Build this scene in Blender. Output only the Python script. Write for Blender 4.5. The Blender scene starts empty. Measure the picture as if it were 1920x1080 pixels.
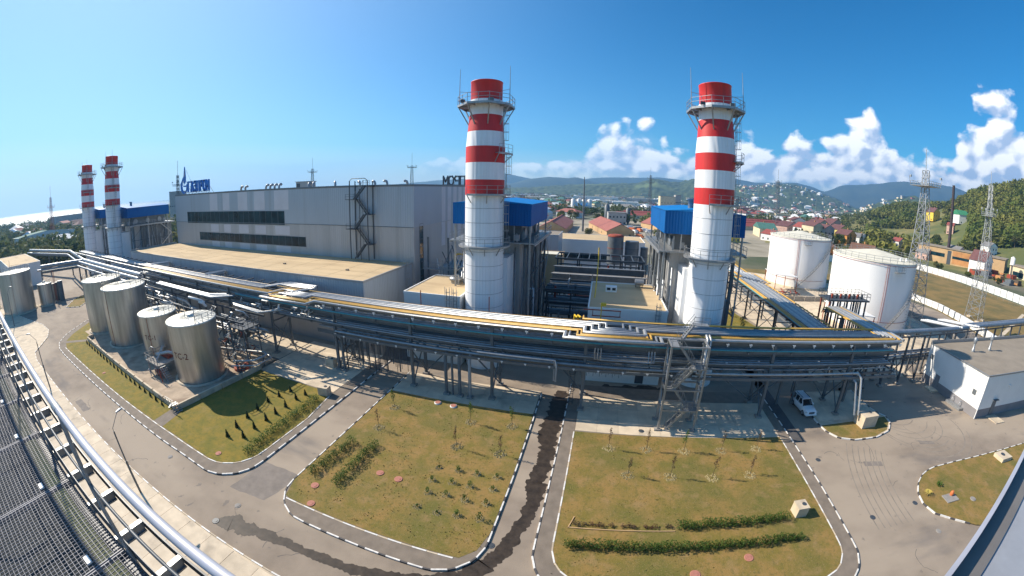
import bpy, math, random
import numpy as np
from mathutils import Vector, Matrix, noise

# ------------------------------------------------------------------ camera, sky, sun, exposure
scene = bpy.context.scene
scene.render.engine = 'CYCLES'
COL = scene.collection
CAM_H = 27.0
cam = bpy.data.cameras.new('camera')
cam_ob = bpy.data.objects.new('camera', cam)
COL.objects.link(cam_ob)
cam.type = 'PANO'                                # the photograph is a diagonal fisheye
cam.panorama_type = 'FISHEYE_LENS_POLYNOMIAL'
cam.sensor_width = 36.0
cam.fisheye_fov = math.radians(270)
cam.fisheye_polynomial_k0 = 0.0
cam.fisheye_polynomial_k1 = -0.072940
cam.fisheye_polynomial_k2 = 0.0
cam.fisheye_polynomial_k3 = 9.618e-6
cam.fisheye_polynomial_k4 = 0.0
cam.shift_y = -0.0616
cam.clip_start = 0.05
cam.clip_end = 40000
cam_ob.matrix_world = Matrix.Translation((0, 0, CAM_H)) @ Matrix((
    (0.97294053, -0.0555676, 0.22427431),
    (0.23029996, 0.15478099, -0.96073137),
    (0.01867214, 0.98638486, 0.16338992))).to_4x4()
scene.camera = cam_ob

SUN_EL = math.radians(37)
TO_SUN_AZ = math.atan2(-0.985, 0.17)             # clockwise from +Y
to_sun = Vector((math.sin(TO_SUN_AZ) * math.cos(SUN_EL), math.cos(TO_SUN_AZ) * math.cos(SUN_EL), math.sin(SUN_EL)))

scene.view_settings.view_transform = 'Standard'
scene.view_settings.look = 'None'
scene.view_settings.gamma = 1.0
scene.view_settings.exposure = 0.62
scene.cycles.use_denoising = True
scene.cycles.volume_bounces = 0
scene.cycles.max_bounces = 6
scene.cycles.diffuse_bounces = 3
scene.cycles.sample_clamp_indirect = 6.0

def build_world():
    w = bpy.data.worlds.new('World')
    scene.world = w
    w.use_nodes = True
    nt = w.node_tree
    N, L = nt.nodes, nt.links
    N.clear()
    def node(t, **k):
        n = N.new(t)
        for a, b in k.items():
            setattr(n, a, b)
        return n
    def math_(op, a, b=None, c=None, clamp=False):
        n = node('ShaderNodeMath', operation=op, use_clamp=clamp)
        for i, v in enumerate((a, b, c)):
            if v is None:
                continue
            if isinstance(v, (int, float)):
                n.inputs[i].default_value = v
            else:
                L.new(v, n.inputs[i])
        return n.outputs[0]
    out = node('ShaderNodeOutputWorld')
    bg = node('ShaderNodeBackground')
    tc = node('ShaderNodeTexCoord')
    sep = node('ShaderNodeSeparateXYZ')
    L.new(tc.outputs['Generated'], sep.inputs[0])
    x, y, z = sep.outputs
    zc = math_('MAXIMUM', z, 0.012)
    comb = node('ShaderNodeCombineXYZ')
    L.new(x, comb.inputs[0]); L.new(y, comb.inputs[1]); L.new(zc, comb.inputs[2])
    sky = node('ShaderNodeTexSky', sky_type='NISHITA')
    sky.sun_disc = False
    sky.sun_elevation = SUN_EL
    sky.sun_rotation = TO_SUN_AZ
    sky.air_density = 1.0
    sky.dust_density = 0.25
    sky.ozone_density = 2.5
    L.new(comb.outputs[0], sky.inputs[0])
    hs = node('ShaderNodeHueSaturation')
    hs.inputs['Saturation'].default_value = 2.5
    hs.inputs['Value'].default_value = SKY_STRENGTH
    L.new(sky.outputs[0], hs.inputs['Color'])
    # cumulus: fractal noise in direction space, thinned out above a skyline of cloud tops
    az = math_('ARCTAN2', x, y)                                  # radians from +Y
    el = math_('ARCSINE', z)
    azn = math_('MULTIPLY_ADD', az, 1 / (2 * math.pi), 0.5)
    rmp = node('ShaderNodeFloatCurve')
    crv = rmp.mapping.curves[0]
    tops = [(-180, 5), (-120, 4), (-60, 0.2), (-32, 0.8), (-26, 3.6), (-20, 4.6), (-11, 3.8), (-6, 4.4), (-1, 8.4), (2, 11.0), (6, 11.4), (9, 7.6), (12, 6.4),
            (15, 9.2), (20, 9.9), (24.5, 7.2), (26.5, 9.9), (31, 9.6), (36, 13.3), (39.5, 11.8), (42, 9.0), (46, 9.0),
            (50, 9.6), (54.5, 15.2), (58, 13.5), (66, 9), (90, 8), (130, 6), (180, 5)]
    while len(crv.points) < len(tops):
        crv.points.new(0.5, 0.5)
    for p, (a, e) in zip(crv.points, tops):
        p.location = (a / 360 + 0.5, e / 20)
        p.handle_type = 'AUTO'
    rmp.mapping.update()
    L.new(azn, rmp.inputs['Value'])
    env = math_('MULTIPLY', rmp.outputs[0], math.radians(20))
    def cloud_field(daz, dele):
        cv = node('ShaderNodeCombineXYZ')
        L.new(math_('ADD', az, daz), cv.inputs[0])
        L.new(math_('MULTIPLY', math_('ADD', el, dele), 1.35), cv.inputs[1])
        n1 = node('ShaderNodeTexNoise')
        n1.inputs['Scale'].default_value = 9.0
        n1.inputs['Detail'].default_value = 9.0
        n1.inputs['Roughness'].default_value = 0.56
        n1.inputs['Distortion'].default_value = 0.25
        L.new(cv.outputs[0], n1.inputs['Vector'])
        v = node('ShaderNodeTexVoronoi', feature='SMOOTH_F1')
        v.inputs['Scale'].default_value = 26.0
        v.inputs['Smoothness'].default_value = 0.5
        L.new(cv.outputs[0], v.inputs['Vector'])
        b = math_('MULTIPLY_ADD', v.outputs['Distance'], -0.30, 0.14)
        return math_('ADD', n1.outputs[0], b)
    f0 = cloud_field(0.0, 0.0)
    f1 = cloud_field(-0.016, 0.016)
    ratio = math_('DIVIDE', el, env)
    bias = math_('MULTIPLY_ADD', math_('SUBTRACT', 1.0, ratio), 0.66, -0.02)
    bias = math_('MINIMUM', bias, 0.26)
    bias = math_('SUBTRACT', bias, math_('MULTIPLY', math_('MAXIMUM', math_('SUBTRACT', ratio, 1.0), 0.0), 0.9))
    bias = math_('ADD', bias, math_('MULTIPLY', math_('SUBTRACT', 0.55, ratio, clamp=True), 0.22))
    dens = math_('SUBTRACT', math_('ADD', f0, bias), 0.50)
    alpha = math_('MULTIPLY', dens, 9.0, clamp=True)
    alpha = math_('SMOOTH_MIN', alpha, 1.0, 0.2)
    bk = node('ShaderNodeTexNoise'); bk.inputs['Scale'].default_value = 5.0; bk.inputs['Detail'].default_value = 7.0; bk.inputs['Roughness'].default_value = 0.6
    bv = node('ShaderNodeCombineXYZ'); L.new(az, bv.inputs[0]); L.new(math_('MULTIPLY', el, 2.6), bv.inputs[1]); bv.inputs[2].default_value = 3.7
    L.new(bv.outputs[0], bk.inputs['Vector'])
    bank = math_('MULTIPLY', math_('MULTIPLY', math_('SUBTRACT', 0.78, ratio), 2.2, clamp=True), math_('MULTIPLY_ADD', bk.outputs[0], 4.0, -1.35, clamp=True))
    alpha = math_('MAXIMUM', alpha, math_('MULTIPLY', bank, 0.8))
    lowfade = math_('MULTIPLY', math_('SUBTRACT', el, math.radians(0.3)), 18.0, clamp=True)
    azfade = math_('MULTIPLY', math_('SUBTRACT', az, math.radians(-34)), 5.0, clamp=True)
    azsoft = math_('MULTIPLY_ADD', math_('MULTIPLY', math_('SUBTRACT', az, math.radians(-30)), 1.6, clamp=True), 0.6, 0.4)
    alpha = math_('MULTIPLY', math_('MULTIPLY', alpha, azfade), math_('MULTIPLY', lowfade, azsoft), clamp=True)
    lit = math_('MULTIPLY_ADD', math_('SUBTRACT', f0, f1), 6.0, 0.60)
    lit = math_('ADD', lit, math_('MULTIPLY', math_('SUBTRACT', ratio, 0.55), 0.7), clamp=True)
    cr = node('ShaderNodeMix', data_type='RGBA')
    cr.inputs[6].default_value = (0.36, 0.46, 0.64, 1)
    cr.inputs[7].default_value = (1.0, 1.0, 1.0, 1)
    L.new(lit, cr.inputs[0])
    mx = node('ShaderNodeMix', data_type='RGBA')
    L.new(alpha, mx.inputs[0])
    dp = node('ShaderNodeVectorMath', operation='DOT_PRODUCT')
    L.new(tc.outputs['Generated'], dp.inputs[0]); dp.inputs[1].default_value = tuple(to_sun)
    fwd = math_('MAXIMUM', dp.outputs['Value'], 0.0)
    hz = math_('MULTIPLY', math_('EXPONENT', math_('MULTIPLY', math_('MAXIMUM', el, 0.0), -8.0)), math_('MULTIPLY_ADD', fwd, 0.55, 0.50))
    hz = math_('ADD', hz, math_('MULTIPLY', math_('POWER', fwd, 3.0), 0.46), clamp=True)
    hc = node('ShaderNodeMix', data_type='RGBA')
    L.new(math_('POWER', fwd, 0.8), hc.inputs[0]); hc.inputs[6].default_value = (0.30, 0.50, 0.72, 1); hc.inputs[7].default_value = (0.66, 0.80, 0.88, 1)
    hm = node('ShaderNodeMix', data_type='RGBA')
    L.new(hz, hm.inputs[0]); L.new(hs.outputs[0], hm.inputs[6]); L.new(hc.outputs[2], hm.inputs[7])
    L.new(hm.outputs[2], mx.inputs[6])
    L.new(cr.outputs[2], mx.inputs[7])
    L.new(mx.outputs[2], bg.inputs[0])
    bg.inputs[1].default_value = 1.0
    L.new(bg.outputs[0], out.inputs[0])
SKY_STRENGTH = 0.095
build_world()

sun = bpy.data.lights.new('sun', 'SUN')
sun.energy = 5.0
sun.angle = math.radians(0.5)
sun.color = (1.0, 0.90, 0.76)
sun_ob = bpy.data.objects.new('sun', sun)
COL.objects.link(sun_ob)
sun_ob.rotation_euler = to_sun.to_track_quat('Z', 'Y').to_euler()

# ------------------------------------------------------------------ helpers
RND = random.Random(11)
PI = math.pi

class MB:
    """collects simple solids and builds them as one mesh object"""
    def __init__(s):
        s.v, s.f, s.sm = [], [], []
    def add(s, vs, fs, smooth=False):
        o = len(s.v)
        s.v += [tuple(p) for p in vs]
        s.f += [tuple(i + o for i in f) for f in fs]
        s.sm += [smooth] * len(fs)
        return s
    def box(s, x0, x1, y0, y1, z0, z1):
        x0, x1 = min(x0, x1), max(x0, x1); y0, y1 = min(y0, y1), max(y0, y1); z0, z1 = min(z0, z1), max(z0, z1)
        return s.add([(x0, y0, z0), (x1, y0, z0), (x1, y1, z0), (x0, y1, z0), (x0, y0, z1), (x1, y0, z1), (x1, y1, z1), (x0, y1, z1)],
                     [(0, 3, 2, 1), (4, 5, 6, 7), (0, 1, 5, 4), (1, 2, 6, 5), (2, 3, 7, 6), (3, 0, 4, 7)])
    def quad(s, a, b, c, d):
        return s.add([a, b, c, d], [(0, 1, 2, 3)])
    def bar(s, p0, p1, w=0.1, h=None):
        """rectangular bar from p0 to p1, w across, h deep"""
        h = w if h is None else h
        p0, p1 = Vector(p0), Vector(p1)
        d = (p1 - p0)
        if d.length < 1e-6: return s
        d.normalize()
        up = Vector((0, 0, 1)) if abs(d.z) < 0.95 else Vector((0, 1, 0))
        a = d.cross(up).normalized() * (w / 2)
        b = a.cross(d).normalized() * (h / 2)
        vs = [p0 - a - b, p0 + a - b, p0 + a + b, p0 - a + b, p1 - a - b, p1 + a - b, p1 + a + b, p1 - a + b]
        return s.add(vs, [(0, 3, 2, 1), (4, 5, 6, 7), (0, 1, 5, 4), (1, 2, 6, 5), (2, 3, 7, 6), (3, 0, 4, 7)])
    def tube(s, pts, r, n=8, caps=True, smooth=True, r1=None):
        pts = [Vector(p) for p in pts]
        m = len(pts)
        rings = []
        prev = None
        for i, p in enumerate(pts):
            if i == 0: t = (pts[1] - p).normalized(); k = 1.0
            elif i == m - 1: t = (p - pts[-2]).normalized(); k = 1.0
            else:
                t0, t1 = (p - pts[i - 1]).normalized(), (pts[i + 1] - p).normalized()
                t = (t0 + t1)
                t = t.normalized() if t.length > 1e-5 else t0
                k = 1.0 / max(0.5, t.dot(t0))
            if prev is None:
                ref = Vector((0, 0, 1)) if abs(t.z) < 0.9 else Vector((1, 0, 0))
                u = (ref - t * ref.dot(t)).normalized()
            else:
                u = (prev - t * prev.dot(t))
                u = u.normalized() if u.length > 1e-5 else Vector((1, 0, 0)).cross(t).normalized()
            w = t.cross(u)
            prev = u
            rr = r if r1 is None else r + (r1 - r) * i / (m - 1)
            if i not in (0, m - 1):
                bis = (pts[i + 1] - p).normalized() - (p - pts[i - 1]).normalized()
                bis = bis.normalized() if bis.length > 1e-5 else None
            else: bis = None
            ring = []
            for j in range(n):
                a = 2 * PI * j / n
                o = (u * math.cos(a) + w * math.sin(a)) * rr
                if bis is not None:
                    o += bis * (o.dot(bis)) * (k - 1)
                ring.append(p + o)
            rings.append(ring)
        vs = [q for rg in rings for q in rg]
        fs = [(i * n + j, i * n + (j + 1) % n, (i + 1) * n + (j + 1) % n, (i + 1) * n + j) for i in range(m - 1) for j in range(n)]
        s.add(vs, fs, smooth)
        if caps:
            s.add(rings[0], [tuple(reversed(range(n)))]); s.add(rings[-1], [tuple(range(n))])
        return s
    def lathe(s, prof, c=(0, 0), n=32, cap_top=True, cap_bot=False, smooth=True, a0=0, a1=2 * PI):
        full = abs(a1 - a0 - 2 * PI) < 1e-6
        m = n if full else n + 1
        vs = [(c[0] + r * math.cos(a0 + (a1 - a0) * j / n), c[1] + r * math.sin(a0 + (a1 - a0) * j / n), z) for r, z in prof for j in range(m)]
        fs = [(i * m + j, i * m + (j + 1) % m, (i + 1) * m + (j + 1) % m, (i + 1) * m + j) for i in range(len(prof) - 1) for j in range(n)]
        s.add(vs, fs, smooth)
        if cap_top and full: s.add(vs[-m:], [tuple(range(m))])
        if cap_bot and full: s.add(vs[:m], [tuple(reversed(range(m)))])
        return s
    def prism(s, poly, z0, z1):
        n = len(poly)
        area = sum(poly[i][0] * poly[(i + 1) % n][1] - poly[(i + 1) % n][0] * poly[i][1] for i in range(n))
        if area < 0: poly = poly[::-1]
        vs = [(x, y, z0) for x, y in poly] + [(x, y, z1) for x, y in poly]
        fs = [tuple(range(n, 2 * n)), tuple(reversed(range(n)))] + [(i, (i + 1) % n, n + (i + 1) % n, n + i) for i in range(n)]
        return s.add(vs, fs)
    def sheet(s, poly, z):
        n = len(poly)
        area = sum(poly[i][0] * poly[(i + 1) % n][1] - poly[(i + 1) % n][0] * poly[i][1] for i in range(n))
        if area < 0: poly = poly[::-1]
        return s.add([(x, y, z) for x, y in poly], [tuple(range(n))])
    def mesh(s, name, m):
        me = bpy.data.meshes.new(name)
        me.from_pydata(s.v, [], s.f)
        if any(s.sm):
            me.polygons.foreach_set('use_smooth', s.sm)
        for k in (m if isinstance(m, (list, tuple)) else [m]):
            me.materials.append(k)
        me.update()
        return me
    def build(s, name, m, parent=None, kind=None, label=None, cat=None, group=None):
        if parent is not None:
            l = parent_loc(parent)
            s.v = [(a - l[0], b - l[1], c - l[2]) for a, b, c in s.v]
        o = bpy.data.objects.new(name, s.mesh(name, m))
        COL.objects.link(o)
        if parent is not None: o.parent = parent
        tag(o, label, cat, group, kind)
        return o

def parent_loc(p):
    x, y, z = 0, 0, 0
    while p is not None:
        x += p.location[0]; y += p.location[1]; z += p.location[2]; p = p.parent
    return x, y, z
def tag(o, label=None, cat=None, group=None, kind=None):
    if label: o['label'] = label
    if cat: o['category'] = cat
    if group: o['group'] = group
    if kind: o['kind'] = kind
    return o
def thing(name, label, cat, loc=(0, 0, 0), rot=0.0, group=None):
    o = bpy.data.objects.new(name, None)
    o.empty_display_size = 0.5
    COL.objects.link(o)
    o.location = loc; o.rotation_euler = (0, 0, rot)
    return tag(o, label, cat, group)
def place(name, me, parent=None, loc=(0, 0, 0), rot=(0, 0, 0), scale=(1, 1, 1), **k):
    o = bpy.data.objects.new(name, me)
    COL.objects.link(o)
    o.location = loc; o.rotation_euler = rot; o.scale = scale
    if parent is not None: o.parent = parent
    return tag(o, **k)
def copy_tree(o, loc=None, rot=None, label=None, scale=None, parent=None):
    c = o.copy(); COL.objects.link(c)
    c.parent = parent
    if loc is not None: c.location = loc
    if rot is not None: c.rotation_euler = (0, 0, rot)
    if scale is not None: c.scale = scale
    if label: c['label'] = label
    for ch in list(o.children):
        copy_tree(ch, parent=c)
    return c
ORD = ['first', 'second', 'third', 'fourth', 'fifth', 'sixth', 'seventh', 'eighth', 'ninth', 'tenth', 'eleventh', 'twelfth', 'thirteenth',
       'fourteenth', 'fifteenth', 'sixteenth', 'seventeenth', 'eighteenth', 'nineteenth', 'twentieth']

def mat(name, col, rough=0.8, metal=0.0, var=0.12, scale=1.0, bump=0.0, bscale=20.0, col2=None, spec=0.5, stretch=(1, 1, 1), rnd=0.0, detail=6, coords='Object', lo=0.35, hi=0.65):
    m = bpy.data.materials.new(name)
    m.use_nodes = True
    nt = m.node_tree; N, L = nt.nodes, nt.links
    b = N['Principled BSDF']
    b.inputs['Roughness'].default_value = rough
    b.inputs['Metallic'].default_value = metal
    b.inputs['Specular IOR Level'].default_value = spec
    tc = N.new('ShaderNodeTexCoord'); mp = N.new('ShaderNodeMapping')
    mp.inputs['Scale'].default_value = stretch
    if coords == 'World':
        g = N.new('ShaderNodeNewGeometry'); L.new(g.outputs['Position'], mp.inputs[0])
    else:
        L.new(tc.outputs[coords], mp.inputs[0])
    nz = N.new('ShaderNodeTexNoise'); nz.inputs['Scale'].default_value = scale; nz.inputs['Detail'].default_value = detail
    nz.inputs['Roughness'].default_value = 0.6
    L.new(mp.outputs[0], nz.inputs['Vector'])
    mr = N.new('ShaderNodeMapRange'); mr.inputs[1].default_value = lo; mr.inputs[2].default_value = hi
    L.new(nz.outputs[0], mr.inputs[0])
    mix = N.new('ShaderNodeMix'); mix.data_type = 'RGBA'
    c2 = col2 if col2 else tuple(min(1, c * (1 + var)) for c in col)
    c1 = tuple(c * (1 - var) for c in col) if not col2 else col
    mix.inputs[6].default_value = (*c1, 1); mix.inputs[7].default_value = (*c2, 1)
    L.new(mr.outputs[0], mix.inputs[0])
    last = mix.outputs[2]
    if rnd:
        oi = N.new('ShaderNodeObjectInfo'); hs = N.new('ShaderNodeHueSaturation')
        mr2 = N.new('ShaderNodeMapRange'); mr2.inputs[3].default_value = 1 - rnd; mr2.inputs[4].default_value = 1 + rnd
        L.new(oi.outputs['Random'], mr2.inputs[0]); L.new(mr2.outputs[0], hs.inputs['Value']); L.new(last, hs.inputs['Color'])
        last = hs.outputs[0]
    L.new(last, b.inputs['Base Color'])
    if bump:
        n2 = N.new('ShaderNodeTexNoise'); n2.inputs['Scale'].default_value = bscale; n2.inputs['Detail'].default_value = 5
        L.new(mp.outputs[0], n2.inputs['Vector'])
        bp = N.new('ShaderNodeBump'); bp.inputs['Strength'].default_value = bump; bp.inputs['Distance'].default_value = 0.05
        L.new(n2.outputs[0], bp.inputs['Height']); L.new(bp.outputs[0], b.inputs['Normal'])
    m['mix'] = mix.name
    return m
def add_layer(m, col, scale=0.3, lo=0.5, hi=0.6, stretch=(1, 1, 1), amount=1.0, seed=0.0, detail=4, rough=None):
    """a second, larger blotch layer (stains, worn patches) over the base colour"""
    nt = m.node_tree; N, L = nt.nodes, nt.links
    b = N['Principled BSDF']
    src = b.inputs['Base Color'].links[0].from_socket
    g = N.new('ShaderNodeNewGeometry'); mp = N.new('ShaderNodeMapping')
    mp.inputs['Scale'].default_value = stretch; mp.inputs['Location'].default_value = (seed, seed * 0.7, seed * 0.3)
    L.new(g.outputs['Position'], mp.inputs[0])
    nz = N.new('ShaderNodeTexNoise'); nz.inputs['Scale'].default_value = scale; nz.inputs['Detail'].default_value = detail
    L.new(mp.outputs[0], nz.inputs['Vector'])
    mr = N.new('ShaderNodeMapRange'); mr.inputs[1].default_value = lo; mr.inputs[2].default_value = hi; mr.inputs[4].default_value = amount
    L.new(nz.outputs[0], mr.inputs[0])
    mix = N.new('ShaderNodeMix'); mix.data_type = 'RGBA'
    L.new(mr.outputs[0], mix.inputs[0]); L.new(src, mix.inputs[6]); mix.inputs[7].default_value = (*col, 1)
    L.new(mix.outputs[2], b.inputs['Base Color'])
    return m
def add_ribs(m, period=0.3, strength=0.5, axis='XY'):
    """vertical corrugation relief, following the surface round corners"""
    nt = m.node_tree; N, L = nt.nodes, nt.links
    b = N['Principled BSDF']
    g = N.new('ShaderNodeNewGeometry'); sp = N.new('ShaderNodeSeparateXYZ'); L.new(g.outputs['Position'], sp.inputs[0])
    ad = N.new('ShaderNodeMath'); ad.operation = 'ADD'; L.new(sp.outputs[0], ad.inputs[0]); L.new(sp.outputs[1], ad.inputs[1])
    mu = N.new('ShaderNodeMath'); mu.operation = 'MULTIPLY'; mu.inputs[1].default_value = 2 * PI / period; L.new(ad.outputs[0], mu.inputs[0])
    sn = N.new('ShaderNodeMath'); sn.operation = 'SINE'; L.new(mu.outputs[0], sn.inputs[0])
    bp = N.new('ShaderNodeBump'); bp.inputs['Strength'].default_value = strength; bp.inputs['Distance'].default_value = period * 0.12
    L.new(sn.outputs[0], bp.inputs['Height'])
    if b.inputs['Normal'].links:
        L.new(b.inputs['Normal'].links[0].from_socket, bp.inputs['Normal'])
    L.new(bp.outputs[0], b.inputs['Normal'])
    return m

M = {}
M['asphalt'] = mat('asphalt', (0.258, 0.206, 0.156), 0.92, scale=0.35, var=0.13, bump=0.25, bscale=9, coords='World')
add_layer(M['asphalt'], (0.37, 0.30, 0.225), 0.05, 0.42, 0.60, (1, 2.5, 1), 0.8)
add_layer(M['asphalt'], (0.12, 0.11, 0.105), 0.22, 0.60, 0.72, (0.35, 1.0, 1), 0.55, 7.0)
add_layer(M['asphalt'], (0.11, 0.10, 0.095), 1.1, 0.66, 0.72, (1, 1, 1), 0.5, 31.0)
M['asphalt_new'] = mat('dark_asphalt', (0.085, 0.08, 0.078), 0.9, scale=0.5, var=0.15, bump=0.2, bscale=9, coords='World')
M['sidewalk'] = mat('sidewalk_asphalt', (0.20, 0.162, 0.125), 0.9, scale=0.9, var=0.14, bump=0.3, bscale=14, coords='World')
M['concrete'] = mat('concrete', (0.58, 0.475, 0.34), 0.88, scale=0.7, var=0.13, bump=0.15, bscale=7, coords='World')
add_layer(M['concrete'], (0.30, 0.25, 0.20), 0.35, 0.56, 0.70, (1, 1, 1), 0.7, 3.0)
M['slab'] = mat('concrete_slab', (0.60, 0.495, 0.36), 0.88, scale=0.6, var=0.12, bump=0.15, bscale=6, coords='World', rnd=0.09)
add_layer(M['slab'], (0.30, 0.25, 0.19), 0.4, 0.58, 0.70, (1, 1, 1), 0.6, 5.0)
M['conc_grey'] = mat('grey_concrete', (0.27, 0.25, 0.225), 0.9, scale=1.2, var=0.15, bump=0.2, bscale=8, coords='World')
M['white_paint'] = mat('kerb_white', (0.72, 0.69, 0.64), 0.7, scale=3, var=0.16, coords='World')
M['black_paint'] = mat('kerb_black', (0.075, 0.07, 0.07), 0.7, scale=3, var=0.2, coords='World')
M['grass'] = mat('lawn', (0.265, 0.165, 0.045), 0.95, scale=0.55, col2=(0.175, 0.135, 0.022), bump=0.7, bscale=16, coords='World', lo=0.42, hi=0.62, detail=9)
add_layer(M['grass'], (0.105, 0.11, 0.018), 0.16, 0.47, 0.60, (1, 1, 1), 0.65, 2.0, 8)
add_layer(M['grass'], (0.30, 0.19, 0.08), 0.7, 0.54, 0.68, (1, 1, 1), 0.55, 9.0, 9)
add_layer(M['grass'], (0.10, 0.095, 0.02), 3.2, 0.52, 0.66, (1, 1, 1), 0.55, 13.0, 4)
add_layer(M['grass'], (0.30, 0.20, 0.09), 7.0, 0.56, 0.70, (1, 1, 1), 0.5, 17.0, 3)
M['grass_green'] = mat('green_lawn', (0.235, 0.165, 0.018), 0.95, scale=0.7, col2=(0.155, 0.135, 0.014), bump=0.7, bscale=16, coords='World', lo=0.4, hi=0.62, detail=9)
add_layer(M['grass_green'], (0.085, 0.10, 0.014), 3.0, 0.52, 0.66, (1, 1, 1), 0.5, 23.0, 4)
add_layer(M['grass_green'], (0.26, 0.185, 0.05), 0.5, 0.55, 0.68, (1, 1, 1), 0.5, 19.0, 6)
M['grass_dry'] = mat('dry_grass', (0.24, 0.155, 0.045), 0.95, scale=0.12, col2=(0.13, 0.105, 0.028), bump=0.6, bscale=5, coords='World', lo=0.4, hi=0.62, detail=9)
M['wet'] = mat('wet_asphalt', (0.045, 0.033, 0.024), 0.55, scale=1.5, var=0.35, coords='World', spec=0.25)
M['red_paint'] = mat('red_paint', (0.62, 0.020, 0.018), 0.5, scale=0.8, var=0.12, stretch=(1, 1, 0.15))
M['white_shaft'] = mat('white_cladding', (0.84, 0.85, 0.86), 0.45, scale=0.6, var=0.05, stretch=(1, 1, 0.12))
add_ribs(M['white_shaft'], 0.5, 0.22)
add_layer(M['white_shaft'], (0.50, 0.50, 0.47), 0.35, 0.52, 0.72, (3, 3, 0.08), 0.35, 3.0, 5)
add_layer(M['red_paint'], (0.34, 0.04, 0.03), 0.4, 0.52, 0.72, (3, 3, 0.08), 0.45, 8.0, 5)
M['white_steel'] = mat('white_steel', (0.80, 0.79, 0.76), 0.5, scale=0.25, var=0.04, stretch=(1, 1, 0.3))
M['galv'] = mat('galvanised_steel', (0.34, 0.35, 0.355), 0.45, 0.55, scale=3, var=0.12)
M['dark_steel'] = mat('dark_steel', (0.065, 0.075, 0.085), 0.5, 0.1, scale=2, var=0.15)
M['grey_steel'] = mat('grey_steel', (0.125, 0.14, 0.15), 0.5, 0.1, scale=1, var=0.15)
M['rust'] = mat('rusty_red_steel', (0.30, 0.055, 0.025), 0.8, scale=2, var=0.3)
M['silver'] = mat('aluminium_cladding', (0.47, 0.465, 0.45), 0.45, 0.5, scale=1.6, var=0.10, stretch=(1, 1, 1), bump=0.08, bscale=4)
M['silver_dull'] = mat('dull_aluminium', (0.32, 0.34, 0.36), 0.45, 0.5, scale=1.6, var=0.14)
M['yellow'] = mat('yellow_pipe_paint', (0.62, 0.36, 0.07), 0.45, scale=2, var=0.10)
M['yellow_bright'] = mat('bright_yellow_paint', (0.62, 0.42, 0.02), 0.5, scale=2, var=0.08)
M['teal'] = mat('teal_paint', (0.06, 0.30, 0.36), 0.45, scale=2, var=0.1)
M['blue'] = mat('blue_cladding', (0.0, 0.10, 0.33), 0.6, spec=0.2, scale=0.5, var=0.10, stretch=(1, 1, 0.2))
add_ribs(M['blue'], 0.45, 0.5)
M['blue_roof'] = mat('blue_roof_sheet', (0.0, 0.17, 0.48), 0.55, spec=0.25, scale=0.5, var=0.08)
M['hall_up'] = mat('hall_upper_cladding', (0.38, 0.43, 0.475), 0.42, 0.15, scale=0.12, var=0.05, stretch=(1, 1, 0.25), coords='World')
add_ribs(M['hall_up'], 0.55, 0.25)
M['hall_lo'] = mat('hall_lower_cladding', (0.42, 0.42, 0.415), 0.45, 0.15, scale=0.35, var=0.09, stretch=(1, 1, 0.05), coords='World')
add_ribs(M['hall_lo'], 0.55, 0.3)
for k_ in ('hall_up', 'hall_lo'): add_layer(M[k_], (0.22, 0.22, 0.21), 0.25, 0.54, 0.74, (2.5, 2.5, 0.06), 0.35, 12.0, 6)
M['stripe_light'] = mat('light_stripe_cladding', (0.56, 0.56, 0.59), 0.45, 0.1, scale=0.3, var=0.05, coords='World')
M['annex_wall'] = mat('annex_cladding', (0.34, 0.335, 0.33), 0.5, 0.1, scale=0.3, var=0.08, coords='World', stretch=(1, 1, 0.3))
M['roof_tan'] = mat('tan_roof_membrane', (0.56, 0.415, 0.235), 0.9, scale=0.10, var=0.08, coords='World', bump=0.1, bscale=3)
M['roof_seam'] = mat('roof_seam_strip', (0.46, 0.34, 0.19), 0.9, scale=0.4, var=0.1, coords='World')
add_layer(M['roof_tan'], (0.40, 0.285, 0.16), 0.35, 0.50, 0.70, (0.25, 1, 1), 0.7, 4.0, 7)
M['glass'] = mat('dark_window_glass', (0.010, 0.032, 0.040), 0.15, 0.0, scale=0.3, var=0.6, coords='World', spec=0.22)
M['glass_teal'] = mat('green_window_glass', (0.02, 0.05, 0.055), 0.08, 0.0, scale=0.6, var=0.2, coords='World', spec=0.9)
M['frame'] = mat('grey_window_frame', (0.14, 0.17, 0.19), 0.5, 0.2, scale=2, var=0.1)
M['manhole_red'] = mat('red_manhole_paint', (0.42, 0.17, 0.12), 0.8, scale=2, var=0.15)
M['mulch'] = mat('mulch_stones', (0.31, 0.25, 0.12), 0.95, scale=6, var=0.3, coords='World', bump=0.5)
M['leaf'] = mat('leaf', (0.055, 0.105, 0.016), 0.7, scale=1.2, col2=(0.10, 0.165, 0.025), coords='World', rnd=0.15, spec=0.3)
M['leaf_dark'] = mat('dark_leaf', (0.022, 0.040, 0.012), 0.75, scale=1.0, col2=(0.04, 0.062, 0.018), coords='World', rnd=0.2, spec=0.25)
M['leaf_tree'] = mat('tree_leaf', (0.065, 0.095, 0.020), 0.75, scale=0.15, col2=(0.14, 0.155, 0.035), coords='World', rnd=0.28, spec=0.25)
M['leaf_olive'] = mat('olive_leaf', (0.12, 0.13, 0.04), 0.75, scale=0.15, col2=(0.17, 0.16, 0.05), coords='World', rnd=0.25, spec=0.25)
M['leaf_dry'] = mat('reddish_leaf', (0.16, 0.07, 0.04), 0.8, scale=1, col2=(0.11, 0.10, 0.04), coords='World')
M['bark'] = mat('bark', (0.10, 0.075, 0.05), 0.9, scale=5, var=0.3)
M['tan_wall'] = mat('tan_plaster', (0.50, 0.33, 0.17), 0.9, scale=0.2, var=0.12, coords='World')
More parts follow.
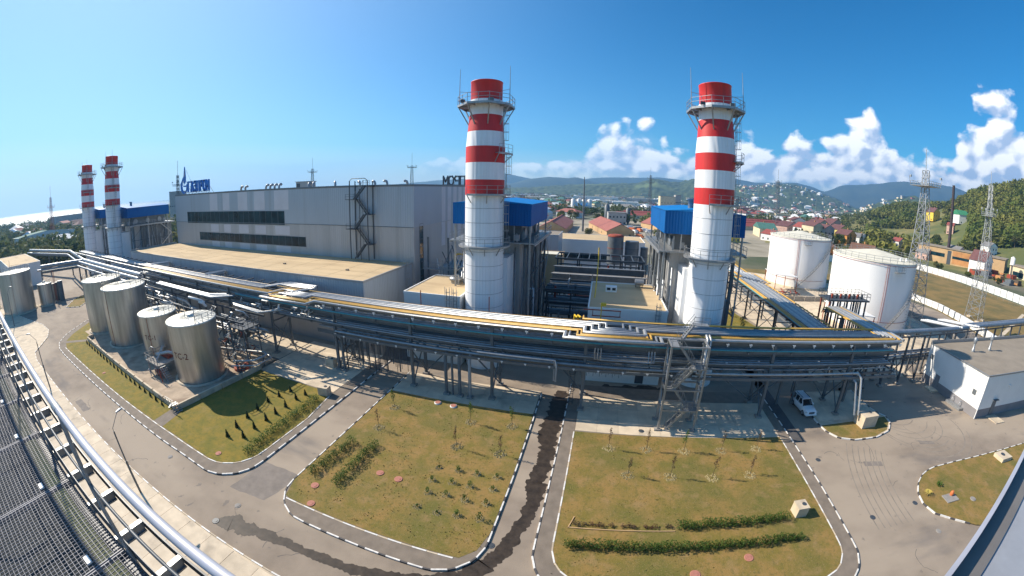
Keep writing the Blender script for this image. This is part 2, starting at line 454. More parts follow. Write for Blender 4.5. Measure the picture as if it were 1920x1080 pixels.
M['brick_orange'] = mat('orange_brickwork', (0.46, 0.22, 0.08), 0.9, scale=0.2, var=0.18, coords='World')
M['plinth'] = mat('grey_plinth', (0.22, 0.21, 0.215), 0.85, scale=0.5, var=0.08, coords='World')
M['white_wall'] = mat('white_wall_panel', (0.76, 0.75, 0.72), 0.6, scale=0.3, var=0.04, coords='World')
M['roof_grey'] = mat('grey_roof_felt', (0.27, 0.225, 0.17), 0.9, scale=0.4, var=0.10, coords='World', bump=0.1)
M['dark_brown'] = mat('dark_brown_steel', (0.05, 0.035, 0.035), 0.8, var=0.2)
M['black'] = mat('black_rubber', (0.015, 0.015, 0.017), 0.7, var=0.1)
M['sign_blue'] = mat('sign_blue', (0.0, 0.17, 0.58), 0.4, var=0.05)
M['sign_dark'] = mat('sign_frame_grey', (0.08, 0.10, 0.12), 0.6, var=0.1)
M['patch'] = mat('asphalt_patch', (0.21, 0.178, 0.15), 0.92, scale=0.8, var=0.15, coords='World', bump=0.2, bscale=9)
M['tyre'] = mat('tyre_marks', (0.248, 0.208, 0.166), 0.92, scale=0.8, var=0.18, coords='World')
M['dust'] = mat('dusty_yard', (0.42, 0.36, 0.27), 0.95, scale=0.03, col2=(0.24, 0.21, 0.14), coords='World', detail=8)
M['stained'] = mat('stained_concrete', (0.40, 0.31, 0.22), 0.9, scale=0.5, var=0.2, coords='World', bump=0.2, bscale=6)
add_layer(M['stained'], (0.22, 0.15, 0.10), 0.4, 0.52, 0.66, (1, 1, 1), 0.7, 2.0, 7)
def leafy(m, k=0.38):
    nt = m.node_tree; N, L = nt.nodes, nt.links
    b = N['Principled BSDF']; o = next(n for n in N if n.type == 'OUTPUT_MATERIAL')
    tr_ = N.new('ShaderNodeBsdfTranslucent'); mx = N.new('ShaderNodeMixShader'); mx.inputs[0].default_value = k
    L.new(b.inputs['Base Color'].links[0].from_socket, tr_.inputs[0]); L.new(b.outputs[0], mx.inputs[1]); L.new(tr_.outputs[0], mx.inputs[2]); L.new(mx.outputs[0], o.inputs[0])
    return m
for k_ in ('leaf', 'leaf_dark', 'leaf_tree', 'leaf_olive', 'leaf_dry'): leafy(M[k_])
def tank_mat(name, c1, c2, rough, metal):
    m = mat(name, c1, rough, metal, scale=0.55, col2=c2, stretch=(1, 1, 0.10), bump=0.12, bscale=0.7, lo=0.34, hi=0.68, detail=7)
    return m
M['tank'] = tank_mat('weathered_aluminium_tank', (0.27, 0.262, 0.235), (0.62, 0.605, 0.55), 0.36, 0.7)
M['tank_far'] = tank_mat('grey_aluminium_tank', (0.36, 0.35, 0.32), (0.60, 0.58, 0.52), 0.4, 0.8)
M['tank_roof'] = mat('pale_tank_roof', (0.66, 0.64, 0.56), 0.5, 0.2, scale=1.0, var=0.08)
M['white_tank'] = mat('white_tank_paint', (0.83, 0.82, 0.80), 0.5, scale=0.25, var=0.03, stretch=(1, 1, 0.3))
add_layer(M['white_tank'], (0.60, 0.56, 0.50), 0.3, 0.56, 0.74, (2.0, 2.0, 0.05), 0.35, 5.0, 6)
M['tank_top'] = mat('cream_tank_roof', (0.66, 0.62, 0.50), 0.8, scale=0.4, var=0.08)

# ------------------------------------------------------------------ ground, roads, lawns
def arc(cx, cy, r, a0, a1, n=8):
    return [(cx + r * math.cos(math.radians(a0 + (a1 - a0) * i / n)), cy + r * math.sin(math.radians(a0 + (a1 - a0) * i / n))) for i in range(n + 1)]
def struct(name, mb, m):
    return mb.build(name, m, kind='structure')

M['ground'] = mat('town_ground', (0.15, 0.135, 0.085), 0.95, scale=0.012, col2=(0.055, 0.075, 0.025), coords='World', lo=0.40, hi=0.56, detail=10)
add_layer(M['ground'], (0.33, 0.30, 0.25), 0.03, 0.58, 0.66, (1, 1, 1), 0.8, 300.0, 6)
g = MB()
g.sheet([(-5600, -1600), (5600, -1600), (5600, 5600), (-5600, 5600)], 0.0)
struct('ground', g, M['ground'])
M['sea'] = mat('sea_water', (0.03, 0.11, 0.17), 0.55, scale=0.02, var=0.2, coords='World', bump=0.6, bscale=0.15)
sea = MB()
sea.sheet([(-5599, -1599), (-1300, -1599), (-1150, 250), (-1100, 420), (-1300, 560), (-2000, 1100), (-3000, 2000), (-5599, 3600)], 0.2)
struct('sea', sea, M['sea'])

yard = MB().sheet([(-330, 4), (64, 4), (130, 20), (100, 140), (60, 150), (-60, 150), (-260, 140), (-330, 60)], 0.02)
struct('road', yard, M['asphalt'])

KW, KB, KC = MB().box(-0.62, 0.62, -0.065, 0.065, 0, 0.16).mesh('kerb_white', M['white_paint']), MB().box(-0.30, 0.30, -0.065, 0.065, 0, 0.16).mesh('kerb_black', M['black_paint']), \
    MB().box(-0.45, 0.45, -0.06, 0.06, 0, 0.15).mesh('kerb_plain', M['concrete'])
def kerb(pts, second=None, closed=False, z=0.02, gap=0.02):
    root = thing('kerb', None, None); tag(root, kind='structure')
    pts = [Vector((*p, 0)) for p in pts]
    if closed: pts.append(pts[0])
    seg = [(pts[i + 1] - pts[i]).length for i in range(len(pts) - 1)]
    tot = sum(seg)
    def at(s):
        s = max(0, min(tot, s)); i = 0
        while i < len(seg) - 1 and s > seg[i]: s -= seg[i]; i += 1
        return pts[i] + (pts[i + 1] - pts[i]) * (s / max(seg[i], 1e-6))
    s, k = 0.0, 0
    other, ol = (KB, 0.60) if second is None else second
    while s < tot - 0.3:
        me, l = ((KW, 1.24), (other, ol))[k % 2]
        if s + l > tot: break
        a, b = at(s), at(s + l)
        place('kerb_stone', me, root, ((a + b) / 2 + Vector((0, 0, z + 0.001 * (k % 3)))), (0, 0, math.atan2(b.y - a.y, b.x - a.x)), ((b - a).length / l, 1, 1))
        s += l + gap; k += 1
    return root

ZS, ZL = 0.13, 0.14
# --- left plot: kerb, footpath, lawn
kL = [(-118, 40), (-112, 31), (-108.1, 25.9), (-103.0, 20.2), (-98.5, 17.2), (-94.5, 16.2), (-90, 16.0)] + [(-80, 16.0), (-60, 16.1), (-45, 16.1), (-40, 16.2)] + arc(-35.6, 20.8, 4.7, -90, -2, 10) + [(-30.9, 30), (-31.0, 50.5)]
struct('footpath', MB().sheet([(x, y) for x, y in kL] + [(-33.2, 50.5), (-33.2, 36.9), (-117, 40)], ZS), M['sidewalk'])
lawnL = [(-114, 37), (-107, 27.5), (-101.5, 21.5), (-97.5, 18.6), (-93, 17.6)] + [(-85, 17.6), (-59.5, 17.6), (-44, 17.8)] + arc(-36.6, 22.1, 4.4, -90, 0, 8) + [(-32.2, 30), (-33.3, 36.7), (-60, 36.9), (-100, 38)]
struct('lawn', MB().sheet(lawnL, ZL + 0.01), M['grass_green'])
kerb(kL)
kerb([(-93.3, 17.4), (-85, 17.4), (-59.5, 17.45), (-44, 17.6)] + arc(-36.6, 22.1, 4.55, -90, 0, 8) + [(-32.0, 30), (-33.1, 36.7)], (KC, 0.9), z=0.015)
struct('footpath', MB().sheet([(-98.6, 17.9), (-97.2, 17.4), (-92.3, 22.9), (-93.4, 23.6)], ZL + 0.018), M['sidewalk'])
struct('footpath', MB().sheet([(-49.6, 17.4), (-47.2, 17.4), (-48.2, 21.2), (-50.2, 21.2)], ZL + 0.018), M['sidewalk'])
# --- middle plot
kM = [(-26.2, 46.8), (-26.1, 30), (-26.0, 20.4)] + arc(-22.0, 20.4, 4.0, 180, 270, 9)[1:] + [(-12.5, 16.4)] + arc(-10.3, 20.4, 4.0, -90, 0, 9) + [(-6.25, 30), (-6.35, 46.8)]
struct('footpath', MB().sheet([p for p in kM if p[1] < 22] + [(-6.3, 21), (-26.0, 21)], ZS), M['sidewalk'])
lawnM = [(-26.0, 40.75), (-25.95, 20.6), (-25.2, 18.3), (-24.6, 18.15), (-8.0, 18.25), (-6.9, 19.4), (-6.4, 21.5), (-6.35, 30), (-6.5, 41.2)]
struct('lawn', MB().sheet(lawnM, ZL), M['grass'])
kerb(kM)
kerb([(-24.9, 18.0), (-8.0, 18.1)], (KC, 0.9), z=0.0)
# --- right plot
kR = [(-2.65, 50.0), (-2.7, 30), (-2.68, 21.2)] + arc(1.9, 20.8, 4.6, 180, 270, 9)[1:] + [(10, 16.2), (20, 16.2)] + arc(20.8, 20.8, 4.6, -90, 0, 10) + [(25.5, 30), (25.3, 50.0)]
struct('footpath', MB().sheet(kR, ZS), M['sidewalk'])
lawnR = [(-1.15, 38.3), (-1.15, 22.2)] + arc(2.2, 21.2, 3.35, 180, 270, 7) + [(10, 17.85), (20, 17.85)] + arc(20.4, 21.3, 3.45, -90, 0, 7) + [(23.9, 30), (23.95, 38.6)]
struct('lawn', MB().sheet(lawnR, ZL + 0.012), M['grass'])
kerb(kR)
kerb([(-1.25, 38.2), (-1.25, 22.2)] + arc(2.2, 21.2, 3.45, 180, 270, 7) + [(10, 17.75), (20, 17.75)] + arc(20.4, 21.3, 3.55, -90, 0, 7) + [(24.0, 30), (24.05, 38.4)], (KC, 0.9), z=0.0)
# --- small island and the plot far right
isl = [(30.95, 50), (31.0, 41.2), (31.3, 39.2), (32.4, 37.6), (34.6, 36.8), (38.4, 36.9), (41.4, 38.0), (43.1, 39.9), (43.4, 41.6), (42.2, 43.6), (42.0, 50)]
struct('pavement', MB().sheet(isl, ZS), M['concrete'])
struct('lawn', MB().sheet([(31.2, 40.6), (31.5, 39.3), (32.5, 37.85), (34.6, 37.05), (38.3, 37.15), (41.2, 38.25), (42.8, 40.0), (43.1, 41.5), (38, 41.2)], ZL), M['grass'])
kerb(isl)
frl = [(120, 30.5), (64.5, 29.0), (46.7, 29.3), (42.6, 29.2), (40.4, 28.6), (38.6, 27.4), (37.2, 25.7), (36.7, 23.9), (37.2, 22.2), (38.9, 20.8), (41.3, 19.0), (60, 12), (120, 8)]
struct('lawn', MB().sheet(frl, ZL), M['grass'])
kerb(frl[:-2])
# --- concrete strip below the camera and the apron by the far left tanks
strip_kerb = [(-170, 6.0), (-127, 15.5), (-119.5, 17.3), (-112, 17.6), (-106, 16), (-100.5, 12.8), (-97.5, 10.9), (-92, 10.2), (-81.4, 10.2), (-66, 10.3), (-50, 10.4), (-20, 10.6), (10, 10.6)]
struct('pavement', MB().sheet(strip_kerb + [(10, 4), (-170, 1)], 0.10), M['concrete'])
slab_me = MB().box(-1.48, 1.48, -1.60, 1.60, 0, 0.05).mesh('concrete_slab', M['slab'])
pv = thing('pavement', None, None, (0, 0, 0)); tag(pv, kind='structure')
for i in range(27):
    for j in range(2):
        x = -86.0 + 3.0 * i
        place('slab', slab_me, pv, (x, 8.75 - 3.25 * j + 0.05 * math.sin(i * 1.7), 0.078 + 0.004 * RND.random()), (0, 0, RND.uniform(-.004, .004)))
kerb([(-81.4, 10.3), (-66, 10.35), (-50, 10.4), (-20, 10.6), (10, 10.6)], (KC, 0.9), z=0.015)
kerb([(-170, 6.0), (-127, 15.5), (-119.5, 17.3), (-112, 17.6), (-106, 16), (-100.5, 12.8), (-97.5, 10.9), (-92, 10.2), (-81.4, 10.2)], (KC, 0.9), z=0.0)

# --- concrete paving under the pipe rack
slab2 = MB().box(-1.24, 1.24, -1.24, 1.24, 0, 0.06).mesh('concrete_slab_square', M['slab'])
def paving(x0, x1, y0, y1, base=0.13):
    struct('pavement', MB().box(x0, x1, y0, y1, 0.0, base), M['conc_grey'])
    r = thing('paving', None, None, (0, 0, 0)); tag(r, kind='structure')
    nx, ny = max(1, round((x1 - x0) / 2.5)), max(1, round((y1 - y0) / 2.5))
    sx, sy = (x1 - x0) / nx, (y1 - y0) / ny
    for i in range(nx):
        for j in range(ny):
            place('slab', slab2, r, (x0 + (i + .5) * sx, y0 + (j + .5) * sy, base - 0.03 + 0.003 * RND.random()), (0, 0, 0), (sx / 2.5, sy / 2.5, 1))
paving(-48.2, -33.1, 36.9, 50.4)
paving(-100, -48.4, 41.5, 49.0)
paving(-26.0, -6.5, 40.9, 46.8)
paving(-1.15, 24.0, 38.5, 46.8)
paving(31.5, 41.8, 41.6, 49.5)
# thin band of pale pavement behind the rack, and darker asphalt of the through road
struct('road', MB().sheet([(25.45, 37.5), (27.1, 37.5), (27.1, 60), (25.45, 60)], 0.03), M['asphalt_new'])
# --- wet trail along the road
rw = random.Random(5)
def ragged(pts, amp, step, rg):
    out = []
    for i in range(len(pts)):
        a, b = pts[i], pts[(i + 1) % len(pts)]
        n = max(1, int(math.hypot(b[0] - a[0], b[1] - a[1]) / step))
        for k in range(n):
            t = k / n
            p = (a[0] + (b[0] - a[0]) * t, a[1] + (b[1] - a[1]) * t)
            out.append((p[0] + amp * noise.noise(Vector((p[0] * 1.3, p[1] * 1.3, 3.3))), p[1] + amp * noise.noise(Vector((p[0] * 1.3, p[1] * 1.3, 9.3)))))
    return out
# (x, y, half width) down the middle of the trail
trail = [(-28.5, 11.9, .25), (-27.8, 12.3, .8), (-27.0, 12.7, .95), (-26.2, 12.9, .75), (-25.2, 13.0, .8), (-24, 13.35, .55), (-21.5, 13.7, .45), (-18.2, 13.9, .42), (-15, 14.15, .45), (-12, 14.75, .5), (-9.2, 15.6, .55), (-7.3, 16.7, .65),
         (-5.8, 18.2, .75), (-4.9, 20.2, .65), (-4.4, 22, .55), (-3.9, 24.5, .6), (-3.75, 26.5, .75), (-4.1, 29, .95), (-3.7, 31.5, .75), (-3.7, 34, .9), (-3.9, 36.5, 1.0), (-4.0, 39, 1.2), (-3.8, 42, 1.05), (-3.8, 45, 1.0), (-3.7, 48, .7)]
wetm = MB(); vs_ = []
for (x0, y0, w0), (x1, y1, w1) in zip(trail[:-1], trail[1:]):
    L_ = math.hypot(x1 - x0, y1 - y0); n = max(1, int(L_ / .16)); nx, ny = -(y1 - y0) / L_, (x1 - x0) / L_
    for k in range(n):
        t = k / n; x, y, w_ = x0 + (x1 - x0) * t, y0 + (y1 - y0) * t, w0 + (w1 - w0) * t
        row = []
        for sgn in (-1, 1):
            q = w_ * (1 + .55 * noise.noise(Vector((x * 1.1, y * 1.1, 4 * sgn))) + .35 * noise.noise(Vector((x * 4.1, y * 4.1, 7 * sgn))))
            row.append((x + sgn * nx * q, y + sgn * ny * q, 0.026))
        vs_.append(row)
wetm.add([p for r in vs_ for p in r], [(2 * i, 2 * i + 1, 2 * i + 3, 2 * i + 2) for i in range(len(vs_) - 1)])
struct('puddle', wetm, M['wet'])
struct('puddle', MB().sheet(ragged([(0.5, 46.9), (3, 47.6), (8, 47.3), (11, 48.5), (13.5, 47.6), (13, 50.8), (8, 51.2), (2, 50.8)], 0.7, 0.3, rw), 0.026), M['wet'])

# --- grounds behind the rack, to the right
struct('lawn', MB().sheet([(26.5, 79), (28, 79), (37, 76), (33, 95), (36, 112), (33.5, 112), (30.5, 96)], 0.05), M['grass_green'])
struct('pavement', MB().sheet([(37.5, 53), (60, 54), (62, 60), (86, 62), (92, 75), (92, 118), (88, 150), (38, 150), (36.8, 112), (34, 96), (37.5, 78)], 0.04), M['concrete'])
struct('road', MB().sheet([(20, 52), (30, 52), (37.2, 54), (37.0, 76), (28.4, 79), (33.5, 112), (34.5, 150), (20, 150)], 0.03), M['asphalt'])
kerb([(26.6, 70), (26.4, 79.0), (28.2, 88), (30.8, 98), (34.0, 112)])
struct('lawn', MB().sheet([(44, 152), (90, 152), (100, 150), (190, 178), (181, 146), (177, 102), (172, 60), (160, 52), (98, 58), (98, 62), (104.5, 68.5), (112, 98), (112, 110), (92, 128)], 0.06), M['grass_dry'])
struct('footpath', MB().sheet([(112, 71), (160, 92), (160, 90.5), (112, 69.5)], 0.075), M['concrete'])
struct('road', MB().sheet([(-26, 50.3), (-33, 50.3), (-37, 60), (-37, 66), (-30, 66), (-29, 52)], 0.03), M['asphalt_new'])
struct('road', MB().sheet([(184, 185), (187, 146), (183, 102), (178, 60), (186, 60), (192, 102), (196, 146), (194, 190)], 0.06), M['concrete'])
# far left: lawn between the roads, apron
struct('lawn', MB().sheet([(-131, 27.5), (-127, 31), (-137, 39), (-146, 42), (-140, 33)], 0.12), M['grass'])
kerb([(-131, 27.5), (-127, 31), (-137, 39), (-146, 42), (-140, 33), (-131, 27.5)])
# dusty ground round the red sheds, turning swirls of tyre marks on the wide road
struct('ground', MB().sheet([(-75, 152), (95, 190), (175, 195), (175, 330), (60, 380), (-70, 350)], 0.03), M['dust'])
struct('lawn', MB().sheet([(30, 160), (60, 160), (66, 190), (34, 188)], 0.06), M['grass_dry'])
tm = MB()
def track(cx, cy, r, a0, a1, w=.16):
    n = 26
    for k in range(n):
        p, q = math.radians(a0 + (a1 - a0) * k / n), math.radians(a0 + (a1 - a0) * (k + 1) / n)
        tm.quad((cx + r * math.cos(p), cy + r * math.sin(p), .0245), (cx + r * math.cos(q), cy + r * math.sin(q), .0245), (cx + (r + w) * math.cos(q), cy + (r + w) * math.sin(q), .0245), (cx + (r + w) * math.cos(p), cy + (r + w) * math.sin(p), .0245))
tg = random.Random(3)
for k in range(9):
    r = 3.2 + k * .62 + tg.uniform(-.15, .15); a0 = tg.uniform(180, 260)
    track(45.5 + .3 * k, 42.2 - .7 * k * .8, r, a0, a0 + tg.uniform(70, 130), tg.uniform(.1, .22))
for k in range(7):
    track(58, 22, 24 + .8 * k, 150, 180, .14)
for x in (): tm.quad((x, 12.3, .0245), (x + 17, 12.4, .0245), (x + 17, 12.6, .0245), (x, 12.5, .0245)); tm.quad((x, 14.2, .0245), (x + 17, 14.1, .0245), (x + 17, 14.3, .0245), (x, 14.4, .0245))
struct('road_marks', tm, M['tyre'])
for pl in ([(-31.0, 16.0), (-26.6, 16.6), (-25.9, 20.2), (-26.2, 21.4), (-30.7, 21.0)], [(33, 31.6), (35.6, 31.2), (35.9, 32.1), (33.2, 32.5)], [(44.5, 34.2), (47.2, 33.6), (47.4, 34.3), (44.8, 35)], [(-66, 11.2), (-61.5, 11.1), (-61.4, 12.2), (-66, 12.3)]):
    struct('road', MB().sheet(ragged(pl, .12, .25, None), 0.0225), M['patch'])
cm = MB(); cr_ = random.Random(44)
for _ in range(26):      # cracks
    if cr_.random() < .5: x, y = cr_.uniform(26.5, 56), cr_.uniform(16, 36)
    else: x, y = cr_.uniform(-85, -8), cr_.uniform(10.8, 15.6)
    a = cr_.uniform(0, 6.28); pr = None
    for k in range(cr_.randint(5, 14)):
        a += cr_.gauss(0, .35); w_ = cr_.uniform(.012, .03)
        q = ((x - w_ * math.sin(a), y + w_ * math.cos(a), .0235), (x + w_ * math.sin(a), y - w_ * math.cos(a), .0235))
        if pr: cm.quad(pr[0], pr[1], q[1], q[0])
        pr = q; x += .4 * math.cos(a); y += .4 * math.sin(a)
        if 16 < y < 40 and x < 25.6 or x > 36 and y < 29: break
struct('road_cracks', cm, M['asphalt_new'])
# manhole lids, each its own thing
def lid(x, y, r, m, label, cat='manhole cover', z=0.03, name='manhole_cover', h=0.05, grp=None):
    t = thing(name, label, cat, (x, y, z), group=grp)
    r *= .86
    MB().lathe([(r, 0), (r, h), (r * .93, h + .012)], n=20).build('collar', m, None).parent = t
    MB().lathe([(r * .55, h + .012), (r * .55, h + .035)], n=16).build('lid', m, None).parent = t
    return t
MG = 'red concrete manhole rings in the lawns'
for x, y, r, s in [(-23.5, 20.8, .48, 'red manhole ring in the middle lawn near its left hedge'), (-22.3, 18.6, .45, 'red manhole ring in the middle lawn, beside the bottom footpath corner'),
                   (-18.7, 25.3, .45, 'solid red manhole in the middle lawn, left one of the pair'), (-16.6, 25.2, .48, 'pale rimmed red manhole in the middle lawn, right one of the pair'),
                   (14.8, 20.8, .48, 'red manhole ring in the right lawn below the long hedge'), (10.0, 19.3, .5, 'red manhole ring at the bottom kerb edge of the right lawn'),
                   (-36.3, 18.9, .42, 'red manhole ring at the rounded corner of the left lawn'), (-72, 19.0, .4, 'small red manhole in the narrow lawn beside the tank yard wall')]:
    lid(x, y, r, M['manhole_red'], s, z=ZL, grp=MG)
for x, y, s in [(-18.7, 40.0, 'white ringed red manhole at the shaded lawn edge, left of its pair'), (-16.5, 39.9, 'white ringed red manhole at the shaded lawn edge, right of its pair')]:
    t = lid(x, y, .52, M['white_wall'], s, z=ZL, h=.12, grp=MG)
    MB().lathe([(.36, 0), (.36, .18)], n=16).build('red_cap', M['manhole_red'], None).parent = t
for x, y, s in [(-6.0, 20.3, 'dark round manhole cover lying in the wet trail on the road'), (27.3, 33.7, 'dark manhole cover in the road beside the right plot'),
                (35.8, 24.4, 'dark manhole cover beside the kerb of the far right lawn'), (29.3, 23.7, 'worn dark patch cover in the middle of the wide road'),
                (36.0, 19.9, 'pale worn manhole cover in the road below the far right lawn'), (-40.9, 14.9, 'pale round manhole cover on the road by the lamp post'),
                (-28.3, 14.6, 'pale round manhole cover at the mouth of the left side road'), (6.6, 39.4, 'dark manhole cover on the sunlit slab below the rack')]:
    lid(x, y, .38, M['conc_grey'] if 'pale' in s else M['dark_steel'], s, z=0.02 if y < 39 else 0.19, h=.02, grp='manhole covers in the road')
lid(-28.6, 11.9, .42, M['dark_steel'], 'spoked dark drain grating at the start of the wet trail', 'drain grating', z=0.02, h=.03, name='drain_grating')
lid(44.1, 22.5, .45, M['conc_grey'], 'grey round manhole in the far right lawn', z=ZL, h=.08)

# ------------------------------------------------------------------ buildings of the plant
WHITE, DST, GST, SIL = M['white_steel'], M['dark_steel'], M['grey_steel'], M['silver']
def rail(mb, pts, h=1.1, sp=1.5, r=0.03, mid=True, closed=False):
    """posts and two rails along a polyline of 3-D points"""
    pts = [Vector(p) for p in pts]
    if closed: pts.append(pts[0])
    for a, b in zip(pts[:-1], pts[1:]):
        n = max(1, int((b - a).length / sp + .5))
        for i in range(n + 1):
            if i == n and not (b is pts[-1] or b == pts[-1]): continue
            p = a.lerp(b, i / n); mb.bar(p, p + Vector((0, 0, h)), r * 1.6)
        for hh in ((h, h * .55) if mid else (h,)):
            mb.bar(a + Vector((0, 0, hh)), b + Vector((0, 0, hh)), r * 1.6)
    return mb
def ladder(mb, x, y, z0, z1, dx=0, dy=-1, w=0.5, cage=True, rung=0.6):
    """vertical ladder; (dx, dy) is the outward direction, hoops on that side"""
    sx, sy = -dy, dx
    for s in (-1, 1): mb.bar((x + sx * s * w / 2, y + sy * s * w / 2, z0), (x + sx * s * w / 2, y + sy * s * w / 2, z1), .06)
    z = z0 + .3
    while z < z1:
        mb.bar((x - sx * w / 2, y - sy * w / 2, z), (x + sx * w / 2, y + sy * w / 2, z), .04); z += rung
    if cage:
        z = z0 + 2.2
        while z < z1 + .6:
            pts = [(x + (sx * math.cos(a) * .42) + dx * math.sin(a) * .75, y + (sy * math.cos(a) * .42) + dy * math.sin(a) * .75, z) for a in [PI * k / 6 for k in range(7)]]
            for p, q in zip(pts[:-1], pts[1:]): mb.bar(p, q, .05)
            z += 1.2
        for k in (1, 3, 5):
            a = PI * k / 6
            px, py = x + (sx * math.cos(a) * .42) + dx * math.sin(a) * .75, y + (sy * math.cos(a) * .42) + dy * math.sin(a) * .75
            mb.bar((px, py, z0 + 2.2), (px, py, z1 + .4), .04)
    return mb
def window_x(parent, x0, x1, y, z0, z1, n, m_glass, out=-1, rows=1, fr=.07, name='window'):
    """window band in a wall that faces -Y (out=-1) or +Y: recessed panes, each a part, in a frame"""
    w = MB()
    yf = y + out * .03
    w.box(x0, x1, yf - .03, yf + .03, z0, z0 + fr); w.box(x0, x1, yf - .03, yf + .03, z1 - fr, z1)
    for i in range(n + 1):
        x = x0 + (x1 - x0 - fr) * i / n
        w.box(x, x + fr, yf - .03, yf + .028, z0 + fr, z1 - fr)
    fo = w.build(name, M['frame'], parent)
    for i in range(n):
        for j in range(rows):
            a = x0 + (x1 - x0 - fr) * i / n + fr; b = x0 + (x1 - x0 - fr) * (i + 1) / n
            za, zb = z0 + fr + (z1 - z0 - 2 * fr) * j / rows, z0 + fr + (z1 - z0 - 2 * fr) * (j + 1) / rows
            MB().box(a, b, yf - .005 - .01 * RND.random(), yf + .02, za, zb - (.05 if j < rows - 1 else 0)).build('pane', m_glass, fo)
    return fo

# ---- turbine hall
hall = thing('turbine_hall', 'huge windowless grey turbine hall with two long window bands and a company sign', 'industrial hall', (-82, 69.4, 0))
HX0, HX1, HY0, HY1, HZ = -128.5, -36.4, 69.4, 110.0, 27.3
def walls(name, m, z0, z1, e=0.0):
    b = MB()
    b.box(HX0 - e, HX1 + e, HY0 - e, HY0 + .3, z0, z1); b.box(HX0 - e, HX1 + e, HY1 - .3, HY1 + e, z0, z1)
    b.box(HX1 - .3, HX1 + e, HY0 + .301, HY1 - .301, z0, z1); b.box(HX0 - e, HX0 + .3, HY0 + .301, HY1 - .301, z0, z1)
    return b.build(name, m, hall)
walls('lower_wall', M['hall_lo'], 0, 19.1)
walls('upper_wall', M['hall_up'], 19.1, HZ, .07)
MB().box(HX0 - .05, HX1 + .05, HY0 - .05, HY1 + .05, HZ, HZ + .12).build('roof', M['roof_grey'], hall)
walls('parapet', M['frame'], HZ + .121, HZ + .45, .09)
# light stripes: upper part, between the bands, below the lower band
sx = [(-106.3, -102.1), (-99.3, -95.9), (-91.9, -87.5), (-84.6, -80.2), (-76.5, -71.2)]
for x0, x1 in sx:
    MB().box(x0, x1, HY0 - .09, HY0 - .072, 22.5, HZ - .05).build('light_stripe', M['stripe_light'], hall)
    MB().box(x0, x1, HY0 - .035, HY0 - .004, 16.35, 18.5).build('light_stripe', M['stripe_light'], hall)
    MB().box(x0, x1, HY0 - .035, HY0 - .004, 12.1, 13.55).build('light_stripe', M['stripe_light'], hall)
for k in range(6):
    y0 = 83.2 + k * 3.6
    MB().box(HX1 + .072, HX1 + .09, y0, y0 + 2.2, 19.2, HZ - .05).build('light_stripe', M['stripe_light'], hall)
    MB().box(HX1 + .004, HX1 + .03, y0, y0 + 2.2, 13.5, 19.0).build('light_stripe', M['stripe_light'], hall)
window_x(hall, -120.4, -72.8, HY0 - .05, 18.75, 22.2, 20, M['glass'], name='window_band')
window_x(hall, -113.3, -65.8, HY0, 13.7, 16.1, 20, M['glass'], name='window_band')
w = MB()
for z0, z1, n in ((2, 19.6, 11),):
    for i in range(n + 1):
        z = z0 + (z1 - z0) * i / n; w.box(HX1 - .0, HX1 + .08, 71.9, 73.5, z - .05, z + .05)
    w.box(HX1, HX1 + .08, 71.85, 71.95, z0, z1); w.box(HX1, HX1 + .08, 73.45, 73.55, z0, z1)
wf = w.build('stair_window', M['frame'], hall)
for i in range(11):
    MB().box(HX1 - .02, HX1 + .04, 71.96, 73.44, 2.06 + 1.6 * i, 3.54 + 1.6 * i).build('pane', M['glass_teal'], wf)
# seam trims
MB().box(HX0, HX1, HY0 - .12, HY0 - .072, 19.02, 19.16).build('seam', M['frame'], hall)
# roof vents and masts
vent = MB().tube([(0, 0, 0), (0, 0, 1.0), (.25, 0, 1.6), (.8, 0, 1.85), (1.2, 0, 1.6)], .38, 10)
vme = vent.mesh('roof_vent', M['silver_dull'])
vx = [(-97.5, 75), (-95.4, 75), (-86, 75), (-84.2, 75), (-82.4, 75), (-80.6, 75), (-72.3, 78), (-70.6, 78), (-64.8, 80), (-59.8, 84), (-56.4, 86), (-51.5, 84), (-49, 90)]
for i, (x, y) in enumerate(vx):
    r = thing('roof_vent', 'bent silver duct outlet on the hall roof, %s from the company sign' % ORD[i], 'roof vent', (x, y, HZ + .12), .3 * i, 'curved exhaust ducts on the hall roof')
    place('duct', vme, r, scale=(.8, .8, .8))
    MB().lathe([(.5, 0), (.5, .14)], n=12).build('flange', M['galv']).parent = r
t = thing('roof_cabin', 'small boxy ventilation cabin standing on the turbine hall roof', 'roof cabin', (-75, 80, HZ + .12))
MB().box(-77.5, -72.5, 78.5, 81, HZ + .12, HZ + 1.9).build('casing', M['hall_lo'], t)
MB().box(-77.7, -72.3, 78.3, 81.2, HZ + 1.9, HZ + 2.05).build('lid', M['galv'], t)
MB().box(-77.1, -76, 78.42, 78.5, HZ + .4, HZ + 1.5).build('louvre', M['dark_steel'], t)
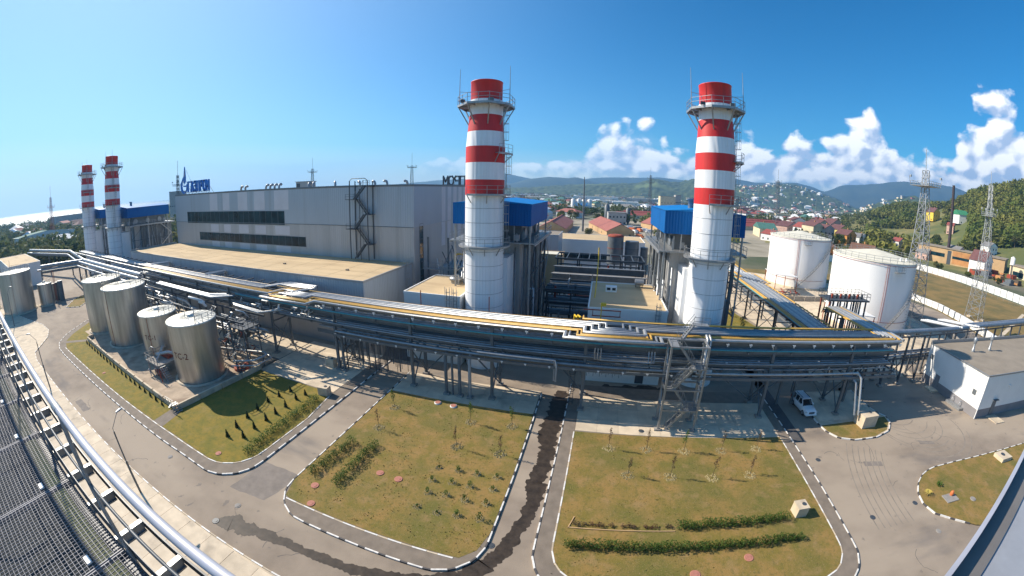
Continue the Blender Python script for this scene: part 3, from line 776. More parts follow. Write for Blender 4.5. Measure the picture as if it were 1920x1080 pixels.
# ---- external stair of the hall
t = thing('stair_tower', 'zigzag steel fire stair climbing the grey hall front from the tan roof', 'fire stair', (-48.3, 68, 12))
X0, X1, Y0, Y1 = -50.6, -46.0, 67.2, 69.2
MB().bar((X0, Y0, 12.2), (X0, Y0, 28.6), .16).build('post', DST, t)
for x, y in ((X1, Y0), (X1, Y1), (X0, Y1), (-48.0, Y0)): MB().bar((x, y, 12.2), (x, y, 28.6 if x != -48.0 else 27), .16 if x != -48 else .12).build('post', DST, t)
zs = [12.4, 15.5, 18.6, 21.7, 24.8, 27.6]
for i in range(5):
    a, b = (X0 + 1, X1 - 1) if i % 2 == 0 else (X1 - 1, X0 + 1)
    y = Y0 + .45 if i % 2 == 0 else Y1 - .5
    st = MB(); st.bar((a, y - .4, zs[i]), (b, y - .4, zs[i + 1]), .1, .3); st.bar((a, y + .4, zs[i]), (b, y + .4, zs[i + 1]), .1, .3)
    for k in range(12):
        f = (k + .5) / 12; st.box(a + (b - a) * f - .13, a + (b - a) * f + .13, y - .38, y + .38, zs[i] + (zs[i + 1] - zs[i]) * f, zs[i] + (zs[i + 1] - zs[i]) * f + .04)
    st.build('flight', DST, t)
    rr = MB(); rr.bar((a, y - .42, zs[i] + 1.05), (b, y - .42, zs[i + 1] + 1.05), .06)
    for k in range(5):
        f = k / 4; q = (a + (b - a) * f, y - .42, zs[i] + (zs[i + 1] - zs[i]) * f); rr.bar(q, (q[0], q[1], q[2] + 1.05), .05)
    rr.build('handrail', M['galv'], t)
for i, z in enumerate(zs[1:]):
    s = -1 if i % 2 else 1
    xa, xb = (X1 - 1.2, X1 + .5) if s > 0 else (X0 - 1.1, X0 + 1.2)
    lb = MB().box(xa, xb, Y0 - .1, Y1, z - .12, z); rail(lb, [(xa, Y0, z), (xb, Y0, z)], 1.05, 1.0); lb.build('landing', DST, t)
MB().tube([(X0, Y0, 28.6), (X0 + .6, Y0, 29.1), (X1 - .6, Y0, 29.1), (X1, Y0, 28.6)], .07, 6).build('top_frame', DST, t)

# ---- annex in front of the hall: pale flat roof, grey front
an = thing('hall_annex', 'long low grey annex with a pale tan flat roof in front of the hall', 'annex', (-84, 51.8, 0))
AX0, AX1, AY0, AY1, AZ = -130, -36.9, 51.8, 69.3, 11.9
MB().prism([(AX0, AY0), (AX1, AY0), (AX1, AY1 - .01), (AX0, AY1 - .01)], 4.3, AZ).build('upper_wall', M['hall_up'], an)
MB().prism([(AX0 + .2, AY0 + .2), (AX1 - .2, AY0 + .2), (AX1 - .2, AY1 - .02), (AX0 + .2, AY1 - .02)], 0, 4.3).build('base_wall', M['annex_wall'], an)
MB().prism([(AX0 + .25, AY0 + .25), (AX1 - .25, AY0 + .25), (AX1 - .25, AY1 - .02), (AX0 + .25, AY1 - .02)], AZ + .002, AZ + .05).build('roof', M['roof_tan'], an)
for k in range(15):
    MB().box(AX0 + 6 + 6.0 * k, AX0 + 6.12 + 6.0 * k, AY0 + .3, AY1 - .3, AZ + .05, AZ + .062).build('membrane_seam', M['roof_seam'], an)
for k in range(5): MB().box(AX0 + .3, AX1 - .3, AY0 + 3 + 3.1 * k, AY0 + 3.1 + 3.1 * k, AZ + .05, AZ + .058).build('membrane_seam', M['roof_seam'], an)
p = MB(); p.box(AX0 - .05, AX1 + .05, AY0 - .05, AY0 + .2, AZ - .2, AZ + .16); p.box(AX1 - .2, AX1 + .05, AY0 + .201, AY1 - .02, AZ - .2, AZ + .16); p.box(AX0 - .05, AX0 + .2, AY0 + .201, AY1 - .02, AZ - .2, AZ + .5)
p.build('parapet', M['annex_wall'], an)
rail(ladder(MB(), -36.5, 66.0, 0, 12.6, 1, 0), [(-36.7, 65.2, 12), (-36.7, 69.0, 12)], 1.1).build('ladder', M['galv'], an)
for x in (-62.0, -45.0):
    MB().box(x - .25, x + .25, 58, 58.5, AZ + .05, AZ + .3).build('roof_drain', M['roof_grey'], an)

# ---- company sign on the hall roof (letters stand as separate shapes on a lattice)
def glyph(ch, w, h, t):
    """strokes of a letter as bars in the XZ plane: list of polylines"""
    return {'Г': [[(0, 0), (0, h), (w, h)]], 'А': [[(0, 0), (w / 2, h), (w, 0)], [(w * .2, h * .35), (w * .8, h * .35)]],
            'З': [[(0, h * .85), (w * .25, h), (w * .8, h), (w, h * .78), (w * .75, h * .53), (w * .3, h * .53)], [(w * .75, h * .53), (w, h * .25), (w * .8, 0), (w * .25, 0), (0, h * .15)]],
            'П': [[(0, 0), (0, h), (w, h), (w, 0)]], 'Р': [[(0, 0), (0, h), (w * .75, h), (w, h * .75), (w * .75, h * .45), (0, h * .45)]],
            'О': [[(w * .25, 0), (0, h * .25), (0, h * .75), (w * .25, h), (w * .75, h), (w, h * .75), (w, h * .25), (w * .75, 0), (w * .25, 0)]],
            'М': [[(0, 0), (0, h), (w / 2, h * .35), (w, h), (w, 0)]]}[ch]
def word(root, txt, x, y, z, w, h, t, pitch, dep, m, mirror=False, name='letter'):
    for i, ch in enumerate(txt):
        b = MB()
        for pl in glyph(ch, w, h, t):
            for (ax, az), (bx, bz) in zip(pl[:-1], pl[1:]):
                l = math.hypot(bx - ax, bz - az); ux, uz = (bx - ax) / l * t * .45, (bz - az) / l * t * .45
                if mirror: ax, bx, ux = w - ax, w - bx, -ux
                xo = x + (-(i + 1) if mirror else i) * pitch
                b.bar((xo + ax - ux, y, z + az - uz), (xo + bx + ux, y, z + bz + uz), dep, t)
        b.build(name, m, root)
sg = thing('roof_sign', 'blue company sign with flame emblem reading ГАЗПРОМ on the hall roof corner', 'roof sign', (-117, 71, HZ))
word(sg, 'ГАЗПРОМ', -122.6, 71.3, 28.6, 1.4, 2.9, .5, 1.95, .45, M['sign_blue'])
# the emblem: a ring opening into a pointed flame with a small lighter above it
ring = MB()
cx, cz = -125.4, 30.2
outer = []; inner = []
for k in range(25):
    a = math.radians(20 - 330 * k / 24)
    th = .28 + .75 * max(0, math.sin(math.radians(330 * k / 24 - 95))) ** 1.2 if k > 6 else .35
    outer.append((cx + 2.3 * math.cos(a), cz + 2.3 * math.sin(a)))
    inner.append((cx + (2.3 - th) * math.cos(a), cz + (2.3 - th) * math.sin(a)))
def slab_xz(mb, quad, y0, y1):
    vs = [(x, y0, z) for x, z in quad] + [(x, y1, z) for x, z in quad]; n = len(quad)
    mb.add(vs, [tuple(range(n)), tuple(reversed(range(n, 2 * n)))] + [(i, n + i, n + (i + 1) % n, (i + 1) % n) for i in range(n)])
for k in range(24):
    slab_xz(ring, [outer[k], outer[k + 1], inner[k + 1], inner[k]], 71.1, 71.45)
slab_xz(ring, [(cx - .2, cz + .35), (cx + 2.05, cz + .35), (cx + 2.05, cz - .1), (cx - .2, cz - .1)], 71.1, 71.45)
ring.build('emblem_ring', M['sign_blue'], sg)
fl = MB()
flame = [(cx - 1.5, cz + 1.5), (cx - .9, cz + 2.6), (cx - .05, cz + 3.3), (cx + .15, cz + 4.6), (cx + .55, cz + 6.4), (cx + .95, cz + 4.6), (cx + 1.25, cz + 2.9), (cx + .95, cz + 1.2), (cx + .35, cz + .9), (cx - .1, cz + 1.7)]
slab_xz(fl, flame, 71.12, 71.43)
fl.build('emblem_flame', M['sign_blue'], sg)
fw = MB(); slab_xz(fw, [(cx + .35, cz + 3.6), (cx + .55, cz + 5.4), (cx + .75, cz + 3.6), (cx + .55, cz + 3.2)], 71.04, 71.11)
fw.build('emblem_highlight', M['white_paint'], sg)
fr = MB()
for k in range(9):
    x = -126.5 + 2.0 * k
    fr.bar((x, 71.6, HZ + .12), (x, 71.6, HZ + 1.2), .1); fr.bar((x, 74.0, HZ + .12), (x, 71.7, HZ + (4.5 if k < 2 else 3.2)), .08); fr.bar((x, 71.6, HZ + .2), (x + 1, 71.6, HZ + 1.0), .07)
fr.bar((-126.8, 71.6, HZ + 1.0), (-109.6, 71.6, HZ + 1.0), .1); fr.bar((cx + .5, 71.8, cz + 5.5), (cx + 3.4, 74.5, HZ + .2), .07)
fr.build('frame', M['galv'], sg)
sg2 = thing('roof_sign', 'dark sign at the back edge of the hall roof, its letters ПРОМ seen from behind', 'roof sign', (-41, 109, HZ))
word(sg2, 'ГАЗПРОМ', -34.3, 109.0, 27.95, 1.45, 2.5, .4, 1.82, .35, M['sign_dark'], mirror=True)
fr = MB()
for k in range(8): fr.bar((-47 + 1.8 * k, 108.6, HZ + .1), (-47 + 1.8 * k, 108.6, 30.3), .08)
fr.bar((-47.3, 108.6, 28), (-34, 108.6, 28), .09); fr.bar((-47.3, 108.6, 30), (-34, 108.6, 30), .09); fr.build('frame', M['sign_dark'], sg2)

# ---- small annex left of the first stack and the building between the stacks
def flat_building(name, label, x0, x1, y0, y1, h, wall, roof, base=None, cat='building', lip=.16):
    t = thing(name, label, cat, ((x0 + x1) / 2, y0, 0))
    MB().box(x0, x1, y0, y1, 0 if base is None else 1.3, h).build('wall', wall, t)
    if base is not None: MB().box(x0 + .02, x1 - .02, y0 + .02, y1 - .02, 0, 1.3).build('plinth', base, t)
    MB().box(x0 + .15, x1 - .15, y0 + .15, y1 - .15, h + .002, h + .04).build('roof', roof, t)
    p = MB(); p.box(x0 - .06, x1 + .06, y0 - .06, y0 + .13, h - .2, h + lip); p.box(x0 - .06, x1 + .06, y1 - .13, y1 + .06, h - .2, h + lip)
    p.box(x0 - .06, x0 + .13, y0 + .131, y1 - .131, h - .2, h + lip); p.box(x1 - .13, x1 + .06, y0 + .131, y1 - .131, h - .2, h + lip)
    p.build('parapet', wall, t)
    return t
b1 = flat_building('gas_building', 'low pale building with tan roof left of the nearer striped stack', -29.3, -19.9, 51.9, 64.5, 11.0, M['white_wall'], M['roof_tan'])
ladder(MB(), -20.6, 51.75, 6, 12.2, 0, -1).build('ladder', M['galv'], b1)
ladder(MB(), -21.7, 51.75, 6, 12.2, 0, -1).build('ladder', M['galv'], b1)
t = thing('roof_fan', 'squat roof fan casting shadow on the tan roof by the first stack', 'roof fan', (-23.6, 60, 11.04))
MB().lathe([(.9, 11.04), (.9, 11.6), (1.15, 11.6), (1.15, 12.0), (.7, 12.15)], (-23.6, 60), 16).build('casing', M['galv'], t)
MB().lathe([(.5, 12.15), (.5, 12.4)], (-23.6, 60), 12).build('motor', M['grey_steel'], t)
b2 = flat_building('pump_building', 'white flat building with shaded tan roof between the two near stacks', -1.2, 9.9, 51.7, 67.3, 11.1, M['white_wall'], M['roof_tan'])
MB().box(6.4, 7.6, 51.62, 51.7, .15, 2.4).build('door', M['dark_steel'], b2)
MB().box(-.4, 5.6, 51.6, 51.7, 2.0, 3.4).build('sign_board', M['galv'], b2)
ladder(MB(), 8.5, 51.55, 5, 12.2, 0, -1).build('ladder', M['galv'], b2)
t = thing('roof_unit', 'white roof unit with two dark fan openings on the shaded roof', 'ventilation unit', (2.1, 61.5, 11.14))
MB().box(1.2, 3.0, 61, 62.2, 11.14, 12.0).build('casing', M['white_wall'], t)
for k in (0, 1): MB().box(1.4 + .85 * k, 1.95 + .85 * k, 60.97, 61, 11.45, 11.85).build('fan_opening', M['black'], t)
t = thing('roof_silencer', 'horizontal grey silencer drum at the back of the shaded roof', 'silencer', (6.5, 65, 11.14))
MB().tube([(6.2, 65.4, 12.0), (7.7, 65.4, 12.0)], .55, 14).build('drum', M['galv'], t)
for x in (6.4, 7.5): MB().bar((x, 65.4, 11.1), (x, 65.4, 11.6), .12).build('leg', DST, t)

# ---- right building beside the car park
rb = thing('switch_building', 'white building with brown flat roof and grey plinth right of the pipe rack', 'building', (60.5, 37.6, 0))
RX0, RY0, RX1, RY1, RZ = 60.5, 37.6, 96, 52.0, 6.8
MB().box(RX0, RX1, RY0, RY1, 1.5, RZ).build('wall', M['white_wall'], rb)
MB().box(RX0 + .03, RX1 - .03, RY0 + .03, RY1 - .03, 0, 1.5).build('plinth', M['plinth'], rb)
MB().box(RX0 + .15, RX1, RY0 + .15, RY1 - .15, RZ + .002, RZ + .05).build('roof', M['roof_grey'], rb)
p = MB(); p.box(RX0 - .05, RX1, RY1 - .2, RY1 + .05, RZ - .1, RZ + .55); p.box(RX0 - .06, RX1, RY0 - .06, RY0 + .1, RZ - .12, RZ + .1); p.box(RX0 - .06, RX0 + .1, RY0 + .101, RY1 - .201, RZ - .12, RZ + .1)
p.build('parapet', M['galv'], rb)
def door_x(parent, x, y0, y1, z0, z1, m):       # door in a wall facing -X
    d = MB().box(x - .05, x, y0, y1, z0, z1).build('door', m, parent)
    MB().box(x - .1, x - .051, y1 - .2, y1 - .12, (z0 + z1) / 2, (z0 + z1) / 2 + .2).build('handle', M['galv'], d)
    return d
door_x(rb, RX0, 47.6, 48.7, .3, 2.6, M['plinth'])
MB().box(RX0 - 1.6, RX0 - .01, 47.1, 49.2, 0, .28).build('doorstep', M['concrete'], rb)
d = MB().box(64.4, 65.5, RY0 - .06, RY0, .2, 2.5).build('door', M['grey_steel'], rb)
MB().box(64.3, 65.6, RY0 - .5, RY0 - .061, 2.75, 2.85).build('door_canopy', M['dark_steel'], rb)
MB().box(63.9, 66.4, RY0 - 2.6, RY0 - .05, 0, .14).build('doorstep', M['concrete'], rb)
for yy, zz in ((39.0, 3.2), (50.5, 4.4)): MB().box(RX0 - .06, RX0, yy, yy + .8, zz, zz + .8).build('louvre', M['grey_steel'], rb)
for yy in (41.2, 43.0): MB().tube([(RX0 - .1, yy, 1.2), (RX0 - .5, yy, 1.3), (RX0 - .6, yy, .6)], .07, 8).build('outlet_pipe', M['galv'], rb)
MB().box(RX0 - 1.1, RX0 - .02, 40.4, 43.9, 0, .4).build('cable_pit_cover', M['galv'], rb)
MB().bar((RX0 - .06, RY0 - .06, .1), (RX0 - .06, RY0 - .06, RZ), .12).build('downpipe', M['white_steel'], rb)
MB().box(68, 68.3, RY0 - .3, RY0, 4.6, 4.9).build('wall_lamp', M['white_wall'], rb)
for i, (x, y, hh) in enumerate(((67.2, 47.0, 1.9), (72.5, 46.9, 2.2))):
    t = thing('vent_pipe', 'grey vent stack with cap on the brown roof, %s of two' % ('left one' if i == 0 else 'right one'), 'vent pipe', (x, y, RZ + .05), group='capped vent pipes on the brown roof')
    MB().lathe([(.32, RZ + .05), (.32, RZ + .5), (.2, RZ + .6), (.2, RZ + hh)], (x, y), 12).build('pipe', M['galv'], t)
    MB().lathe([(.3, RZ + hh - .35), (.38, RZ + hh), (.38, RZ + hh + .45), (.15, RZ + hh + .7)], (x, y), 12).build('cap', M['silver_dull'], t)

# ------------------------------------------------------------------ striped stacks (built once at the origin, then copied)
def make_stack(label):
    t = thing('chimney_stack', label, 'chimney', (0, 0, 0), group='red and white striped stacks')
    R0, RT = 2.83, 2.42
    def rad(z):
        return R0 if z <= 32.9 else (RT if z >= 37.4 else R0 + (RT - R0) * (z - 32.9) / 4.5)
    MB().lathe([(R0, 0), (R0, 9.4)], n=40, cap_top=False).build('shaft', M['white_shaft'], t)
    MB().lathe([(R0 + .02, 9.4), (R0 + .02, 18.6)], n=40, cap_top=False).build('shaft', M['white_shaft'], t)
    MB().lathe([(R0, 18.6), (R0, 26.0)], n=40, cap_top=False).build('shaft', M['white_shaft'], t)
    zz = [26.0, 28.2, 30.6, 32.9, 35.05, 37.45, 39.7]
    for i in range(6):
        a, b = zz[i], zz[i + 1]
        ms = [(rad(a), a), (rad((a + b) / 2), (a + b) / 2), (rad(b), b)]
        MB().lathe([(r + .01, z) for r, z in ms], n=40, cap_top=False).build('stripe', M['red_paint'] if i % 2 == 0 else M['white_shaft'], t)
    for k in range(12):
        z = 1.6 + 2.05 * k
        if not 18.2 < z < 19.4: MB().lathe([(R0 + .021, z), (R0 + .035, z + .03), (R0 + .021, z + .06)], n=40, cap_top=False).build('seam', M['galv'], t)
    c = MB().lathe([(2.3, 39.7), (2.32, 42.4), (2.36, 42.45), (2.36, 42.55), (2.2, 42.6), (2.12, 42.3)], n=40, cap_top=False)
    c.build('cap', M['red_paint'], t)
    MB().lathe([(2.12, 42.3), (2.12, 36.0)], n=32, cap_top=False).build('flue', M['black'], t)
    # top platform, octagonal, on raking struts
    pl = MB()
    n = 8
    ro = 4.15
    for k in range(n):
        a, b = 2 * PI * (k + .5) / n, 2 * PI * (k + 1.5) / n
        i0, i1 = (2.5 * math.cos(a), 2.5 * math.sin(a)), (2.5 * math.cos(b), 2.5 * math.sin(b))
        o0, o1 = (ro * math.cos(a), ro * math.sin(a)), (ro * math.cos(b), ro * math.sin(b))
        pl.prism([i0, o0, o1, i1], 38.95, 39.02)
        pl.bar((*o0, 38.85), (*o1, 38.85), .12, .3)
        pl.bar((*i0, 38.85), (*o0, 38.85), .12, .26)
    pl.build('top_platform', M['galv'], t)
    r_ = MB(); rail(r_, [(ro * math.cos(2 * PI * (k + .5) / n), ro * math.sin(2 * PI * (k + .5) / n), 39.02) for k in range(n)], 1.25, 1.5, .035, closed=True); r_.build('railing', M['galv'], t)
    for k in range(8):
        a = 2 * PI * (k + .5) / n
        MB().bar((2.45 * math.cos(a), 2.45 * math.sin(a), 36.0), ((ro - .05) * math.cos(a), (ro - .05) * math.sin(a), 38.8), .16).build('strut', M['galv'], t)
    for a in (100, -2):
        a = math.radians(a + 90)
        x, y = ro * math.cos(a), ro * math.sin(a)
    for sx_ in (-1, 1):
        x, y = 3.75 * sx_, -1.2
        rd = MB(); rd.tube([(x, y, 38.9), (x, y, 44.6)], .07, 6, r1=.03); rd.bar((x, y, 41.1), (2.2 * sx_, -.4, 41.1), .05)
        rd.build('lightning_rod', M['galv'], t)
    MB().box(1.2, 1.9, -3.2, -2.8, 39.1, 39.6).build('lamp_box', M['grey_steel'], t)
    MB().box(-2.9, -2.3, -3.1, -2.7, 39.1, 39.5).build('lamp_box', M['dark_steel'], t)
    # ladder on the right flank with cages and two small landings
    def lad(z0, z1, dy): return ladder(MB(), 2.55 + (R0 - 2.55 if z1 < 33 else 0) + .25, dy, z0, z1, 1, 0)
    lad(18.8, 27, -.9).build('ladder', M['galv'], t)
    lad(26.8, 32, .2).build('ladder', M['galv'], t)
    lad(31.6, 39, -.6).build('ladder', M['galv'], t)
    def landing(z, a0, a1, ro2, nn, nm='landing'):
        m = MB(); pts = []
        for k in range(nn):
            a, b = math.radians(a0 + (a1 - a0) * k / nn), math.radians(a0 + (a1 - a0) * (k + 1) / nn)
            q = [(2.86 * math.cos(a), 2.86 * math.sin(a)), (ro2 * math.cos(a), ro2 * math.sin(a)), (ro2 * math.cos(b), ro2 * math.sin(b)), (2.86 * math.cos(b), 2.86 * math.sin(b))]
            m.prism(q, z - .08, z); m.bar((*q[1], z - .15), (*q[2], z - .15), .08, .22)
            pts.append((*q[1], z)); last = (*q[2], z)
            if k % 2 == 0: m.bar((2.85 * math.cos(a), 2.85 * math.sin(a), z - 1.3), (*q[1], z - .15), .1)
        pts.append(last)
        rail(m, pts, 1.15, 1.2, .03)
        m.build(nm, M['galv'], t)
    landing(32.0, -45, 25, 4.0, 3)
    landing(26.2, -115, 25, 3.75, 6)
    landing(18.8, -215, 35, 3.75, 14, 'ring_walkway')
    return t
def make_boiler(label):
    t = thing('heat_recovery_boiler', label, 'boiler house', (0, 0, 0), group='blue roofed boiler houses behind the stacks')
    # y=0 is the stack centre; everything lies behind it
    MB().box(-3.2, 3.1, 1.6, 6.2, 0, 16.6).build('flue_duct', M['white_shaft'], t)
    MB().box(-4.7, 4.1, 6.21, 9.0, 0, 18.2).build('casing', M['hall_lo'], t)
    MB().box(-4.9, 4.9, 9.01, 22.0, 0, 18.0).build('casing', M['grey_steel'], t)
    d = MB().box(-6.9, 6.9, 3.4, 22.5, 18.55, 18.75)
    for s in (-1, 1):
        d.box(s * 6.9 - .1, s * 6.9 + .1, 3.4, 22.5, 18.3, 18.55)
    d.build('deck', M['galv'], t)
    rail(MB(), [(6.9, 3.4, 18.75), (6.9, 22.5, 18.75), (-6.9, 22.5, 18.75), (-6.9, 3.4, 18.75)], 1.15, 1.6, .04).build('railing', M['galv'], t)
    # blue penthouse
    x0, x1, y0, y1, z0 = -6.3, 6.3, 3.3, 20.6, 21.35
    b = MB()
    b.box(x0, x1, y0, y0 + .12, z0, 24.7); b.box(x0, x1, y1 - .12, y1, z0, 24.7)
    b.box(x0, x0 + .12, y0 + .121, y1 - .121, z0, 24.7); b.box(x1 - .12, x1, y0 + .121, y1 - .121, z0, 24.7)
    b.build('penthouse_wall', M['blue'], t)
    b = MB()
    b.add([(x0 - .15, y0 - .15, 24.7), (x1 + .15, y0 - .15, 24.7), (x1 + .15, y1 + .15, 24.7), (x0 - .15, y1 + .15, 24.7), (0, y0 - .15, 25.25), (0, y1 + .15, 25.25)],
          [(0, 1, 4), (1, 2, 5, 4), (2, 3, 5), (3, 0, 4, 5), (0, 3, 2, 1)])
    b.build('penthouse_roof', M['blue_roof'], t)
    MB().box(x0 + .1, x1 - .1, y0 + .13, y1 - .13, z0, z0 + .15).build('penthouse_floor', M['dark_steel'], t)
    MB().lathe([(.45, 24.9), (.45, 26.4), (.6, 26.4), (.6, 26.7)], (-1.5, 8), 12).build('vent', M['galv'], t)
    rg = random.Random(4)
    for x in (-6.1, -3.6, 0, 3.6, 6.1):
        for y in (3.8, 11.5, 19.8):
            MB().bar((x, y, 18.7 if abs(x) < 5 else 0), (x, y, z0 + .1), .24 if abs(x) > 5 else .16).build('column', M['galv'], t)
    MB().box(-4.4, 4.4, 5.5, 19.4, 18.76, 21.3).build('sun_block_core', M['grey_steel'], t)  # solid core added to block the sun passing between deck and penthouse
    # drums and equipment between deck and penthouse
    for y in (7, 12, 17): MB().tube([(-4.8, y, 19.9), (4.8, y, 19.9)], .8, 14).build('steam_drum', M['silver_dull'], t)
    eq = MB()
    for k in range(46):
        x, y = rg.uniform(-5.8, 5.8), rg.uniform(4, 20)
        eq.bar((x, y, 18.75), (x, y, rg.uniform(19.6, 21.3)), rg.choice((.08, .12, .2)))
        if k % 3 == 0: eq.box(x - .4, x + .4, y - .3, y + .3, 19.0, 19.9)
    eq.build('deck_fittings', M['silver_dull'], t, 'stuff')
    # downcomers and bracing on both flanks
    for s in (-1, 1):
        for k in range(15):
            y = 4.5 + k * 1.2; r = rg.choice((.08, .12, .16, .22, .28)); x = s * (5.25 + rg.uniform(0, .9))
            z1 = rg.uniform(8, 18.3); z0_ = rg.choice((0, 0, 0, 2, 5))
            pts = [(x, y, z0_), (x, y, z1)]
            if rg.random() < .6: pts = [(x, y, z0_), (x, y, z1 - 1), (x, y + rg.choice((-1, 1)), z1 - 1), (x, y + rg.choice((-1, 1)), 18.3)]
            if rg.random() < .35: pts = pts + [(s * 4.9, pts[-1][1], pts[-1][2])]
            MB().tube(pts, r, 8).build('pipe', M['silver_dull'] if rg.random() < .7 else M['grey_steel'], t)
        br = MB()
        for k in range(4):
            y = 4 + k * 5.2
            for z in (4.5, 9, 13.5): br.bar((s * 6.1, y, z), (s * 6.1, min(y + 5.2, 22), z), .16)
            if k % 2 == 0:
                for z in (0, 4.5, 9, 13.5): br.bar((s * 6.1, y, z), (s * 6.1, y + 5.2, z + 4.5), .1)
        for y in (9.2, 14.4): br.bar((s * 6.1, y, 0), (s * 6.1, y, 18.5), .24)
        br.build('bracing', M['dark_steel'], t)
    for k in range(9):
        x = -5.4 + k * 1.25
        if abs(x) < 3.3: continue
        z1 = rg.uniform(10, 18)
        MB().tube([(x, 6.0, 0), (x, 6.0, z1), (x, 6.6, z1)], rg.choice((.08, .14, .2)), 8).build('pipe', M['silver_dull'], t)
    st = MB()
    for i in range(4):      # service stair at the back right
        z = 2 + 4.2 * i; a, b_ = (16, 21) if i % 2 == 0 else (21, 16)
        st.bar((6.6, a, z), (6.6, b_, z + 4.2), .1, .3); st.bar((6.6, a, z + 1.1), (6.6, b_, z + 5.3), .06)
    st.build('stair', M['galv'], t)
    return t
SY = 54.2
s0 = make_stack('near striped stack, left of the centre pair, with the white building at its foot'); s0.location = (-16.85, SY, 0)
copy_tree(s0, (15.6, SY, 0), label='near striped stack, the right one of the centre pair, beside the white fuel tanks')
copy_tree(s0, (-150.6, SY, 0), label='far striped stack next to the hall end, the larger looking of the distant pair')
copy_tree(s0, (-183.2, SY, 0), label='farthest striped stack at the left end of the plant, smallest of the four')
h0 = make_boiler('boiler house with deep blue penthouse behind the near stack left of centre'); h0.location = (-16.85, SY, 0)
copy_tree(h0, (15.6, SY, 0), label='boiler house with blue penthouse behind the near stack on the right')
copy_tree(h0, (-150.6, SY, 0), label='boiler house with blue penthouse between the far stack and the hall end')
copy_tree(h0, (-183.2, SY, 0), label='boiler house with blue penthouse glimpsed between the two distant stacks')

# ------------------------------------------------------------------ the long pipe rack
rack = thing('pipe_rack', 'long raised pipe rack carrying silver and yellow pipes across the whole plant', 'pipe rack', (-20, 45, 0))
ZT = 10.7
def pipe(root, pts, r, m, n=10, name='pipe'):
    return MB().tube(pts, r, n).build(name, m, root)
def loops(y, r, js, z=ZT, x0=-170, x1=42):
    """straight pipe along X at y with jogs: list of (xa, xb, y2)"""
    pts = [(x0, y, z)]
    for xa, xb, y2 in js:
        if xa > x0: pts += [(xa, y, z), (xa, y2, z)]
        pts += [(xb, y2, z), (xb, y, z)]
    pts.append((x1, y, z))
    return pts
# front silver, second silver
def front(y, o):
    # jog left (Z shape): toward the annex, then toward the road
    return [(-170, y, ZT), (-50.6 - o, y, ZT), (-50.6 - o + .6, y + 3.0 - 2 * o, ZT), (-45.8 + o, y + 3.0 - 2 * o, ZT), (-50.2 + o, y - 1.9 + o, ZT), (-40.2 - o, y - 1.9 + o, ZT), (-40.0 + o, y, ZT),
            (-3.4 + o, y, ZT), (-3.4 + o, y - 1.75, ZT), (7.75 - o, y - 1.75, ZT), (7.75 - o, y, ZT), (43.2, y, ZT)]
pipe(rack, front(42.9, 0), .19, SIL)
pipe(rack, [(-3.0 + .1, 43.32, ZT - .05), (-2.9, 41.7, ZT - .05), (7.2, 41.7, ZT - .05), (7.2, 43.32, ZT - .05), (43.0, 43.32, ZT - .05)], .13, M['silver_dull'])
def yellowp(y, o, x1=42.6):
    return [(-102, y, ZT), (-50.0 - o, y, ZT), (-49.3 - o, y + 2.6, ZT), (-46.6, y + 2.6, ZT), (-49.6 + o, y - 1.7, ZT), (-40.6 - o, y - 1.7, ZT), (-40.3 + o, y, ZT),
            (-2.0 + o, y, ZT), (-2.0 + o, y - 1.6, ZT), (6.6 - o, y - 1.6, ZT), (6.6 - o, y, ZT), (x1, y, ZT)]
pipe(rack, yellowp(43.75, 0), .12, M['yellow'])
pipe(rack, yellowp(44.1, .45), .12, M['yellow'])
pipe(rack, [(-102, 44.42, ZT), (-50.9, 44.42, ZT), (-50.3, 46.6, ZT), (-47.3, 46.6, ZT), (-50.0, 42.75, ZT), (-41.6, 42.75, ZT), (-41.4, 44.42, ZT), (-2.9, 44.42, ZT)], .11, M['yellow'])
pipe(rack, [(-102, 43.45, ZT), (-50.9, 43.45, ZT), (-50.4, 46.0, ZT)], .10, M['yellow'])
for k, (y, r) in enumerate(((45.0, .21), (45.7, .165), (46.32, .15), (46.92, .14))):
    o = k * .85
    pts = [(-170, y, ZT + .05)]
    pts += [(-54.6 + o * .5, y, ZT + .05), (-53.6 + o * .5, y + 3.2, ZT + .05), (-44.6 - o * .4, y + 3.2, ZT + .05), (-48.4 + .6 * o, y - 1.2, ZT + .05), (-42.6 - .3 * o, y - 1.2, ZT + .05), (-42.3 + .2 * o, y, ZT + .05)]
    pts += [(.2 + o - 1.4, y, ZT + .05), (.2 + o - 1.4, y - 1.8, ZT + .05), (6.0 - o, y - 1.8, ZT + .05), (6.0 - o, y, ZT + .05), (40.6 - .3 * k, y, ZT + .05), ]
    pts += [(40.4 - .3 * k, y, ZT + .05)]
    pipe(rack, pts, r, SIL if k < 2 else M['silver_dull'])
pipe(rack, [(-120, 47.4, ZT), (-.9, 47.4, ZT)], .07, M['yellow'])
for k in range(3): pipe(rack, [(-1.9 - .45 * k, 48.6, ZT - 1), (-1.9 - .45 * k, 48.6, ZT + .25), (-1.5 - .45 * k if k else 41.5, 48.0 - .1 * k if k else 47.7, ZT + .25 if k else ZT + .25)] if k else
                       [(-1.6, 48.6, ZT - 1), (-1.6, 48.6, ZT + .2), (-1.6, 47.6, ZT + .2), (41.2, 47.6, ZT + .2)], .13, M['yellow_bright'] if k else M['yellow'])
for x0, x1 in ((-105, -54), (-39, -1.5), (7, 40)):
    MB().box(x0, x1, 44.62, 47.2, 10.44, 10.47).build('gap_shade_sheet', DST, rack)  # thin dark sheet added so the gaps between top pipes read as shade
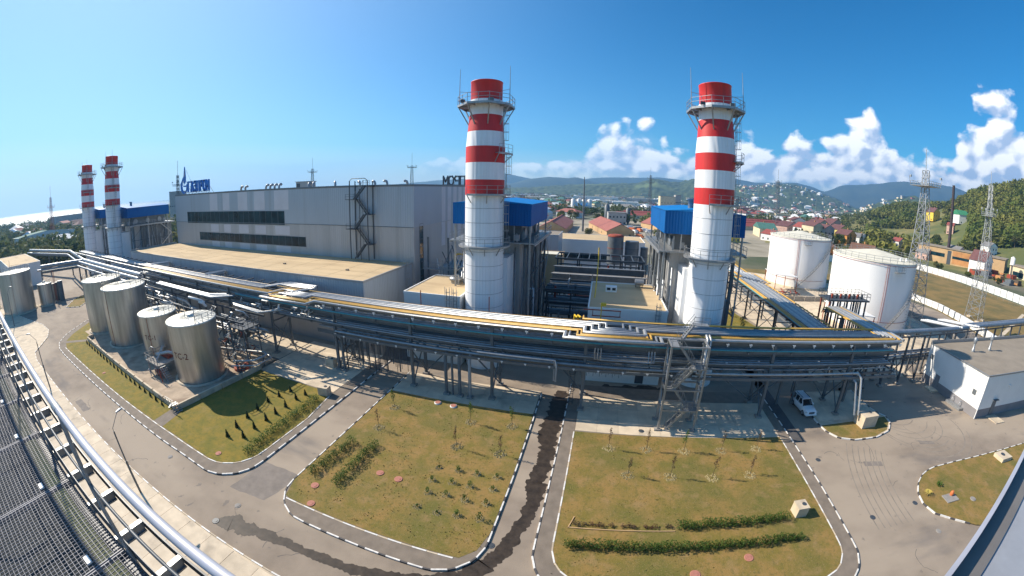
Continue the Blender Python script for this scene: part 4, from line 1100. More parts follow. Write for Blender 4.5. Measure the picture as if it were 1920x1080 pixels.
# lower tiers
rg = random.Random(8)
tiers = [(9.5, 43.0, .12, -60, 42, 'teal'), (9.45, 43.6, .15, -104, 42, 'silver_dull'), (9.45, 44.3, .18, -104, 42, 'silver_dull'), (9.45, 45.2, .10, -90, 41, 'grey_steel'), (9.45, 46.2, .22, -104, 42, 'silver_dull'), (9.45, 47.1, .12, -90, 42, 'grey_steel'),
         (7.75, 42.9, .10, -48, 42, 'silver_dull'), (7.75, 43.5, .16, -104, 42, 'silver_dull'), (7.75, 44.2, .13, -100, 42, 'silver_dull'), (7.75, 44.9, .2, -104, 42, 'grey_steel'), (7.75, 46, .26, -104, 42, 'silver_dull'),
         (6.75, 42.2, .16, 12.5, 36, 'silver'), (6.75, 42.5, .17, -36, 11, 'silver_dull'), (6.72, 42.95, .09, -36, 10, 'grey_steel'), (6.75, 43.6, .13, -40, 42, 'silver_dull'), (6.75, 44.3, .13, -40, 42, 'grey_steel'), (6.75, 45.2, .2, -60, 42, 'silver_dull'), (6.75, 46.6, .2, -60, 42, 'dark_steel')]
for z, y, r, x0, x1, m in tiers: pipe(rack, [(x0, y, z), (x1, y, z)], r, M[m], 8)
# front lower pipe ending in two drops
pipe(rack, [(34.9, 42.2, 6.75), (36.0, 42.2, 6.7), (36.3, 41.6, 6.2), (36.6, 40.2, 1.6)], .16, SIL)
pipe(rack, [(33.6, 42.55, 6.3), (35.2, 42.4, 6.2), (35.6, 41.6, 5.6), (36.0, 40.3, 1.6)], .15, M['silver_dull'])
for k in range(2): pipe(rack, [(-14, 42.2 - .25 * k, 7.3), (-4.6 + .25 * k, 42.2 - .25 * k, 7.3), (-4.4 + .25 * k, 42.0 - .25 * k, 6.9), (-4.4 + .25 * k, 42.0 - .25 * k, 4.6)], .10, M['silver_dull'])
for k in range(3): pipe(rack, [(.2 + .35 * k, 42.3, 9.2), (.2 + .35 * k, 42.1 - .1 * k, 7.9), (7.2 - .35 * k, 42.1 - .1 * k, 7.9), (7.2 - .35 * k, 42.3, 9.2)], .08, M['silver_dull'])
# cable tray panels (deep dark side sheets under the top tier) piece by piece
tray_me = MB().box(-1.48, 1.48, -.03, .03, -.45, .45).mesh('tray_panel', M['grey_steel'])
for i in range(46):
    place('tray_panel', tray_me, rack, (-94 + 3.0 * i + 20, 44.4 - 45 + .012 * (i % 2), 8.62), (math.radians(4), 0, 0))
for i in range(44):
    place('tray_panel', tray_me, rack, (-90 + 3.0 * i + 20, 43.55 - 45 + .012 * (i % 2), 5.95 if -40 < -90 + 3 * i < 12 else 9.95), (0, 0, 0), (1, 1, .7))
# longitudinal beams
for z, y in ((10.3, 43.2), (10.3, 47.3), (9.2, 43.2), (9.2, 47.3), (7.45, 43.2), (7.45, 47.3)):
    MB().bar((-105, y, z), (43, y, z), .22, .3).build('beam', GST, rack)
for x0, x1, z in ((-36, 12, 6.4), (12, 43, 6.2)):
    for y in (42.0, 43.2, 47.3): MB().bar((x0, y, z), (x1, y, z), .2, .34).build('beam', GST, rack)
# cross beams
cb_me = MB().bar((0, -2.6, 0), (0, 2.3, 0), .14, .2).mesh('cross_beam', GST)
for i in range(50):
    x = -104 + 3.0 * i
    place('cross_beam', cb_me, rack, (x + 20, 0.3, 10.35)); 
    if i % 2: place('cross_beam', cb_me, rack, (x + 20, .3, 9.2)); place('cross_beam', cb_me, rack, (x + 20, .3, 7.45))
    if x > -36: place('cross_beam', cb_me, rack, (x + 20, 0, 6.5))
for i in range(17):     # outrigger rungs behind the far end of the rack (bare cross bars)
    place('cross_beam', cb_me, rack, (-167 + 3.6 * i + 20, 1.2, 10.5), scale=(1, 1.6, 1))
for i in range(13):
    place('cross_beam', cb_me, rack, (-98 + 3.4 * i + 20, 4.2, 10.3), scale=(1, .8, 1))
# bright pipe shoes on the front edge
shoe_me = MB().box(-.16, .16, -.14, .14, 0, .16).box(-.05, .05, -.1, .1, -.22, 0).mesh('pipe_shoe', M['white_steel'])
for i in range(30):
    x = -44 + 3.0 * i
    if -3.6 < x < 8: continue
    place('pipe_shoe', shoe_me, rack, (x + 20, 42.75 - 45, 10.28))
for i in range(20):
    x = 13.5 + 1.5 * i
    if x > 42: break
    place('pipe_shoe', shoe_me, rack, (x + 20, 43.3 - 45 + .5 * (i % 2), 7.2 + .25 * ((i * 7) % 3)), scale=(.8, .8, .8))
for i in range(16):
    place('pipe_shoe', shoe_me, rack, (-34 + 2.9 * i + 20, 41.95 - 45, 6.4), scale=(.8, .8, .8))
# columns
def trestle(root, x, y0, y1, h, w=.36, brace=True, foot=True, m=GST):
    for y in (y0, y1):
        MB().bar((x, y, .2), (x, y, h), w).build('column', m, root)
    if brace:
        b = MB(); b.bar((x, y0, .6), (x, y1, h * .55), .14); b.bar((x, y1, .6), (x, y0, h * .55), .14); b.bar((x, y0, h * .57), (x, y1, h * .57), .2)
        b.build('brace', m, root)
    if foot:
        for y in (y0, y1): MB().box(x - .42, x + .42, y - .42, y + .42, .1, .42).build('footing', M['conc_grey'], root)
for x in (-86, -74, -62.5, -50.6, -36.6, -23.7, -12.4, -.9, 22.6, 34.9):
    trestle(rack, x, 43.2, 47.3, 10.2)
for x in (-35.6,): trestle(rack, x, 43.2, 47.3, 6.3, .3)
for x in (-9.5 - 9, -15.2, -16.6, -17.6): MB().tube([(x, 42.6, .3), (x, 42.6, 5.6), (x, 43.2, 6.4)], .22 if x != -17.6 else .16, 10).build('riser', GST if x < -16 else M['silver_dull'], rack)
for x in (-18.5, -16.6, -15.2): MB().box(x - .4, x + .4, 42.2, 43.0, .1, .4).build('footing', M['conc_grey'], rack)
for x, x2 in ((-12.4, -18), (-.9, -6), (22.6, 14.5), (22.6, 30), (34.9, 29.5), (-23.7, -18.5)):
    MB().bar((x, 47.2, .5), (x2, 47.2, 6.2), .16).build('brace', GST, rack)
for x in (38.2, 40.6, 26.6, 29.0): MB().bar((x, 46.5, .2), (x, 46.5, 6.2), .3).build('column', GST, rack)
# ladders, gauges and cabinets hanging under the rack in front of the pump building
ladder(MB(), -2.3, 44.2, .3, 6.6, 0, -1).build('ladder', DST, rack)
cage = MB()
for k in range(26): cage.bar((-3 + .27 * k, 44.6, 4.4 + .3 * (k % 3)), (-3 + .27 * k, 44.6, 6.3), .05)
cage.build('hangers', DST, rack, 'stuff')
ch = MB()
for k in range(40): x = -35.5 + .26 * k; ch.bar((x, 44.0 + .9 * (k % 4), .2 if k % 5 == 0 else rg.uniform(.2, 4)), (x, 44.0 + .9 * (k % 4), 6.2), .06 if k % 4 else .14)
ch.build('hangers', DST, rack, 'stuff')
# white and silver pipe clutter at the left bend (valve station)
for k in range(34):
    x = rg.uniform(-62, -40); y = rg.uniform(41.4, 44.6); z = rg.uniform(7.6, 9.8); l = rg.uniform(.6, 2.4)
    if k % 2: pts = [(x, y, z), (x + l, y, z), (x + l, y - .6, z)]
    else: pts = [(x, y, z), (x, y + l * .6, z), (x, y + l * .6, z + .6)]
    pipe(rack, pts, rg.choice((.07, .1, .14)), SIL if k % 3 else M['white_steel'], 7)
for k in range(3): pipe(rack, [(-57.0 - .5 * k, 40.2 + .3 * k, 8.6), (-50 + .35 * k, 39.8 + .35 * k, 8.4), (-47.6 + .35 * k, 42.8, 8.5)], .13, SIL)
for k in range(3): pipe(rack, [(-88, 41.4 - .5 * k, 9.0), (-66 + k, 41.2 - .5 * k, 9.0), (-62 + k, 42.6, 9.2)], .3 if k == 0 else .18, M['silver_dull'])
big = pipe(rack, [(-150, 40.6, 9.7), (-98, 41.0, 9.7)], .6, M['silver_dull'], 14)
pipe(rack, [(-150, 39.1, 9.3), (-96, 39.4, 9.3)], .45, M['silver_dull'], 12)
pipe(rack, [(-150, 37.9, 8.4), (-92, 38.2, 8.4)], .3, M['silver_dull'], 12)
for x in (-140, -128, -116, -104): trestle(rack, x, 38.5, 44.5, 9.0, .34)
# stubs to the annex wall
for xa, xb, y0 in ((-103.3, -101.0, 46.6), (-75.6, -74.4, 46.6)):
    pipe(rack, [(xa, y0, ZT + .2), (xb, 51.0, ZT + .2), (xb, 51.3, ZT - .1), (xb, 51.3, ZT - 4)], .22, SIL)
    pipe(rack, [(xa + .6, y0, ZT + .2), (xb + .6, 51.0, ZT + .2), (xb + .6, 51.3, ZT - .1), (xb + .6, 51.3, ZT - 4)], .14, SIL)
# cable fence rods seen against the annex
for x in (-24.5, -14.3): MB().bar((x, 48.3, 10.4), (x, 48.3, 12.6), .1).build('rod', M['rust'], rack)
fr = MB()
fr.bar((-1.7, 49.2, 11.7), (3.2, 49.2, 11.7), .12); fr.bar((-.6, 49.2, 10.9), (3.2, 49.2, 10.9), .12); fr.bar((3.1, 49.2, 10.9), (3.1, 49.2, 11.7), .08); fr.bar((-.5, 49.2, 10.9), (-.5, 49.2, 11.7), .08)
fr.build('red_frame', M['rust'], rack)
MB().bar((.6, 49.1, 10), (.6, 49.1, 12.4), .13).build('riser', M['yellow_bright'], rack)
MB().box(.5, 1.2, 49.0, 49.5, 12.3, 12.7).build('gas_head', M['yellow_bright'], rack)
MB().tube([(-.5, 56, 10), (-.3, 60, 13.8), (-.25, 61, 18.2)], .085, 8).build('riser', M['yellow_bright'], rack)

# ------------------------------------------------------------------ steel stair tower in front of the rack
stt = thing('stair_tower', 'steel zigzag access stair tower standing before the pipe rack on the slab', 'stair tower', (10.8, 41, 0))
TX0, TX1, TY0, TY1 = 8.6, 12.9, 39.9, 42.2
for x, y in ((TX0, TY0), (TX1, TY0), (TX0, TY1), (TX1, TY1)):
    MB().bar((x, y, .2), (x, y, 11.0), .22).build('column', M['galv'], stt)
    MB().box(x - .45, x + .3, y - .3, y + .3, .12, .36).build('footing', M['conc_grey'], stt)
fb = MB()
for z in (2.9, 5.6, 8.3, 10.9):
    fb.bar((TX0, TY0, z), (TX1, TY0, z), .16); fb.bar((TX0, TY1, z), (TX1, TY1, z), .16); fb.bar((TX0, TY0, z), (TX0, TY1, z), .16); fb.bar((TX1, TY0, z), (TX1, TY1, z), .16)
for z in (.4, 5.6): fb.bar((TX0, TY0, z), (TX0, TY1, z + 4.8), .1); fb.bar((TX1, TY1, z), (TX1, TY0, z + 4.8), .1)
fb.build('frame', M['galv'], stt)
lev = [.2, 2.9, 5.6, 8.3, 10.9]
for i in range(4):
    a, b = (TX0 + .9, TX1 - 1.3) if i % 2 == 0 else (TX1 - 1.3, TX0 + .9)
    y = TY0 + .5 if i % 2 == 0 else TY1 - .55
    st = MB()
    for s in (-.4, .4): st.bar((a, y + s, lev[i]), (b, y + s, lev[i + 1]), .07, .26)
    st.build('stringer', M['galv'], stt)
    for k in range(11):
        f = (k + .5) / 11; xx, zz_ = a + (b - a) * f, lev[i] + (lev[i + 1] - lev[i]) * f
        MB().box(xx - .13, xx + .13, y - .38, y + .38, zz_, zz_ + .04).build('tread', M['galv'], stt)
    hr = MB()
    for s in (-.42, .42):
        hr.bar((a, y + s, lev[i] + 1.05), (b, y + s, lev[i + 1] + 1.05), .05)
        for k in range(5): f = k / 4; hr.bar((a + (b - a) * f, y + s, lev[i] + (lev[i + 1] - lev[i]) * f), (a + (b - a) * f, y + s, lev[i] + (lev[i + 1] - lev[i]) * f + 1.05), .045)
    hr.build('handrail', M['galv'], stt)
    xa, xb = (TX1 - 1.3, TX1) if i % 2 == 0 else (TX0, TX0 + .9)
    l_ = MB().box(xa, xb, TY0 + .1, TY1 - .1, lev[i + 1] - .06, lev[i + 1]); rail(l_, [(xa, TY0 + .1, lev[i + 1]), (xb, TY0 + .1, lev[i + 1])], 1.1, .8, .025)
    l_.build('landing', M['galv'], stt)
st = MB()
for s in (-.4, .4): st.bar((10.2, 42.6 + s, 10.9), (11.8, 44.2 + s, 12.2), .07, .24); st.bar((10.2, 42.6 + s, 12.0), (11.8, 44.2 + s, 13.3), .05)
for k in range(7): f = (k + .5) / 7; st.box(10.1 + 1.6 * f, 10.4 + 1.6 * f, 42.2 + 1.6 * f, 43 + 1.6 * f, 10.9 + 1.3 * f, 10.95 + 1.3 * f)
st.box(11.6, 13.6, 43.6, 44.6, 12.14, 12.2); rail(st, [(11.6, 43.6, 12.2), (13.6, 43.6, 12.2)], 1.0, 1)
st.build('crossover_steps', M['galv'], stt)
MB().tube([(13.2, 42.1, .3), (13.2, 42.1, 11.1), (13.2, 43.0, 11.3)], .17, 10).build('riser', SIL, stt)
MB().tube([(13.6, 42.1, 5.3), (13.6, 42.1, 11.1), (13.6, 43.0, 11.3)], .13, 10).build('riser', SIL, stt)

# ------------------------------------------------------------------ second rack towards the back right, and its branches
r2 = thing('pipe_rack', 'pipe rack with silver and yellow pipes running back past the right stack', 'pipe rack', (37, 85, 0))
xs = [34.2, 34.6, 35.1, 35.9, 36.5, 37.1, 37.7, 38.3, 39.0, 39.7, 40.4]
for i, x in enumerate(xs):
    r = (.10, .14, .14, .26, .22, .22, .24, .22, .2, .12, .14)[i]
    m = M['teal'] if i == 0 else M['yellow'] if i in (1, 2, 10) else M['silver_dull'] if i % 2 else SIL
    pts = [(x - .5, 51, 8.0), (x, 96 - .8 * i, 8.0), (x + 1.6, 97 - .8 * i, 8.0), (x + 1.6, 104 - .5 * i, 8.0), (x, 105 - .5 * i, 8), (x + 1.0, 128, 8.0)]
    pipe(r2, pts, r, m, 8)
for k, y in enumerate(range(54, 128, 8)):
    trestle(r2, 35.2, y, y + .01, 7.6, .3, False, True, DST); MB().bar((39.6, y, .1), (39.6, y, 7.6), .3).build('column', DST, r2)
    b = MB(); b.bar((35.2, y, .4), (39.6, y, 4.4), .12); b.bar((39.6, y, .4), (35.2, y, 4.4), .12); b.bar((33.4, y, 7.6), (41.2, y, 7.6), .25); b.bar((35.2, y, 4.5), (39.6, y, 4.5), .14); b.build('brace', DST, r2)
for y in range(52, 128, 2): MB().bar((33.5, y, 7.7), (41.2, y, 7.7), .12).build('cross_beam', DST, r2)
for x in (34.6, 40.2): MB().bar((x, 51, 7.35), (x, 128, 7.35), .25, .4).build('beam', DST, r2)
r3 = thing('pipe_rack', 'short branch of parallel silver and yellow pipes joining the rack by the tanks', 'pipe rack', (42, 54, 0))
for i in range(9):
    x = 40.0 + .5 * i
    pipe(r3, [(x, 43.2 + .35 * (8 - i) if i > 0 else 47.6, 10.75), (x, 60.5, 10.5), (x, 61, 9.4)], (.1, .1, .2, .2, .2, .2, .2, .12, .2)[i], M['yellow'] if i in (0, 1, 7) else (SIL if i % 2 else M['silver_dull']), 8)
for y in (50, 55, 60): trestle(r3, 40.2, y, y + .01, 10.2, .25, False); trestle(r3, 44.2, y, y + .01, 10.2, .25, False); MB().bar((39.6, y, 10.2), (44.6, y, 10.2), .2).build('cross_beam', DST, r3)
r4 = thing('pipe_rack', 'lower rack with one thick bluish pipe leading right behind the white building', 'pipe rack', (70, 53, 0))
pipe(r4, [(43, 51.5, 8.9), (68, 53.6, 8.7), (72.5, 53.6, 8.8), (72.5, 55.4, 8.8), (84, 55.8, 8.8), (130, 58, 9.5)], .42, M['silver_dull'], 12)
pipe(r4, [(76, 54.2, 8.9), (130, 56.4, 9.4)], .42, M['silver_dull'], 12)
for k in range(4): pipe(r4, [(63.0 + .6 * k, 58.5, 8.9), (68.5 + .6 * k, 53.8 - .2 * k, 9.0)], .2, M['white_steel'], 8)
for k in range(4): pipe(r4, [(68.0 + .6 * k, 58.3, 9.0), (74.0 + .6 * k, 53.6 - .2 * k, 9.1)], .2, M['white_steel'], 8)
for k, x in enumerate((44.5, 49, 53.5, 58, 62.5, 68, 76, 84, 92, 102, 112)):
    trestle(r4, x, 50.5 + (x - 44) * .09, 53.0 + (x - 44) * .09, 8.4, .3, True, True, DST)
for z in (8.3, 4.6):
    for dy in (0, 2.4): MB().bar((43, 50.4 + dy, z), (115, 57.0 + dy, z), .22).build('beam', DST, r4)
for z, dy in ((5.0, .4), (5.0, 1.2), (5.0, 2.0)): pipe(r4, [(43, 50.4 + dy, z), (115, 57.0 + dy, z)], .14, M['silver_dull'], 8)
# loading platform by the tank, with rail and red posts
lp = thing('loading_platform', 'railed valve platform with dark deck between the pipe branch and right white tank', 'platform', (47, 63, 0))
b = MB().box(41.5, 51, 61.5, 65.5, 11.2, 11.45); rail(b, [(41.5, 61.5, 11.45), (51, 61.5, 11.45), (51, 65.5, 11.45), (41.5, 65.5, 11.45)], 1.2, 1.0, .035, closed=True); b.build('deck', DST, lp)
for x in (42, 46, 50.5):
    for y in (62, 65): MB().bar((x, y, 0), (x, y, 11.2), .25).build('post', DST if x > 43 else M['rust'], lp)
for k in range(10): pipe(lp, [(42.6 + .8 * k, 62.5 + .3 * (k % 2), 0.2), (42.6 + .8 * k, 62.5 + .3 * (k % 2), 10.9)], .2 if k % 2 else .14, DST if k % 3 else M['silver_dull'], 8)
for k in range(8): MB().box(43 + k, 43.3 + k, 63, 63.4, 11.45, 12.2).build('valve', DST if k % 2 else M['rust'], lp)

# ------------------------------------------------------------------ storage tanks
def silver_tank(label, x, y, r, h, m, roofrail, mark=None, seam_a=-100, lean=False):
    t = thing('storage_tank', label, 'storage tank', (x, y, 0), group='aluminium clad storage tanks')
    MB().lathe([(r + .5, .0), (r + .5, .35), (r + .1, .36)], (x, y), 40, cap_top=False).build('base_ring', M['concrete'], t)
    MB().lathe([(r, .3), (r, h * .5)], (x, y), 48, cap_top=False).build('shell', m, t)
    MB().lathe([(r + .012, h * .5), (r + .012, h)], (x, y), 48, cap_top=False).build('shell', m, t)
    MB().lathe([(r + .012, h * .5 - .03), (r + .03, h * .5), (r + .012, h * .5 + .03)], (x, y), 48, cap_top=False).build('seam', m, t)
    MB().lathe([(r + .1, h - .12), (r + .12, h + .02), (r * .97, h + .05), (r * .5, h + .05 + r * .05), (.02, h + .05 + r * .09)], (x, y), 48, cap_top=False).build('roof', M['tank_roof'], t)
    MB().lathe([(.62, h), (.62, h + .62), (.1, h + .68)], (x, y), 16).build('hatch', M['tank_roof'], t)
    for k in range(24):
        a = 2 * PI * k / 24
        MB().bar((x + .8 * math.cos(a), y + .8 * math.sin(a), h + .06 + r * .085), (x + r * .97 * math.cos(a), y + r * .97 * math.sin(a), h + .08), .05, .05).build('roof_seam', M['tank_roof'], t)
    a = math.radians(seam_a)
    MB().bar((x + (r + .03) * math.cos(a), y + (r + .03) * math.sin(a), .4), (x + (r + .03) * math.cos(a), y + (r + .03) * math.sin(a), h), .06).build('drain_line', M['rust'], t)
    if roofrail == 'full':
        rail(MB(), [(x + r * .97 * math.cos(2 * PI * k / 20), y + r * .97 * math.sin(2 * PI * k / 20), h + .05) for k in range(20)], 1.15, 1.4, .035, closed=True).build('railing', M['dark_steel'], t)
    else:
        pts = [(x + r * .93 * math.cos(math.radians(a_)), y + r * .93 * math.sin(math.radians(a_)), h + .05) for a_ in range(-20, 75, 19)]
        rail(MB(), pts, 1.15, 1.2, .04).build('railing', M['galv'], t)
        MB().tube([(x + r * .5, y - .4, h), (x + r * .5, y - .4, h + 1.7), (x + r * .5 - .3, y - .4, h + 1.9), (x + r * .5 - .5, y - .4, h + 1.6)], .06, 6).build('breather', M['galv'], t)
    MB().bar((x - .3, y - r * .2, h), (x - .3, y - r * .2, h + 3.2), .08).build('pole', M['galv'], t)
    return t
T4 = silver_tank('front aluminium tank marked TC-2, nearest to the corner lawn', -55.6, 30.4, 3.97, 9.3, M['tank'], 'part', seam_a=-140)
T3 = silver_tank('smaller aluminium tank just left of the TC-2 tank, marked TC-1', -69.4, 31.0, 3.6, 8.1, M['tank'], 'part', seam_a=-60)
silver_tank('tall aluminium tank with railed roof, third from the tank yard corner', -83.6, 30.4, 4.72, 11.2, M['tank'], 'full', seam_a=-75)
silver_tank('tall aluminium tank with railed roof at the left end of the tank yard', -97.6, 30.2, 4.72, 11.2, M['tank'], 'full', seam_a=-20)
silver_tank('big dull aluminium tank at the far left beside the low building', -143.9, 14.8, 5.4, 11.3, M['tank_far'], 'full', seam_a=-20)
silver_tank('small dull aluminium tank standing right of the far left big tank', -142.8, 24.0, 2.4, 6.3, M['tank_far'], 'part', seam_a=-20)
silver_tank('dull tank cut off at the left picture edge', -158, 4, 5.4, 11.3, M['tank_far'], 'full', seam_a=-20)
# painted marks
def text_on_cyl(txt, cx, cy, r, z, a_mid, size, m, parent):
    cu = bpy.data.curves.new('lettering', 'FONT'); cu.body = txt; cu.size = size; cu.align_x = 'CENTER'; cu.resolution_u = 3; cu.extrude = 0.0
    ob = bpy.data.objects.new('lettering', cu); COL.objects.link(ob)
    dg = bpy.context.evaluated_depsgraph_get()
    me = bpy.data.meshes.new_from_object(ob.evaluated_get(dg))
    bpy.data.objects.remove(ob)
    l = parent_loc(parent)
    import bmesh
    bm = bmesh.new(); bm.from_mesh(me)
    bmesh.ops.triangulate(bm, faces=bm.faces[:]); bmesh.ops.subdivide_edges(bm, edges=[e for e in bm.edges if e.calc_length() > .3], cuts=2, use_grid_fill=False)
    for v in bm.verts:
        a = a_mid + v.co.x / r; zz_ = v.co.y
        v.co = (cx + (r + .035) * math.cos(a) - l[0], cy + (r + .035) * math.sin(a) - l[1], z + zz_ - l[2])
    bm.to_mesh(me); bm.free(); me.materials.clear(); me.materials.append(m)
    o = bpy.data.objects.new('lettering', me); COL.objects.link(o); o.parent = parent
    return o
M['mark'] = mat('dark_red_marking', (0.13, 0.03, 0.03), .7)
text_on_cyl('TC-2', -55.6, 30.4, 3.98, 4.3, math.radians(-72), 1.35, M['mark'], T4)
text_on_cyl('TC-1', -69.4, 31.0, 3.61, 4.1, math.radians(-60), 1.2, M['mark'], T3)
# tank yard: low wall, slab
struct('pavement', MB().sheet([(-100.5, 24.5), (-93.2, 24.2), (-92.6, 23.0), (-49.6, 21.6), (-48.7, 37.0), (-48.7, 41.2), (-100.5, 41.2)], .18), M['stained'])
dk = thing('low_wall', 'low concrete wall round the aluminium tank yard', 'low wall', (-70, 22, 0))
def wallseg(parent, a, b, h, w, m, name='wall_panel', step=3.0):
    a, b = Vector((*a, 0)), Vector((*b, 0)); n = max(1, round((b - a).length / step))
    for i in range(n):
        p, q = a.lerp(b, i / n + .004), a.lerp(b, (i + 1) / n - .004)
        p.z = q.z = h / 2
        MB().bar(p, q, w, h).build(name, m, parent)
for a, b in (((-93.1, 22.9), (-49.3, 21.35)), ((-49.1, 21.5), (-48.3, 37.1)), ((-48.2, 37.2), (-56, 37.3)), ((-93.2, 23.1), (-93.6, 24.6))):
    wallseg(dk, a, b, .95, .3, M['concrete'], step=3.6)
st = thing('crossing_steps', 'grey steel crossing steps over the tank yard wall corner', 'steps', (-50.2, 21.2, 0))
sb = MB()
for k in range(4): sb.box(-50.9 + .3 * k, -50.6 + .3 * k, 20.9, 21.9, .2 + .24 * k, .26 + .24 * k); sb.box(-48.9 - .3 * k + .3, -48.6 - .3 * k + .3, 20.9, 21.9, .2 + .24 * k, .26 + .24 * k)
sb.build('tread', M['galv'], st); rail(MB(), [(-50.9, 20.9, .9), (-48.6, 20.9, .9)], 1.0, .8).build('handrail', M['galv'], st)
# pump platform between the tanks
pp = thing('pump_skid', 'rusty pump skid with thick silver suction pipes between the tank marked TC-1 and TC-2', 'pump station', (-61.5, 27, 0))
b = MB().box(-65.0, -60.2, 25.0, 29.6, 2.1, 2.3); rail(b, [(-65, 29.6, 2.3), (-65, 25, 2.3), (-60.2, 25, 2.3)], 1.1, 1.1, .045); b.build('deck', M['conc_grey'], pp)
for x in (-64.7, -60.5):
    for y in (25.3, 29.3): MB().bar((x, y, .2), (x, y, 2.1), .2).build('leg', M['galv'], pp)
MB().box(-64, -61.4, 27.6, 29.4, 2.31, 2.75).build('tray', M['rust'], pp)
pipe(pp, [(-66.2, 29.8, 2.6), (-64.2, 28.4, 3.5), (-62.8, 27.2, 3.3)], .26, SIL)
pipe(pp, [(-59.6, 29.6, 2.7), (-61.4, 28.0, 3.4), (-63.4, 26.6, 3.0)], .26, SIL)
pipe(pp, [(-62.8, 27.2, 3.3), (-62.2, 26.0, 2.6), (-61.6, 25.4, .6)], .2, M['silver_dull'])
s_ = MB()
for k in range(8): s_.box(-60.1 + .28 * k, -59.8 + .28 * k, 25.2, 26.2, 2.05 - .25 * k, 2.1 - .25 * k)
s_.bar((-60.1, 25.2, 3.1), (-57.9, 25.2, 1.2), .05); s_.bar((-60.1, 25.2, 2.1), (-57.9, 25.2, .2), .08, .2); s_.build('steps', M['galv'], pp)
rg = random.Random(3)
for k in range(16):
    x, y = rg.uniform(-64.5, -58.5), rg.uniform(24.2, 26.8)
    pipe(pp, [(x, y, .3), (x, y, rg.uniform(.8, 2.0)), (x + rg.uniform(-1, 1), y, rg.uniform(.8, 2.0))], rg.choice((.05, .08, .12)), M['silver_dull'] if k % 2 else M['rust'], 6)
MB().tube([(-64.4, 26.0, 2.3), (-64.4, 26.0, 4.0), (-64.1, 26.2, 4.3), (-63.6, 26.4, 4.1)], .07, 6).build('vent', M['galv'], pp)
# spiral clutter right of TC-2: stair, valves, curved pipes
vs = thing('valve_station', 'tangled valve station with stair and curved silver pipes right of the TC-2 tank', 'valve station', (-46.5, 33, 0))
pipe(vs, [(-51.4, 31.6, 3.6), (-47.5, 33.5, 3.3), (-43.2, 35.4, 3.1), (-42.4, 34.8, 3.0), (-43.4, 33.0, 2.6), (-46.6, 31.4, 2.4)], .15, SIL)
pipe(vs, [(-51.2, 32.1, 3.2), (-47.5, 33.9, 3.0), (-43.6, 35.9, 2.7), (-41.6, 35.2, 2.6), (-42.6, 32.6, 2.1), (-46.2, 30.6, 2.0)], .11, SIL)
for k in range(30):
    a = 2 * PI * k / 16; z = .4 + .22 * k
    MB().bar((-47.0 + .35 * math.cos(a), 32.2 + .35 * math.sin(a), z), (-47.0 + 1.25 * math.cos(a), 32.2 + 1.25 * math.sin(a), z), .3, .05).build('tread', M['grey_steel'], vs)
rr = MB(); pa = None
for k in range(31):
    a = 2 * PI * k / 16; q = (-47.0 + 1.28 * math.cos(a), 32.2 + 1.28 * math.sin(a), 1.4 + .22 * k)
    if pa: rr.bar(pa, q, .06)
    if k % 2 == 0: rr.bar(q, (q[0], q[1], q[2] - 1.0), .05)
    pa = q
rr.build('handrail', M['grey_steel'], vs)
MB().bar((-47, 32.2, .2), (-47, 32.2, 8.4), .25).build('post', M['grey_steel'], vs)
b = MB().box(-48.6, -44.8, 33.0, 36.4, 7.0, 7.15); rail(b, [(-48.6, 33, 7.15), (-44.8, 33, 7.15), (-44.8, 36.4, 7.15), (-48.6, 36.4, 7.15)], 1.1, 1.0, .04, closed=True); b.build('deck', M['dark_steel'], vs)
for x in (-48.4, -45): MB().bar((x, 33.2, .2), (x, 33.2, 7.0), .16).build('leg', M['grey_steel'], vs); MB().bar((x, 36.2, .2), (x, 36.2, 7.0), .16).build('leg', M['grey_steel'], vs)
MB().lathe([(1.1, 4.0), (1.1, 6.6), (.6, 7.0)], (-50.0, 37.0), 16).build('drum', M['dark_steel'], vs)
for k in range(26):
    x, y = rg.uniform(-51, -43.5), rg.uniform(30.5, 37.5); z = rg.uniform(.8, 6)
    pipe(vs, [(x, y, z), (x + rg.uniform(-1.4, 1.4), y + rg.uniform(-.5, .5), z), (x + rg.uniform(-.4, .4), y, z - rg.uniform(.3, 1.6))], rg.choice((.05, .08, .11)), [M['silver_dull'], M['rust'], GST][k % 3], 6)
MB().lathe([(1.4, .18), (1.4, .6), (1.2, .62)], (-47.4, 33.4), 16).build('pit', M['rust'], vs)
vs.location = (-46.5 - 3.8, 33 + 2.2, 0)
# machinery rows between the tanks and the rack
mr = thing('valve_row', 'crowded row of valves and silver pipe ends between tanks and rack', 'valve row', (-70, 38, 0))
for k in range(90):
    x, y = rg.uniform(-98, -52), rg.uniform(35.5, 41.5); z = rg.uniform(3.5, 8.6)
    l = rg.uniform(.8, 5)
    pts = [(x, y, z), (x + l, y + rg.uniform(-.2, .2), z), (x + l, y + rg.choice((-.7, .7)), z - rg.uniform(0, 1.2))]
    pipe(mr, pts, rg.choice((.06, .1, .16, .24)), [SIL, M['silver_dull'], M['white_steel'], DST][k % 4], 7)
for x in range(-98, -50, 6): trestle(mr, x, 36.5, 41, 7.4, .26, True, False, DST)
for y, z in ((36.5, 7.5), (41, 7.5), (38.5, 5.4)): MB().bar((-99, y, z), (-50, y, z), .2, .3).build('beam', DST, mr)

